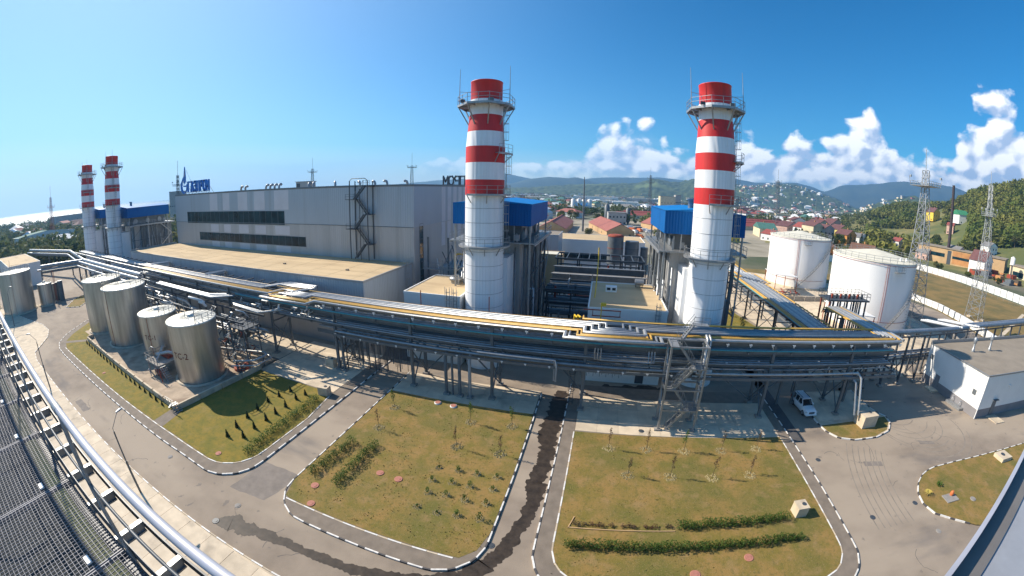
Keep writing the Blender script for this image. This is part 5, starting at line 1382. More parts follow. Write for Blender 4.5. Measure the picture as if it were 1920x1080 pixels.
# white fuel tanks
def white_tank(label, x, y, r, h, a_st):
    t = thing('fuel_tank', label, 'fuel tank', (x, y, 0), group='white fuel tanks')
    MB().lathe([(r + .35, 0), (r + .35, .5), (r, .52)], (x, y), 64, cap_top=False).build('base_ring', M['concrete'], t)
    for k in range(4):
        z0, z1 = .5 + (h - .5) * k / 4, .5 + (h - .5) * (k + 1) / 4
        MB().lathe([(r + .01 * (k % 2), z0), (r + .01 * (k % 2), z1)], (x, y), 64, cap_top=False).build('shell_ring', M['white_tank'], t)
    MB().lathe([(r + .15, h - .1), (r + .2, h + .05), (r * .98, h + .12), (.3, h + 1.9), (.01, h + 1.92)], (x, y), 64, cap_top=False).build('roof', M['tank_top'], t)
    rail(MB(), [(x + (r + .05) * math.cos(2 * PI * k / 36), y + (r + .05) * math.sin(2 * PI * k / 36), h + .08) for k in range(36)], 1.25, 2.2, .04, closed=True).build('railing', M['galv'], t)
    cr = MB(); pa = None
    for k in range(65):
        a = 2 * PI * k / 64; q = (x + (r + .18) * math.cos(a), y + (r + .18) * math.sin(a), h - .45)
        if pa: cr.bar(pa, q, .07)
        pa = q
    cr.build('foam_ring', M['rust'], t)
    a = math.radians(a_st)
    for da in (0, .045): MB().bar((x + (r + .12) * math.cos(a + da), y + (r + .12) * math.sin(a + da), 3.2 if da else 2.8), (x + (r + .12) * math.cos(a + da), y + (r + .12) * math.sin(a + da), h - .4), .07).build('standpipe', M['rust'], t)
    cr = MB(); pa = None
    for k in range(20):
        b_ = a - 1.5 + 2.6 * k / 19; q = (x + (r + .15) * math.cos(b_), y + (r + .15) * math.sin(b_), 3.0)
        if pa: cr.bar(pa, q, .07)
        pa = q
    cr.build('ring_pipe', M['rust'], t)
    # curved stair up the right side
    n = 34; a0, a1 = math.radians(a_st + 4), math.radians(a_st + 78)
    st = MB(); hr = MB(); pa = pb = None
    for k in range(n + 1):
        b_ = a0 + (a1 - a0) * k / n; z = .5 + (h - .6) * k / n
        c_, s_ = math.cos(b_), math.sin(b_)
        st.bar((x + (r + .1) * c_, y + (r + .1) * s_, z), (x + (r + .95) * c_, y + (r + .95) * s_, z), .34, .06)
        q = (x + (r + 1.0) * c_, y + (r + 1.0) * s_, z + .05); q2 = (q[0], q[1], z + 1.1)
        if pa: st.bar(pa, q, .08, .22); hr.bar(pb, q2, .06)
        if k % 2 == 0: hr.bar(q, q2, .05)
        pa, pb = q, q2
    st.build('stair', M['galv'], t); hr.build('handrail', M['galv'], t)
    # service balcony near the top
    b_ = a + .18; b2 = MB()
    pts = [(x + (r + e) * math.cos(b_ + d), y + (r + e) * math.sin(b_ + d), h - 1.6) for d, e in ((0, 0), (0, 1.3), (.2, 1.3), (.2, 0))]
    b2.prism([p[:2] for p in pts], h - 1.75, h - 1.6); rail(b2, pts, 1.1, .7, .035); b2.build('balcony', M['galv'], t)
    # gooseneck
    for da in (.5, .8): MB().lathe([(.25, h + .1), (.25, h + 1.2)], (x + r * .8 * math.cos(a + da), y + r * .8 * math.sin(a + da)), 10).build('roof_nozzle', M['white_tank'], t)
    return t
white_tank('white fuel tank farther back, left of its twin', 71.4, 129.8, 11.15, 16.3, -122)
white_tank('nearer white fuel tank with lattice mast in front of it', 71.15, 86.6, 11.38, 16.4, -112)
# sheds at the tanks
def shed(label, x0, x1, y0, y1, z0, z1):
    t = thing('tank_shed', label, 'lean-to shelter', (x0, y0, 0))
    MB().add([(x0, y0, z0), (x1, y0, z1), (x1, y1, z1), (x0, y1, z0), (x0, y0, z0 + .15), (x1, y0, z1 + .15), (x1, y1, z1 + .15), (x0, y1, z0 + .15)],
             [(0, 3, 2, 1), (4, 5, 6, 7), (0, 1, 5, 4), (1, 2, 6, 5), (2, 3, 7, 6), (3, 0, 4, 7)]).build('roof', M['white_wall'], t)
    for x, z in ((x0 + .2, z0), (x1 - .2, z1)):
        for y in (y0 + .3, y1 - .3): MB().bar((x, y, 0), (x, y, z), .16).build('post', M['rust'], t)
    MB().bar((x0 + .2, y0 + .3, 1.4), (x1 - .2, y0 + .3, 1.4), .1).build('rail', M['rust'], t)
    return t
shed('white roofed shelter with rusty posts against the far white tank', 54.5, 62.5, 112, 121, 5.8, 5.2)
shed('white roofed shelter between pipe branch and the near white tank', 52.5, 60.8, 70, 80, 6.5, 5.8)
pl = thing('pipe_pile', 'reddish bundle of pipes and valves lying by the far white tank shelter', 'pipe bundle', (58, 113, 0))
for k in range(14): pipe(pl, [(54 + rg.uniform(0, 9), 108 + rg.uniform(0, 7), rg.uniform(.3, 1.6)), (57 + rg.uniform(0, 6), 109 + rg.uniform(0, 5), rg.uniform(.3, 1.6))], .15, M['rust'] if k % 2 else M['grey_steel'], 6)

# retaining wall of white precast blocks right of the tanks
wb = thing('block_wall', 'row of white precast wall blocks along the brown grass right of the tanks', 'retaining wall', (108, 85, 0))
blk = MB().box(-1.3, 1.3, -.35, .35, 0, 2.0).mesh('wall_block', M['white_wall'])
line = [(92, 128), (112.3, 112), (113.2, 98), (110.5, 85), (106.5, 72), (103, 62)]
for a, b in zip(line[:-1], line[1:]):
    a, b = Vector((*a, 0)), Vector((*b, 0)); n = round((b - a).length / 3.0)
    for i in range(n):
        p = a.lerp(b, (i + .5) / n); place('wall_block', blk, wb, (p.x - 108, p.y - 85, 0), (0, 0, math.atan2(b.y - a.y, b.x - a.x)))
fn = thing('boundary_wall', 'long white boundary wall beyond the brown grass on the right', 'boundary wall', (180, 140, 0))
line = [(95, 186), (140, 186), (181, 184), (184.5, 147), (180.5, 103), (172, 55)]
for a, b in zip(line[:-1], line[1:]): wallseg(fn, a, b, 3.2, .3, M['white_wall'], 'wall_panel', 4.0)
wf = thing('wire_fence', 'thin wire mesh fence line just inside the white boundary wall', 'fence', (172, 130, 0))
b = MB(); line = [(120, 176), (172, 174), (176, 146), (171, 103), (163, 60)]
for a, c in zip(line[:-1], line[1:]): rail(b, [(*a, 0), (*c, 0)], 2.0, 3.5, .035)
b.build('posts', M['galv'], wf)
wl = thing('dark_wall', 'grey concrete dike wall between the near white tank and the lattice mast', 'dike wall', (92, 75, 0))
for a, b in (((62, 60.5), (87, 62.5)), ((87, 62.5), (93, 75)), ((93, 75), (93, 118)), ((54, 104), (88, 106))): wallseg(wl, a, b, 1.4, .3, M['conc_grey'], 'wall_panel', 4)

# ------------------------------------------------------------------ lattice masts
def lattice(label, x, y, h, w0, w1, m, arms=(), top=4, sec=None, rot=.4, name='lattice_mast', dishes=0):
    t = thing(name, label, 'mast', (x, y, 0), rot)
    sec = sec or max(6, int(h / 2.6))
    legs = [MB() for _ in range(4)]; br = MB()
    def P(k, z):
        w = w0 + (w1 - w0) * min(1, z / (h * .82)); a = PI / 4 + k * PI / 2
        return (w * .7071 * math.cos(a), w * .7071 * math.sin(a), z)
    th = max(.065, h * .0023)
    for i in range(sec):
        z0, z1 = (h - top) * i / sec, (h - top) * (i + 1) / sec
        for k in range(4):
            legs[k].bar(P(k, z0), P(k, z1), th * 1.5); br.bar(P(k, z0), P((k + 1) % 4, z1), th * .8); br.bar(P((k + 1) % 4, z0), P(k, z1), th * .8); br.bar(P(k, z1), P((k + 1) % 4, z1), th * .8)
    for mb, nm in ((legs[0], 'leg'), (legs[1], 'leg'), (legs[2], 'leg'), (legs[3], 'leg'), (br, 'bracing')):
        ob = bpy.data.objects.new(nm, mb.mesh(nm, m)); COL.objects.link(ob); ob.parent = t
    sp = MB().bar((0, 0, h - top), (0, 0, h), th * 1.3)
    ob = bpy.data.objects.new('spike', sp.mesh('spike', m)); COL.objects.link(ob); ob.parent = t
    for z, r in arms:
        pf = MB(); pf.box(-r, r, -r, r, z, z + .1); rail(pf, [(-r, -r, z), (r, -r, z), (r, r, z), (-r, r, z)], 1.1, 1.2, .04, closed=True)
        for k in range(4): pf.bar((r * (1 if k % 2 else -1), r * (1 if k > 1 else -1), z), (r * 1.1 * (1 if k % 2 else -1), r * 1.1 * (1 if k > 1 else -1), z + 2.2), .08); pf.box(r * (1 if k % 2 else -1) - .2, r * (1 if k % 2 else -1) + .2, r * (1 if k > 1 else -1) - .2, r * (1 if k > 1 else -1) + .2, z + 1.9, z + 2.4)
        ob = bpy.data.objects.new('platform', pf.mesh('platform', m)); COL.objects.link(ob); ob.parent = t
    for k in (range(4) if w0 > 3 else ()):
        p = P(k, 0); fo = MB().box(p[0] - .7, p[0] + .7, p[1] - .7, p[1] + .7, 0, .5)
        ob = bpy.data.objects.new('footing', fo.mesh('footing', M['concrete'])); COL.objects.link(ob); ob.parent = t
    return t
lattice('tall galvanised lattice mast in front of the near white tank', 78.5, 77.6, 43.2, 6.0, 1.3, M['galv'], ((34.5, 2.8),), 5, rot=.2)
lattice('galvanised lattice mast on brown grass, rightmost of the tall masts', 119.6, 87.0, 43.6, 5.0, 1.1, M['galv'], ((30.5, 2.0),), 4, rot=.3)
lattice('distant lattice mast rising behind the far white tank roof', 188.8, 404, 62, 6, 2, M['grey_steel'], ((44, 3), (48, 2.5)), 12)
lattice('thin distant lattice mast between the two near stacks', 59.8, 500, 60, 4.5, 1.5, M['grey_steel'], ((40, 3.5), (45, 3.0)), 10)
lattice('reddish lattice mast beyond the far left trees by the sea', -430, 88, 47, 4.5, 1.2, M['rust'], ((28, 2.5),), 10)
for x, y, h, l in ((-300, 330, 62, 'distant lattice antenna seen over the hall roof near the zigzag stair'), (-175, 330, 60, 'distant lattice antenna seen over the middle of the hall roof')):
    lattice(l, x, y, h, 5, 1.6, M['grey_steel'], ((46, 4),), 12)
lattice('thin reddish antenna mast just left of the emblem over the hall corner', -215, 118, 47, 3.0, 1.0, M['grey_steel'], ((33, 2.2),), 8)
t = thing('light_mast', 'slim grey lighting mast standing beyond the plant between red roofs', 'mast', (-12.5, 258, 0))
MB().tube([(-12.5, 258, 0), (-12.5, 258, 30), (-12.5, 258, 36)], .7, 8, r1=.2).build('pole', M['grey_steel'], t)
t = thing('factory_chimney', 'thin dark brown factory chimney in front of the tan workshop', 'chimney', (247, 214, 0))
MB().tube([(247, 214, 0), (247, 214, 52)], 1.35, 12, r1=1.0).build('shaft', M['dark_brown'], t)
for k, (x, y, h) in enumerate(((230, 560, 48), (265, 600, 46), (300, 640, 44), (122, 480, 36), (330, 560, 40))):
    t = thing('power_pole', 'pale distant pole, %s from the far white tank among town roofs' % ORD[k], 'pole', (x, y, 0))
    MB().tube([(x, y, 0), (x, y, h)], .45, 6, r1=.25).build('pole', M['galv'], t)

# ------------------------------------------------------------------ yard equipment between and behind the stacks
mid = thing('process_rack', 'dark multi storey process pipe rack in the shaded court between the near stacks', 'pipe rack', (0, 90, 0))
for y in (70, 78, 86, 94):
    for x in (-9.5, -5, 0, 5, 9.5):
        MB().bar((x, y, 0), (x, y, 11.6 if y > 80 else 8.5), .3).build('column', DST, mid)
for z in (4, 6.5, 8.3):
    for y in (69.6, 70.6, 72, 74, 76, 78): pipe(mid, [(-10, y, z + rg.uniform(-.2, .2)), (10, y, z)], rg.choice((.12, .2, .3)), [M['silver_dull'], DST, GST, M['galv']][int(y * z) % 4], 8)
for z, y in ((8.6, 70), (6, 70), (8.6, 78), (11.7, 86), (11.7, 94), (9, 86), (9, 94), (4, 70)): MB().bar((-10, y, z), (10, y, z), .3, .4).build('beam', DST if y < 90 else GST, mid)
for k in range(9): MB().bar((-10 + 2.5 * k, 86, 11.8), (-10 + 2.5 * k, 94, 11.8), .2).build('cross_beam', DST, mid)
for k, (z, y) in enumerate(((9.6, 79.5), (9.4, 81), (10.4, 83.5))):
    MB().box(-9.8, 9.8 - 3 * (k == 1), y, y + 1.0, z - 1.4, z).build('duct', [M['conc_grey'], GST, M['grey_steel']][k], mid)
    pipe(mid, [(-10, y - .5, z + .1), (10, y - .5, z + .1)], .1, SIL, 6)
for k in range(10): pipe(mid, [(-9 + 1.9 * k, 69.4, .3), (-9 + 1.9 * k, 69.4, rg.uniform(4, 8))], rg.choice((.1, .16)), M['silver_dull'] if k % 2 else DST, 7)
for k in range(70):
    x, y = rg.uniform(-9.8, 9.8), rg.uniform(69, 96); z = rg.uniform(1, 8)
    q = rg.random()
    if q < .4: pts = [(x, y, z), (x, y, z + rg.uniform(1.5, 4))]
    elif q < .7: pts = [(x, y, z), (x + rg.uniform(2, 6), y, z)]
    else: pts = [(x, y, z), (x, y, z + 1.5), (x, y + rg.uniform(2, 5), z + 1.5)]
    pipe(mid, pts, rg.choice((.06, .1, .16, .22)), [M['silver_dull'], GST, DST, M['galv'], M['rust']][k % 5 if k % 7 else 4], 7)
for k in range(10): MB().lathe([(.55, 0), (.55, rg.uniform(1.5, 3.2)), (.3, 3.4)], (-8.6 + 1.9 * k, 68.3 if k > 4 else 60 + k), 12).build('vessel', GST if k % 2 else M['silver_dull'], mid)
for k in range(6): MB().box(-9.5, -3.0, 56 + 2 * k, 56.3 + 2 * k, 3.6, 4.0).build('duct', GST, mid)
for x in (-9.5, -6.3, -3.2):
    for y in (56, 62, 68): MB().bar((x, y, 0), (x, y, 4), .25).build('column', DST, mid)
for y in (55.6, 56.4, 57.2, 60, 62): pipe(mid, [(-10, y, 4.5), (-2.4, y, 4.5)], .18, M['silver_dull'] if y > 56 else M['galv'], 8)
wh = flat_building('workshop', 'long pale building with tan roof behind the process rack', -22, 15, 132, 150, 10.2, M['white_wall'], M['roof_tan'])
window_x(wh, -15, 3, 132, 3, 5.5, 8, M['glass'], rows=1)
flat_building('workshop', 'grey boxy building beside the pale workshop, left of the drums', -25, -13, 118, 130, 13.0, M['hall_up'], M['roof_grey'])
flat_building('workshop', 'low cream roofed kiosk behind the left boiler house', -17, -10.5, 106, 112, 9.0, M['tan_wall'], M['tank_top'])
for k, (x, y, r, h, l) in enumerate(((4.2, 112, 2.3, 14.6, 'tall rust topped drum tank on the back rack'), (9.0, 112, 2.0, 13.2, 'shorter grey drum tank right of the tall drum'), (12.6, 112, 1.1, 11.6, 'smallest grey drum at the right end of the back rack'))):
    t = thing('drum_tank', l, 'drum tank', (x, y, 0), group='grey drum tanks on the back rack')
    MB().lathe([(r, 6.5), (r, h)], (x, y), 24).build('shell', M['grey_steel'], t)
    for z in (8.8, 11): 
        if z < h: MB().lathe([(r + .06, z), (r + .06, z + .15)], (x, y), 24, cap_top=False).build('hoop', M['rust'] if k == 0 else DST, t)
    for a in range(4): MB().bar((x + r * .8 * math.cos(a * PI / 2), y + r * .8 * math.sin(a * PI / 2), 0), (x + r * .8 * math.cos(a * PI / 2), y + r * .8 * math.sin(a * PI / 2), 6.5), .3).build('leg', DST, t)
    if k == 0: MB().lathe([(r + .05, h - .3), (r + .05, h + .05), (r * .7, h + .3)], (x, y), 24).build('rim', M['rust'], t)
# equipment in the gap between hall and the left boiler house
gp = thing('transformer_yard', 'grey transformer and bus duct yard between hall end wall and boiler house', 'transformer yard', (-29, 78, 0))
MB().box(-34, -24.5, 72, 84, 0, 7).build('housing', GST, gp)
MB().box(-33, -26, 74, 82, 7, 10.5).build('cooler', M['hall_lo'], gp)
b = MB().box(-35, -24, 70.5, 71, 10.6, 10.8); rail(b, [(-35, 70.5, 10.8), (-24, 70.5, 10.8)], 1.1, 1.4, .04); b.build('walkway', M['galv'], gp)
pipe(gp, [(-27.8, 70, 6), (-27.8, 70, 13.8), (-27.2, 70, 14.2), (-24.5, 70, 14.2)], .2, M['yellow'], 8)
pipe(gp, [(-22.3, 66, 11.5), (-22.3, 66, 14.6), (-20.4, 66, 14.7)], .16, M['white_steel'], 8)
pipe(gp, [(-22.3, 66, 11.5), (-20.4, 66, 11.2)], .16, M['white_steel'], 8)
for k in range(16):
    x, y = rg.uniform(-34, -23), rg.uniform(69, 84)
    pipe(gp, [(x, y, rg.uniform(7, 11)), (x + rg.uniform(-3, 3), y, rg.uniform(11, 15))], .12, [M['silver_dull'], GST, M['white_steel']][k % 3], 6)
for x in (-34.5, -30, -25): MB().bar((x, 72, 0), (x, 72, 17), .3).build('column', GST, gp)
# pale annex roofs on the far left
flat_building('workshop', 'low pale flat building behind the far left tanks', -232, -186, 17, 31, 8.4, M['white_wall'], M['roof_tan'])
xr = thing('pipe_bridge', 'thick pipe bridge crossing the road to the far left tanks', 'pipe bridge', (-150, 34, 0))
for k, (a, b) in enumerate((((-150, 41), (-156, 26)), ((-150, 41), (-190, 46)), ((-190, 46), (-232, 34)))):
    pipe(xr, [(*a, 9.6), (*b, 9.6)], .55, M['silver_dull'], 12); pipe(xr, [(a[0], a[1] - 1.5, 8.6), (b[0], b[1] - 1.5, 8.6)], .3, M['silver_dull'], 10)
    MB().bar((a[0], a[1], 7.8), (b[0], b[1], 7.8), .5, .8).build('truss', GST, xr)
pipe(xr, [(-128, 41, 9.6), (-150, 41, 9.6)], .6, M['silver_dull'], 12)
for x, y in ((-137, 39), (-138, 44), (-150, 41), (-156, 26), (-170, 44), (-190, 46), (-212, 40)): MB().bar((x, y, 0), (x, y, 8.5), .5).build('column', DST, xr)
fr = MB()
for k in range(3): fr.bar((-146 + 1.4 * k, 27.8, 0), (-146 + 1.4 * k, 27.8, 9), .1)
fr.build('gate_frame', M['rust'], xr)
for k in range(5): MB().lathe([(.9, 0), (.9, 4 + k * .5)], (-151 + 2 * k, 27 + k * .6), 12).build('vessel', DST if k % 2 else GST, xr)

# ------------------------------------------------------------------ platform in the foreground
FZ = CAM_H - 2.02
RY = 0.285
M['hand'] = mat('handrail_aluminium', (0.46, 0.46, 0.50), 0.45, 0.15, scale=3, var=0.12, stretch=(0.4, 3, 3), bump=0.05, bscale=12)
M['grate'] = mat('grating_steel', (0.27, 0.27, 0.29), 0.6, 0.1, scale=6, var=0.15)
plat = thing('service_platform', 'galvanised grating walkway with pipe handrail in the near left corner', 'walkway', (-4, 0, FZ))
gp_me = MB()
PW = 1.065
nb = 30
for i in range(nb):
    x = -PW / 2 + PW * i / nb
    gp_me.box(x, x + .0021, -1.9, .0, -.007, 0)
for j in range(54):
    y = -1.9 + 1.9 * j / 54
    gp_me.box(-PW / 2, PW / 2 - .01, y, y + .0026, -.007, .0006)
gp_me.box(-PW / 2, -PW / 2 + .008, -1.9, 0, -.032, .001); gp_me.box(PW / 2 - .012, PW / 2 - .004, -1.9, 0, -.032, .001)
gpm = gp_me.mesh('grating_panel', M['grate'])
clip = MB().box(-.08, .0, -.02, .02, .001, .014).mesh('clip', M['white_steel'])
for i in range(13):
    x = -2.47 - 1.075 * i + .54
    g_ = place('grating_panel', gpm, plat, (x + 4, .27, 0), (0, 0, 0))
    place('clip', clip, g_, (PW / 2 - .06, -.25, 0.002)); place('clip', clip, g_, (PW / 2 - .06, -1.2, 0.002), (0, 0, .3))
for i in range(3):
    g_ = place('grating_panel', gpm, plat, (-2.47 + 1.075 * (i + 1) + .54 + 4 - 1.075 * 0, .27, 0))
# handrail with a bolted joint, mid rail, toe board, stanchions
HZr = CAM_H - .96
MB().tube([(-15, RY, HZr), (-2.42, RY, HZr)], .0215, 20).build('handrail', M['hand'], plat)
MB().tube([(-2.33, RY, HZr), (1.2, RY, HZr)], .0215, 20).build('handrail', M['hand'], plat)
MB().tube([(-2.42, RY, HZr - .004), (-2.33, RY, HZr - .004)], .026, 16).build('joint_sleeve', M['galv'], plat)
MB().tube([(-15, RY, HZr - .46), (1.2, RY, HZr - .46)], .010, 8).build('mid_rail', M['dark_steel'], plat)
MB().box(-15, 1.2, RY + .012, RY + .018, FZ - .02, FZ + .13).build('toe_board', M['dark_steel'], plat)  # shade on the near face is put into its dark colour
for k in range(8):
    x = -.55 - 1.82 * k
    MB().box(x - .055, x + .055, RY - .006, RY + .008, FZ - .12, HZr - .018).build('stanchion', M['galv'], plat)
MB().box(-15, 1.2, RY - .07, RY - .0, FZ - .22, FZ - .035).build('edge_channel', M['dark_steel'], plat)
for k in range(22):   # outrigger beams under the edge
    x = -.75 - .62 * k
    bb = MB(); bb.box(x - .025, x + .025, RY + .0, RY + .36, FZ - .6, FZ - .585); bb.box(x - .025, x + .025, RY + .0, RY + .36, FZ - .5, FZ - .485); bb.box(x - .006, x + .006, RY, RY + .36, FZ - .585, FZ - .5)
    bb.build('outrigger', M['galv'], plat)
MB().box(-15, 1.2, RY + .37, RY + .385, FZ - .6, FZ - .5).build('edge_beam', M['dark_steel'], plat)
# return loop of the handrail at the far end of the walkway
MB().tube([(-7.2, .2, FZ + .9), (-7.2, -.2, FZ + .9), (-7.2, -.45, FZ + .75), (-7.2, -.5, FZ + .1)], .02, 10).build('return_rail', M['hand'], plat)
# the tower block that carries the walkway
tb = thing('cooling_block', 'dark cooler block below the walkway grating', 'tower block', (-6, -3, 0))
M['dark_block'] = mat('dark_block', (0.03, 0.035, 0.035), 0.9, var=0.2)
MB().box(-18, 4, -8, .1, 0, FZ - 1.2).build('wall', M['dark_block'], tb)
MB().box(-18, 4, -8, .12, FZ - 1.199, FZ - 1.1).build('roof', M['dark_block'], tb)
# channel rail and sheet metal casing on the right
cz = thing('duct_casing', 'grey sheet metal casing with a folded steel flange in the near right corner', 'duct casing', (1.2, .4, CAM_H - .7))
def along(t, off, z):
    a, d = Vector((.70, .315, 0)), Vector((.435, .19, 0)).normalized()
    nrm = Vector((d.y, -d.x, 0))
    p = a + d * t + nrm * off
    return (p.x, p.y, z)
z0 = CAM_H - .6
def strip(o0, o1, za, zb, nm, m):
    b = MB(); b.add([along(-.5, o0, za), along(4, o0, za), along(4, o1, za), along(-.5, o1, za), along(-.5, o0, zb), along(4, o0, zb), along(4, o1, zb), along(-.5, o1, zb)],
                    [(0, 3, 2, 1), (4, 5, 6, 7), (0, 1, 5, 4), (1, 2, 6, 5), (2, 3, 7, 6), (3, 0, 4, 7)]); b.build(nm, m, cz)
M['casing'] = mat('galvanised_sheet', (0.36, 0.37, 0.39), 0.45, 0.15, scale=5, var=0.12)
M['flange'] = mat('shaded_flange', (0.20, 0.185, 0.17), 0.6, 0.2, scale=4, var=0.12)  # shadowed inner side of the flange put into this brown-grey
strip(.0, .012, z0 - .004, z0 + .002, 'flange_lip', M['hand'])
strip(.012, .07, z0 - .05, z0 - .045, 'flange_web', M['flange'])
strip(.0, .004, z0 - .05, z0 - .0045, 'flange_side', M['flange'])
strip(.07, 1.6, z0 - .06, z0 - .052, 'sheet', M['casing'])

# ------------------------------------------------------------------ lamp posts
def lamp(label, x, y, h, adx, ady, base_z=.1):
    t = thing('street_lamp', label, 'street lamp', (x, y, base_z), group='slim street lamps')
    MB().tube([(x, y, base_z), (x, y, base_z + h * .45)], .12, 10).build('post', M['grey_steel'], t)
    MB().tube([(x, y, base_z + h * .45), (x, y, base_z + h - 1.4)], .075, 10).build('post', M['grey_steel'], t)
    MB().tube([(x, y, base_z + h - 1.4), (x, y, base_z + h - 1.1), (x + adx * .8, y + ady * .8, base_z + h - .15), (x + adx, y + ady, base_z + h)], .03, 8).build('arm', M['grey_steel'], t)
    hd = MB(); hx, hy, hz = x + adx * 1.15, y + ady * 1.15, base_z + h + .02
    L_ = math.hypot(adx, ady); ux, uy = adx / L_, ady / L_
    for f, w, hh in ((-.35, .08, .05), (-.1, .14, .09), (.2, .15, .1), (.45, .06, .05)):
        pass
    rings = []
    for f, w, hh in ((-.45, .07, .04), (-.22, .18, .10), (.18, .22, .11), (.5, .07, .04)):
        rings.append([(hx + ux * f - uy * w * c, hy + uy * f + ux * w * c, hz + hh * s) for c, s in ((1, 0), (.7, .8), (0, 1), (-.7, .8), (-1, 0), (-.6, -.5), (0, -.6), (.6, -.5))])
    vs = [p for r in rings for p in r]; n = 8
    hd.add(vs, [(i * n + j, i * n + (j + 1) % n, (i + 1) * n + (j + 1) % n, (i + 1) * n + j) for i in range(3) for j in range(n)], True)
    hd.add(rings[0], [tuple(range(n))]); hd.add(rings[-1], [tuple(range(n))])
    hd.build('lamp_head', M['silver_dull'], t)
    return t
lamp('street lamp with curved arm standing on the near pavement strip below the handrail', -38.2, 9.1, 8.6, -.4, 1.2)
lamp('street lamp on the pavement strip nearer the far left tanks', -74.7, 9.1, 9.1, -.5, -.9)
lamp('street lamp on the pale apron by the far left tank', -126.5, 10.2, 9.6, -.2, 1.0)
lamp('street lamp behind the pipe rack near the parked car', 30.8, 50.2, 6.6, .8, -.4)
# concrete boxes
def cbox(label, x, y, w, d, h, rot, lidm=True):
    t = thing('concrete_box', label, 'concrete box', (x, y, ZL), rot)
    o = place('box', MB().box(-w / 2, w / 2, -d / 2, d / 2, 0, h).mesh('box', M['concrete']), t)
    if lidm: place('lid', MB().lathe([(.22, h), (.22, h + .06)], (w * .18, 0), 14).mesh('lid', M['dark_steel']), t)
    place('rim', MB().box(-w / 2 - .03, w / 2 + .03, -d / 2 - .03, d / 2 + .03, h - .09, h - .001).mesh('rim', M['concrete']), t)
cbox('white concrete box at the right edge of the right lawn', 21.2, 25.6, 1.2, 1.2, 1.15, .08)
cbox('large grey concrete box on the small rounded island', 38.3, 40.2, 2.6, 2.1, 1.7, .1)
cbox('grey concrete box at the top corner of the left lawn', -33.9, 36.0, 1.5, 1.1, 1.2, .15)
cbox('grey concrete box under the rack by the left bundle of posts', -38.5, 43.5, 1.6, 1.0, 1.4, 0)
t = thing('fire_hydrant_cover', 'orange hydrant on grey slab in the far right lawn', 'hydrant', (40.6, 23.8, ZL))
MB().box(40.9 - .9, 40.9 + 1.1, 23.0, 24.3, ZL, ZL + .08).build('slab', M['conc_grey'], t)
M['orange'] = mat('orange_paint', (.62, .17, .05), .6)
MB().lathe([(.2, ZL + .08), (.26, ZL + .25), (.2, ZL + .5), (.12, ZL + .62)], (41.4, 24.0), 14).build('body', M['orange'], t)
t = thing('concrete_box', 'pale concrete chamber with dark lid at the far right lawn edge', 'concrete box', (56, 27.6, ZL))
MB().box(55.0, 57.4, 26.6, 28.4, ZL, ZL + .5).build('box', M['concrete'], t); MB().lathe([(.35, ZL + .5), (.35, ZL + .56)], (56.1, 27.6), 16).build('lid', M['dark_steel'], t)

# ------------------------------------------------------------------ parked car (white SUV), nose towards the camera
car = thing('parked_car', 'white four wheel drive car parked under the pipe rack on the service road', 'car', (30.4, 45.2, .03), math.radians(4))
M['car'] = mat('white_car_paint', (.80, .82, .84), .18, 0.0, var=.02)
M['car_glass'] = mat('car_glass', (.012, .015, .02), .05, spec=.9, var=.1)
M['lens'] = mat('headlight_lens', (.75, .78, .8), .1, .2, var=.05)
M['tail'] = mat('tail_light', (.45, .02, .02), .2, var=.05)
def loft(sec, caps=True):
    b = MB(); n = len(sec[0]); vs = [p for s in sec for p in s]
    fs = [(i * n + j, i * n + (j + 1) % n, (i + 1) * n + (j + 1) % n, (i + 1) * n + j) for i in range(len(sec) - 1) for j in range(n)]
    b.add(vs, fs, True); b.add(sec[0], [tuple(reversed(range(n)))]); b.add(sec[-1], [tuple(range(n))]); return b
def sect(y, hw, z0, z1, top=.86):
    return [(-hw * .94, y, z0), (-hw, y, z0 + .15), (-hw, y, z1 - .22), (-hw * top, y, z1), (0, y, z1 + .03), (hw * top, y, z1), (hw, y, z1 - .22), (hw, y, z0 + .15), (hw * .94, y, z0)]
ob = place('body', loft([sect(-2.42, .78, .42, .78), sect(-2.32, .90, .32, .98), sect(-1.7, .95, .3, 1.10), sect(-1.05, .96, .3, 1.16), sect(0, .97, .3, 1.18), sect(1.6, .96, .3, 1.18), sect(2.25, .93, .34, 1.16), sect(2.36, .86, .42, 1.05)]).mesh('body', M['car']), car)
def gh(y, hw, z1, top): return [(-hw, y, 1.12), (-hw * top, y, z1), (0, y, z1 + .03), (hw * top, y, z1), (hw, y, 1.12)]
place('cabin_glass', loft([gh(-1.12, .86, 1.15, .95), gh(-.42, .88, 1.78, .80), gh(.8, .88, 1.82, .82), gh(1.95, .87, 1.76, .82), gh(2.27, .85, 1.2, .92)]).mesh('glass', M['car_glass']), car)
place('roof', MB().prism([(-.70, -.45), (.70, -.45), (.71, 1.98), (-.71, 1.98)], 1.80, 1.875).mesh('roof', M['car']), car)
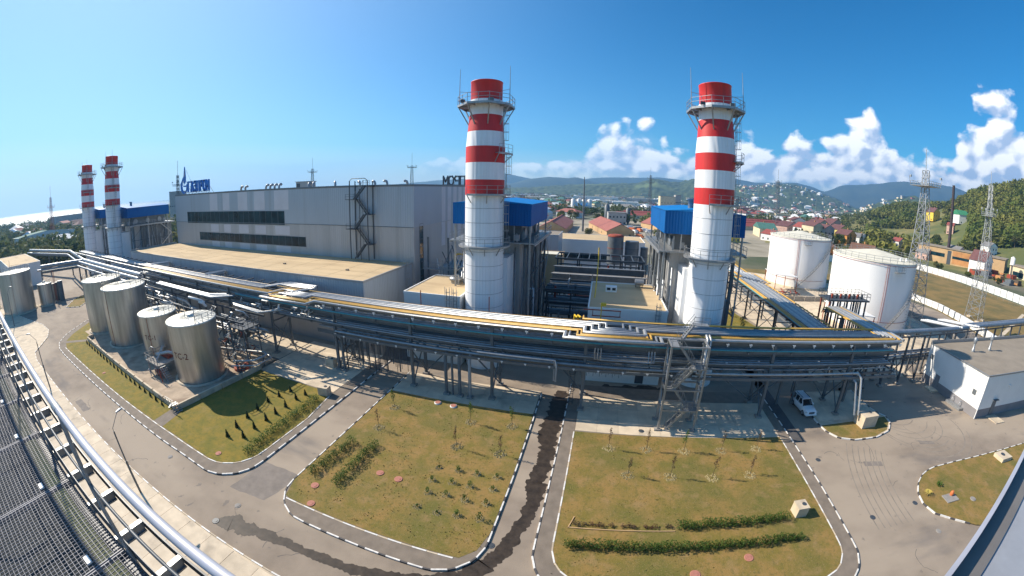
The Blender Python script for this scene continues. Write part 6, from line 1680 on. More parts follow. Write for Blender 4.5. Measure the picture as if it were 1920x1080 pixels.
for s in (-1, 1):
    for y, w in ((-.78, .07), (.25, .09), (1.2, .09), (2.0, .11)):
        place('pillar', MB().bar((s * .89, y - (.28 if y < -.5 else 0), 1.14), (s * .735, y + (.36 if y < -.5 else 0), 1.82), w, .05).mesh('pillar', M['car']), car)
    place('roof_rack', MB().bar((s * .6, -.2, 1.94), (s * .6, 1.7, 1.94), .05).mesh('roof_rack', M['black']), car)
    place('headlight', MB().box(s * .82 - .12, s * .82 + .1, -2.42, -2.2, .74, .93).mesh('headlight', M['lens']), car)
    place('tail_light', MB().box(s * .84 - .1, s * .84 + .1, 2.28, 2.40, .8, 1.15).mesh('tail', M['tail']), car)
    place('mirror', MB().box(s * 1.0 - .12, s * 1.0 + .12, -.86, -.7, 1.15, 1.32).mesh('mirror', M['car']), car)
    for y in (-1.5, 1.42):
        w_ = place('wheel', MB().tube([(s * .84 - .13, y, .37), (s * .84 + .13, y, .37)], .37, 20).mesh('wheel', M['black']), car)
        place('rim', MB().tube([(s * .98 - .02, y, .37), (s * .98 + .01, y, .37)], .22, 14).mesh('rim', M['silver_dull']), w_)
place('grille', MB().box(-.45, .45, -2.46, -2.40, .62, .88).mesh('grille', M['dark_steel']), car)
place('bumper', MB().box(-.88, .88, -2.50, -2.3, .36, .58).mesh('bumper', M['car']), car)
place('number_plate', MB().box(-.26, .26, -2.52, -2.50, .42, .53).mesh('plate', M['white_paint']), car)

# ------------------------------------------------------------------ plants
def leaves(mb, cx, cy, cz, rx, ry, rz, n, s, rg, flat=.5, shell=.35):
    for _ in range(n):
        while True:
            x, y, z = rg.uniform(-1, 1), rg.uniform(-1, 1), rg.uniform(-1, 1)
            q = x * x + y * y + z * z
            if shell * shell < q <= 1: break
        p = Vector((cx + x * rx, cy + y * ry, cz + z * rz))
        a, b = Vector((rg.gauss(0, 1), rg.gauss(0, 1), rg.gauss(0, flat))).normalized() * s * rg.uniform(.6, 1.3), Vector((rg.gauss(0, 1), rg.gauss(0, 1), rg.gauss(0, flat))).normalized() * s * rg.uniform(.5, 1.0)
        mb.add([p - a, p + b, p + a, p - b], [(0, 1, 2, 3)])
    return mb
rg = random.Random(21)
def hedge(label, a, b, w, h, dens=60, gapf=0.0, m='leaf'):
    t = thing('hedge', label, 'hedge', (*a, ZL))
    mb = MB(); st = MB(); a, b = Vector((*a, 0)), Vector((*b, 0)); L_ = (b - a).length; n = max(2, int(L_ / .45))
    for i in range(n):
        if rg.random() < gapf: continue
        p = a.lerp(b, (i + .5) / n); s = rg.uniform(.75, 1.15)
        leaves(mb, p.x + rg.uniform(-.12, .12), p.y + rg.uniform(-.12, .12), ZL + h * .55 * s, w * .6 * s, w * .6 * s, h * .55 * s, int(dens * 1.9), .075, rg, .6, .1)
        st.bar((p.x, p.y, ZL), (p.x, p.y, ZL + h * .5), .04)
    mb.build('foliage', M[m], t); st.build('stems', M['bark'], t, 'stuff')
hedge('leafy hedge row in the middle lawn, left one of two parallel rows', (-24.9, 21.9), (-24.0, 28.7), .85, .95)
hedge('leafy hedge row in the middle lawn, right one of two parallel rows', (-21.8, 21.8), (-21.5, 29.3), .85, .95)
hedge('long leafy hedge along the right edge of the left lawn by the footpath', (-33.5, 20.8), (-33.9, 34.4), .95, 1.0)
hedge('long bottom hedge running across the right lawn', (-.4, 21.5), (20.3, 22.5), .8, .85, 70)
hedge('dense upper hedge on the right half of the right lawn', (8.9, 24.4), (19.7, 25.0), .8, .8, 65)
hedge('sparse low hedge row continuing left from the dense upper hedge', (0.0, 24.0), (8.7, 24.4), .45, .35, 22, .2, 'leaf_dry')
t = thing('timber_edging', 'thin pale edging strip under the sparse hedge row', 'edging', (-.3, 23.6, ZL)); MB().bar((-.3, 23.55, ZL + .05), (8.8, 23.95, ZL + .05), .08).build('strip', M['tan_wall'], t); MB().bar((-.3, 23.5, ZL + .05), (.1, 24.9, ZL + .05), .08).build('strip', M['tan_wall'], t)
# clipped cones
def cone_mesh(h, r, n, seed, m):
    mb = MB(); r_ = random.Random(seed)
    for _ in range(n):
        z = r_.random() ** 1.3; a = r_.uniform(0, 2 * PI); q = r * (1 - z) ** .7 * r_.uniform(.75, 1.05)
        p = Vector((q * math.cos(a), q * math.sin(a), .08 + z * h)); u = Vector((r_.gauss(0, .5), r_.gauss(0, .5), 1)).normalized() * .10; v = Vector((r_.gauss(0, 1), r_.gauss(0, 1), 0)).normalized() * .05
        mb.add([p - u, p + v, p + u, p - v], [(0, 1, 2, 3)])
    mb.lathe([(r * .7, .08), (r * .55, h * .5), (.02, h * .92)], n=9, cap_top=False)
    return mb.mesh('crown', m)
cone_a, cone_b = cone_mesh(1.25, .30, 130, 1, M['leaf_dark']), cone_mesh(.95, .22, 80, 2, M['leaf_dark'])
trunk_s = MB().bar((0, 0, 0), (0, 0, .3), .06).mesh('trunk', M['bark'])
def cone(label, x, y, me, group):
    t = thing('thuja_cone', label, 'conifer', (x, y, ZL), rg.uniform(0, 6), group)
    place('crown', me, t, scale=(.85, .85, rg.uniform(.6, .85))); place('trunk', trunk_s, t)
near = [(-38.0, 21.8), (-38.5, 23.8), (-39.0, 26.1), (-39.3, 28.2), (-39.5, 30.4), (-39.2, 32.3), (-38.8, 34.2)]
far_ = [(-36.1, 22.8), (-36.4, 24.9), (-36.4, 27.0), (-36.45, 28.8), (-36.4, 30.7), (-36.5, 32.9), (-36.2, 34.5)]
for row, pts in (('left', near), ('right', far_)):
    for i, (x, y) in enumerate(pts): cone('small dark cone conifer on the left lawn, %s from the road in the %s row' % (ORD[i], row), x, y, cone_a, 'cone conifers in two rows on the left lawn')
for i in range(20):
    f = i / 19; cone('tiny cone conifer by the tank yard wall, %s from its left end' % ORD[i], -91.0 + (51.8 - 13.2 + 0) * f * 1.0, 22.0 - 1.25 * f, cone_b, 'tiny conifers along the tank yard wall')
# young trees with stone rings
ring_me = MB()
r_ = random.Random(9)
for k in range(90):
    a = r_.uniform(0, 2 * PI); q = r_.uniform(.28, .68); s = r_.uniform(.05, .11)
    ring_me.add([(q * math.cos(a) - s, q * math.sin(a) - s * .6, 0), (q * math.cos(a) + s, q * math.sin(a) - s, 0), (q * math.cos(a) + s * .6, q * math.sin(a) + s, 0), (q * math.cos(a) - s, q * math.sin(a) + s, 0), (q * math.cos(a), q * math.sin(a), s * .9)],
                [(0, 1, 4), (1, 2, 4), (2, 3, 4), (3, 0, 4)])
ring_me = ring_me.mesh('mulch_ring', M['mulch'])
def sapling(label, x, y, h, cw, m, n=120, lean=0):
    t = thing('young_tree', label, 'young tree', (x, y, ZL), rg.uniform(0, 6), 'young trees in stone rings on the lawns')
    tr = MB().tube([(0, 0, 0), (lean * .4, 0, h * .5), (lean, 0, h * .95)], .026, 6, r1=.010)
    for k in range(6):
        z = h * (.4 + .09 * k); a = rg.uniform(0, 6.28); tr.bar((lean * z / h, 0, z), (lean * z / h + cw * .7 * math.cos(a), cw * .7 * math.sin(a), z + .35), .015)
    place('trunk', tr.mesh('trunk', M['bark']), t)
    mb = MB()
    for k in range(5): leaves(mb, lean * .8 + rg.uniform(-.15, .15), rg.uniform(-.15, .15), h * (.5 + .1 * k), cw * (.9 - .12 * k), cw * (.9 - .12 * k), h * .12, n // 5, .07, rg, .8, .1)
    place('crown', mb.mesh('crown', m), t)
    place('mulch_ring', ring_me, t, (0, 0, .004), (0, 0, rg.uniform(0, 6)))
sp = [(-22.9, 32.3, 2.6, 'leaf_dry', 'young tree by the left edge of the middle lawn'), (-23.4, 37.0, 2.8, 'leaf', 'young tree at the shaded top left corner of the middle lawn'),
      (-13.3, 37.2, 3.0, 'leaf', 'leafier young tree near the top of the middle lawn, right of the white manholes'), (-8.4, 37.7, 2.8, 'leaf', 'young tree at the top right of the middle lawn'),
      (-13.2, 32.2, 2.9, 'leaf_dry', 'bare reddish young tree in the centre of the middle lawn'), (-8.4, 32.3, 2.6, 'leaf_dry', 'thin young tree at the right edge of the middle lawn'),
      (2.8, 35.6, 2.9, 'leaf_dry', 'young tree in the upper row of the right lawn, first from the left'), (6.95, 35.8, 2.8, 'leaf_dry', 'young tree in the upper row of the right lawn, second from the left'),
      (11.2, 35.8, 2.9, 'leaf', 'green young tree in the middle of the upper row on the right lawn'), (15.6, 36.0, 2.7, 'leaf_dry', 'reddish young tree, fourth in the upper row of the right lawn'),
      (20.0, 36.2, 2.5, 'leaf_dry', 'young tree at the right end of the upper row, right lawn'), (4.8, 31.3, 2.4, 'leaf_dry', 'young tree in the lower row of the right lawn, first from the left'),
      (9.1, 31.3, 3.0, 'leaf_dry', 'tall bare young tree in the lower row of the right lawn, second from the left'), (13.5, 31.3, 3.0, 'leaf_dry', 'young tree in the lower row of the right lawn, third from the left'),
      (17.8, 31.6, 2.5, 'leaf_dry', 'young tree at the right end of the lower row, right lawn')]
for x, y, h, m, l in sp: sapling(l, x, y, h, .38 if m == 'leaf' else .26, M[m], 190 if m == 'leaf' else 100, rg.uniform(-.25, .1))
# garden shrubs in a staggered grid
sh_pts = [(-13.6, 28.3), (-11.6, 28.5), (-9.7, 28.5), (-7.7, 28.6), (-13.5, 26.3), (-11.6, 26.6), (-9.8, 26.6), (-7.65, 26.8), (-13.2, 24.55), (-11.5, 24.8), (-9.7, 24.7), (-7.7, 24.8), (-13.35, 22.5), (-11.4, 22.4), (-9.7, 22.7), (-7.7, 22.8)]
for i, (x, y) in enumerate(sh_pts):
    t = thing('shrub', 'small round shrub on the middle lawn, %s row from the rack, %s from the left' % (ORD[i // 4], ORD[i % 4]), 'shrub', (x, y, ZL), rg.uniform(0, 6), 'sixteen planted shrubs in a square grid')
    s = rg.uniform(.6, 1.25) * (.6 if i in (0, 2, 12, 13) else 1)
    mb = MB(); leaves(mb, 0, 0, .48 * s, .26 * s, .26 * s, .36 * s, int(110 * s), .06, rg, .8, .1)
    place('foliage', mb.mesh('foliage', M['leaf']), t); place('stem', MB().bar((0, 0, 0), (0, 0, .3), .04).mesh('stem', M['bark']), t)
    place('mulch_ring', ring_me, t, (0, 0, .003), (0, 0, rg.uniform(0, 6)), (.62, .62, .7))
for k in range(8):
    t = thing('shrub', 'dark round shrub in the green strip beside the far service road, %s from the front' % ORD[k], 'shrub', (32.6 - .15 * k + (k % 2) * 1.2, 80 + 3.6 * k, .05), 0, 'shrubs in the strip by the second rack')
    mb = MB(); leaves(mb, 0, 0, .6, .6, .6, .6, 90, .14, rg, .8, .1); place('foliage', mb.mesh('foliage', M['leaf_dark']), t); place('stem', MB().bar((0, 0, 0), (0, 0, .4), .05).mesh('stem', M['bark']), t)
t = thing('palm_shrub', 'small spiky yellow palm in the far right lawn', 'plant', (38.2, 24.9, ZL))
mb = MB()
for k in range(14):
    a = 2 * PI * k / 14; mb.add([(0, 0, .2), (.35 * math.cos(a - .15), .35 * math.sin(a - .15), .55), (.75 * math.cos(a), .75 * math.sin(a), .35), (.35 * math.cos(a + .15), .35 * math.sin(a + .15), .5)], [(0, 1, 2, 3)])
place('fronds', mb.mesh('fronds', mat('yellow_frond', (.42, .33, .06), .8)), t); place('stem', MB().bar((0, 0, 0), (0, 0, .25), .12).mesh('stem', M['bark']), t)
t = thing('shrub', 'single green fern like shrub in the far right lawn', 'shrub', (41.0, 26.0, ZL)); mb = MB(); leaves(mb, 0, 0, .25, .45, .4, .25, 60, .13, rg, .5, .1); place('foliage', mb.mesh('foliage', M['leaf']), t)
# tufts on the lawns
tf = MB()
for _ in range(5200):
    if rg.random() < .5: x, y = rg.uniform(-25.6, -6.7), rg.uniform(18.5, 40.5)
    else: x, y = rg.uniform(-.9, 23.6), rg.uniform(18.2, 38.2)
    if noise.noise(Vector((x * .35, y * .35, 1))) < -.05: continue
    h = rg.uniform(.04, .11); a = rg.uniform(0, 6.28); w_ = rg.uniform(.03, .08)
    tf.add([(x - w_ * math.cos(a), y - w_ * math.sin(a), ZL), (x + w_ * math.cos(a), y + w_ * math.sin(a), ZL), (x + rg.uniform(-.05, .05), y + rg.uniform(-.05, .05), ZL + h)], [(0, 1, 2)])
tf.build('grass', M['grass'], kind='stuff', label='short brownish grass tufts growing in the middle and right lawns', cat='grass')

# ------------------------------------------------------------------ hills: solid ridges at their true distance, heights from the skyline seen from the plant
def interp(tab, a):
    if a <= tab[0][0]: return tab[0][1]
    for (x0, y0), (x1, y1) in zip(tab[:-1], tab[1:]):
        if a <= x1: return y0 + (y1 - y0) * (a - x0) / (x1 - x0)
    return tab[-1][1]
def ridge(name, m, dist, tab, depth, na=110, nr=14, rough=.10, feather=3.0, seed=0.0, front=.55, bumpy=0):
    """tab: (azimuth deg, crest height m)"""
    a0, a1 = tab[0][0] - feather, tab[-1][0] + feather
    vs, fs = [], []
    for j in range(nr + 1):
        f = j / nr
        r = dist - depth * front + depth * f
        prof = math.sin(PI * min(1, f / (2 * front))) if f < front else math.cos(PI / 2 * (f - front) / (1 - front)) ** .8
        prof = max(0, prof) ** .85 if f < front else max(0, prof)
        for i in range(na + 1):
            a = a0 + (a1 - a0) * i / na
            h = interp([(a0, 0)] + tab + [(a1, 0)], a)
            ar = math.radians(a)
            x, y = r * math.sin(ar), r * math.cos(ar)
            nn = noise.fractal(Vector((x / dist * 14 + seed, y / dist * 14, seed)), .9, 2.1, 5)
            z = -2 + (h + 2) * prof * (1 + rough * nn * (1 if f < front * .96 else .35)) + (prof > .02) * bumpy * noise.noise(Vector((x / 26, y / 26, seed)))
            vs.append((x, y, z))
    w = na + 1
    fs = [(j * w + i, j * w + i + 1, (j + 1) * w + i + 1, (j + 1) * w + i) for j in range(nr) for i in range(na)]
    return struct(name, MB().add(vs, fs, True), m)
def hillmat(name, c1, c2, scale):
    return mat(name, c1, .95, scale=scale, col2=c2, coords='World', lo=.38, hi=.62, detail=10)
M['hill_far'] = hillmat('far_hill', (.022, .038, .028), (.05, .065, .04), .006)
M['hill_mid'] = hillmat('wooded_hill', (.018, .036, .010), (.075, .10, .030), .03)
add_layer(M['hill_mid'], (.13, .17, .05), .0026, .58, .64, (1, 1, 1), .8, 40.0)
E_ = lambda d, tab: [(a, 27 + d * math.tan(math.radians(e))) for a, e in tab]
ridge('mountain', M['hill_far'], 5000, E_(5000, [(-34, .2), (-25, 1.0), (-20.3, 1.34), (-17, 1.9), (-14.4, 2.2), (-13.0, 1.95), (-11.0, 1.56), (-8.7, 1.0), (-4, 1.25), (-2.1, 1.72), (-.5, 1.96), (2.0, 2.12), (4.7, 2.18), (7.8, 2.4), (11.1, 2.2), (13.8, 2.2), (16, 2.86), (19.4, 2.71), (21.7, 2.49), (25.1, 2.74), (27.6, 2.92), (29.8, 2.5), (31.5, 2.0), (32.4, 2.3), (33.7, 2.99), (34.9, 3.2), (36.9, 3.33), (38.6, 3.6), (40.1, 3.9), (42.1, 4.07), (45.2, 4.25), (46.7, 4.38), (49.1, 4.29), (50.4, 3.93), (51.2, 3.58), (52.8, 3.08), (56, 2.0)]), 900, 200, 14, .05, 4, 1.0)
ridge('mountain', M['hill_far'], 3900, E_(3900, [(-30, .1), (-20, .5), (-13.3, .75), (-11.0, 1.45), (-8.0, 1.87), (-5.4, 1.71), (-3.9, 1.84), (-1.8, 1.32), (1.1, 1.05), (5, .9), (10, 1.0), (14, 1.4), (18, 1.9), (22, 1.7), (26, 1.9), (29.5, 2.1), (32.1, 1.6), (34.9, .8)]), 1000, 150, 12, .07, 3, 5.0)
ridge('hill', M['hill_mid'], 2500, E_(2500, [(-22, -.2), (-15, 0), (-10.2, .2), (-5.5, .6), (-2, .95), (1.1, 1.12), (4.7, 1.34), (6.6, 1.96), (7.8, 2.08), (9.5, 1.81), (11.1, 1.76), (12.9, 2.28), (16.0, 2.12), (18, 1.9), (20.6, 1.7), (23.7, .5)]), 1100, 420, 44, .10, 3, 9.0, bumpy=9)
ridge('hill', M['hill_mid'], 2800, E_(2800, [(16.1, .9), (19.5, 1.75), (22.4, 2.11), (25.1, 2.52), (27.4, 2.48), (29.3, 2.14), (31.1, 1.66), (33.1, 1.22), (35.1, .59), (36.5, .1)]), 1300, 300, 50, .10, 3, 13.0, bumpy=9)
ridge('hill', M['hill_mid'], 1900, E_(1900, [(35.0, -.3), (37.8, .72), (39.6, 1.51), (41.5, 1.97), (43.5, 2.36), (45.8, 2.34), (50, 2.2), (56, 1.5)]), 700, 200, 40, .08, 3, 17.0, bumpy=8)
# the wooded hill on the right, close enough to walk to
NEAR = [(22, 3), (31.4, 6), (35.8, 15), (39.4, 28), (42.9, 43), (45.8, 44), (49.3, 57), (52.0, 71), (54.8, 78), (58.2, 84), (64, 90), (72, 85), (85, 50)]
def hill_h(x, y):
    r = math.hypot(x, y); a = math.degrees(math.atan2(x, y))
    if a < 24 or a > 95 or r < 250: return 0.0
    h = interp(NEAR, a)
    k = min(1, max(0, (a - 24) / 8)) * min(1, max(0, (95 - a) / 10))
    crest = 800 if a < 48 else 800 - (a - 48) * 12 if a < 60 else 656
    start = 420 if a < 42 else 420 - (a - 42) * 11 if a < 55 else 277
    f = (r - start) / (crest - start)
    if f <= 0: return 0.0
    s = f * f * (3 - 2 * f) if f < 1 else max(0, 1 - ((f - 1) * .9) ** 2)
    return (h * k) * s * (1 + .08 * noise.noise(Vector((x / 90, y / 90, 0))))
M['hill_near'] = mat('grassy_hill', (.10, .115, .03), .95, scale=.02, col2=(.23, .195, .065), coords='World', lo=.45, hi=.62, detail=8, bump=.5, bscale=.5)
vs, fs = [], []
na, nr = 90, 34
for j in range(nr + 1):
    r = 255 + 1150 * (j / nr) ** 1.1
    for i in range(na + 1):
        a = math.radians(23 + 73 * i / na); x, y = r * math.sin(a), r * math.cos(a)
        vs.append((x, y, hill_h(x, y) + .05 - (2 if j in (0, nr) or i in (0, na) else 0)))
w = na + 1
struct('hill', MB().add(vs, [(j * w + i, j * w + i + 1, (j + 1) * w + i + 1, (j + 1) * w + i) for j in range(nr) for i in range(na)], True), M['hill_near'])
def gz(x, y): return hill_h(x, y)

# ------------------------------------------------------------------ trees
def crown_mesh(kind, seed, m):
    r_ = random.Random(seed); mb = MB()
    if kind == 'broad':
        blobs = [(0, 0, 4.6, 2.3, 2.0)] + [(r_.uniform(-1.9, 1.9), r_.uniform(-1.9, 1.9), r_.uniform(2.9, 6.2), r_.uniform(1.0, 1.7), r_.uniform(.9, 1.4)) for _ in range(8)]
        for x, y, z, r, h in blobs: leaves(mb, x, y, z, r, r, h, int(70 * r), .34, r_, .7, .55)
    elif kind == 'tall':
        for k in range(7): leaves(mb, r_.uniform(-.4, .4), r_.uniform(-.4, .4), 2.4 + 1.25 * k, 1.5 - .15 * k, 1.5 - .15 * k, .95, 85, .30, r_, .8, .5)
    else:   # conifer
        for k in range(9): leaves(mb, 0, 0, 1.6 + .9 * k, 2.3 * (1 - k / 10.5), 2.3 * (1 - k / 10.5), .45, 64, .32, r_, .35, .3)
    return mb.mesh('crown', m)
def trunk_mesh(h):
    mb = MB().tube([(0, 0, -.5), (.05, 0, h * .5), (0, .05, h)], .28, 7, r1=.12)
    for k in range(4):
        a = k * 1.7; mb.tube([(0, 0, h * .55 + .2 * k), (1.1 * math.cos(a), 1.1 * math.sin(a), h * .85 + .3 * k)], .10, 5, r1=.04)
    return mb.mesh('trunk', M['bark'])
TR, TRT = trunk_mesh(4.4), trunk_mesh(6.5)
CR = {'broad': [crown_mesh('broad', 31 + k, M['leaf_tree']) for k in range(4)], 'olive': [crown_mesh('broad', 51 + k, M['leaf_olive']) for k in range(3)],
      'tall': [crown_mesh('tall', 71 + k, M['leaf_tree']) for k in range(2)], 'conifer': [crown_mesh('conifer', 81 + k, M['leaf_dark']) for k in range(2)]}
NAMES = {'broad': ('broadleaf_tree', 'round dark green broadleaf tree'), 'olive': ('broadleaf_tree', 'round yellowish green broadleaf tree'), 'tall': ('poplar_tree', 'tall narrow green tree'), 'conifer': ('spruce_tree', 'dark pointed spruce tree')}
tr = random.Random(77)
TREES = 0
TREE_LIST = []
def tree(x, y, kind, s, where):
    global TREES
    TREES += 1
    nm, l = NAMES[kind]
    t = thing(nm, '%s %s' % (l, where), 'tree', (x, y, gz(x, y)), tr.uniform(0, 6.28), '%s %s' % (l.split(' ', 1)[1], where))
    sx_ = s * tr.uniform(.85, 1.2); TREE_LIST.append((t, x, y, l)); t.scale = (sx_, sx_ * tr.uniform(.9, 1.1), s * tr.uniform(.8, 1.15))
    place('crown', tr.choice(CR[kind]), t); place('trunk', TRT if kind == 'tall' else TR, t)
def polar(a, r): a = math.radians(a); return r * math.sin(a), r * math.cos(a)
# houses first: name, label, position, size, colours
def mcol(name, c, rough=.85): return mat(name, c, rough, var=.12, scale=.4)
HW = {'cream': mcol('cream_plaster', (.66, .55, .36)), 'white': M['white_wall'], 'yellow': mcol('yellow_plaster', (.80, .56, .06)), 'yellow2': mcol('pale_yellow_plaster', (.66, .52, .16)), 'pink': mcol('pink_plaster', (.60, .38, .30)), 'grey': mcol('grey_plaster', (.38, .37, .35)), 'orange': mcol('orange_plaster', (.62, .28, .07)), 'brick': M['brick_orange'], 'tan': M['tan_wall']}
HR = {'red': mcol('red_roof', (.27, .065, .05)), 'rosy': mcol('faded_red_roof', (.32, .11, .085)), 'maroon': mcol('maroon_roof', (.14, .06, .055)), 'green': mcol('green_roof', (.04, .22, .10)), 'teal': mcol('teal_roof', (.06, .16, .13)), 'grey': mcol('grey_slate_roof', (.20, .19, .18)), 'blue': M['blue_roof'], 'brown': mcol('brown_roof', (.16, .08, .05)), 'white': M['white_wall']}
HOUSE_POS = []
HOUSE_LAB = []
def house(label, x, y, w, d, h, rh, rot, wall, roof, flat=False, storeys=2, win=4, name='house', chim=False):
    z = gz(x, y) - .3
    HOUSE_POS.append((x, y, max(w, d))); HOUSE_LAB.append((x, y, ' '.join(label.split()[:9])))
    t = thing(name, label, 'house' if name == 'house' else 'building', (x, y, z), math.radians(rot))
    place('wall', MB().box(-w / 2, w / 2, -d / 2, d / 2, 0, h).mesh('wall', HW[wall]), t)
    b = MB(); o = .5
    if flat: b.box(-w / 2 - .2, w / 2 + .2, -d / 2 - .2, d / 2 + .2, h + .01, h + .5)
    else:
        b.add([(-w / 2 - o, -d / 2 - o, h - .1), (w / 2 + o, -d / 2 - o, h - .1), (w / 2 + o, d / 2 + o, h - .1), (-w / 2 - o, d / 2 + o, h - .1), (0, -d / 2 - o, h + rh), (0, d / 2 + o, h + rh)], [(0, 1, 4), (1, 2, 5, 4), (2, 3, 5), (3, 0, 4, 5), (0, 3, 2, 1)])
    ro = place('roof', b.mesh('roof', HR[roof]), t)
    if not flat:
        place('gable', MB().add([(-w / 2, -d / 2 - .02, h), (w / 2, -d / 2 - .02, h), (0, -d / 2 - .02, h + rh * .93)], [(0, 1, 2)]).add([(-w / 2, -d / 2 - o - .03, h - .12), (w / 2, -d / 2 - o - .03, h - .12), (0, -d / 2 - o - .03, h + rh * .9)], [(0, 1, 2)]).mesh('gable', HW[wall]), t)
        if name != 'house': place('ridge_cap', MB().box(-.35, .35, -d / 2 - .5, d / 2 + .5, h + rh - .15, h + rh + .15).mesh('ridge_cap', HR[roof]), ro)
        elif chim: place('chimney', MB().box(w * .15, w * .15 + .8, -.4, .4, h, h + rh + 1.0).mesh('chimney', M['brick_orange']), ro)
    for fl in range(storeys):
        for k in range(win):
            zz_ = 1.0 + fl * (h / storeys)
            xx = -w / 2 + w * (k + .5) / win
            place('window', MB().box(xx - .6, xx + .6, -d / 2 - .06, -d / 2 + .01, zz_, zz_ + 1.4).mesh('window', M['glass']), t)
    for k in range(max(1, win - 1)):
        yy = -d / 2 + d * (k + .5) / max(1, win - 1)
        place('window', MB().box(-w / 2 - .06, -w / 2 + .01, yy - .6, yy + .6, 1.2, 2.6).mesh('window', M['glass']), t)
    return t
# long red roofed sheds straight behind the plant
house('long shed with faded red roof and ochre gable, left of the slim grey mast', -30, 262, 17, 62, 4.2, 4.4, 0, 'tan', 'rosy', storeys=1, win=3, name='storage_shed')
house('long shed with faded red roof and pale ridge strip right of the slim grey mast', 5, 262, 17, 62, 4.2, 4.4, 12, 'tan', 'rosy', storeys=1, win=3, name='storage_shed')
house('long faded red shed partly hidden behind the right boiler house', 52, 285, 16, 70, 4.0, 4.2, 22, 'tan', 'rosy', storeys=1, win=3, name='storage_shed')
for k, (x, y, w, d, r_, l) in enumerate(((60, 420, 14, 90, 92, 'long low red roofed shed behind the others, left of the right boiler house'), (75, 455, 14, 100, 93, 'long low red roofed shed in the second row, left of the right boiler house'), (150, 360, 14, 90, 98, 'long low red roofed shed right of the near right stack, front row'),
        (165, 400, 14, 90, 98, 'long low red roofed shed right of the near right stack, middle row'), (175, 440, 14, 100, 98, 'long low red roofed shed right of the near right stack, rear row'))):
    house(l, x, y, w, d, 4, 3, r_, 'cream', 'red', storeys=1, win=3, name='storage_shed')
hs = [('grey concrete batching hall with silo behind the red sheds', 12, 330, 15, 12, 10, 0, 5, 'grey', 'grey', True), ('small open roofed carport with pale roof right of the sheds', 62, 330, 16, 8, 4, 0, 10, 'grey', 'white', True),
      ('blue roofed warehouse with white silos left of the slim mast', -28, 520, 40, 20, 8, 2.5, 95, 'white', 'blue', False), ('yellow small house behind the far sheds', 70, 380, 12, 9, 5, 3, 20, 'yellow2', 'red', False),
      ('tall beige and grey tower block beyond the right boiler house', 105, 640, 26, 14, 24, 0, 5, 'cream', 'grey', True), ('dark grey lift tower of the beige block', 122, 640, 9, 12, 27, 0, 5, 'grey', 'grey', True),
      ('low white hall among trees, centre distance', 40, 700, 46, 20, 10, 0, 0, 'white', 'white', True), ('long flat pale warehouse in the far centre', -20, 1050, 120, 24, 12, 0, 4, 'white', 'white', True),
      ('long flat grey warehouse in the far centre right', 140, 1080, 150, 24, 12, 0, -4, 'grey', 'white', True), ('pale long flat hall left of the far centre', -150, 900, 60, 22, 9, 0, 8, 'cream', 'white', True)]
for l, x, y, w, d, h, rh, rot, wa, ro, fl in hs: house(l, x, y, w, d, h, rh, rot, wa, ro, fl, 2, 5, name='warehouse')
for k, (x, y, r_, h) in enumerate(((4, 345, 2.2, 15), (22, 334, 2.0, 13), (-38, 505, 3, 15), (-31, 505, 3, 15), (-24, 505, 3, 15), (-17, 505, 3, 15))):
    t = thing('silo', ('cement silo by the grey batching hall, %s one' % ('left' if k == 0 else 'right')) if k < 2 else 'white silo before the blue roofed warehouse, %s of four' % ORD[k - 2], 'silo', (x, y, 0))
    MB().lathe([(r_, 3), (r_, h), (.3, h + 1.4)], (x, y), 16).build('shell', M['white_wall'] if k > 1 else M['grey_steel'], t)
    MB().lathe([(.5, 0), (r_, 3)], (x, y), 12, cap_top=False).build('cone', M['grey_steel'], t)
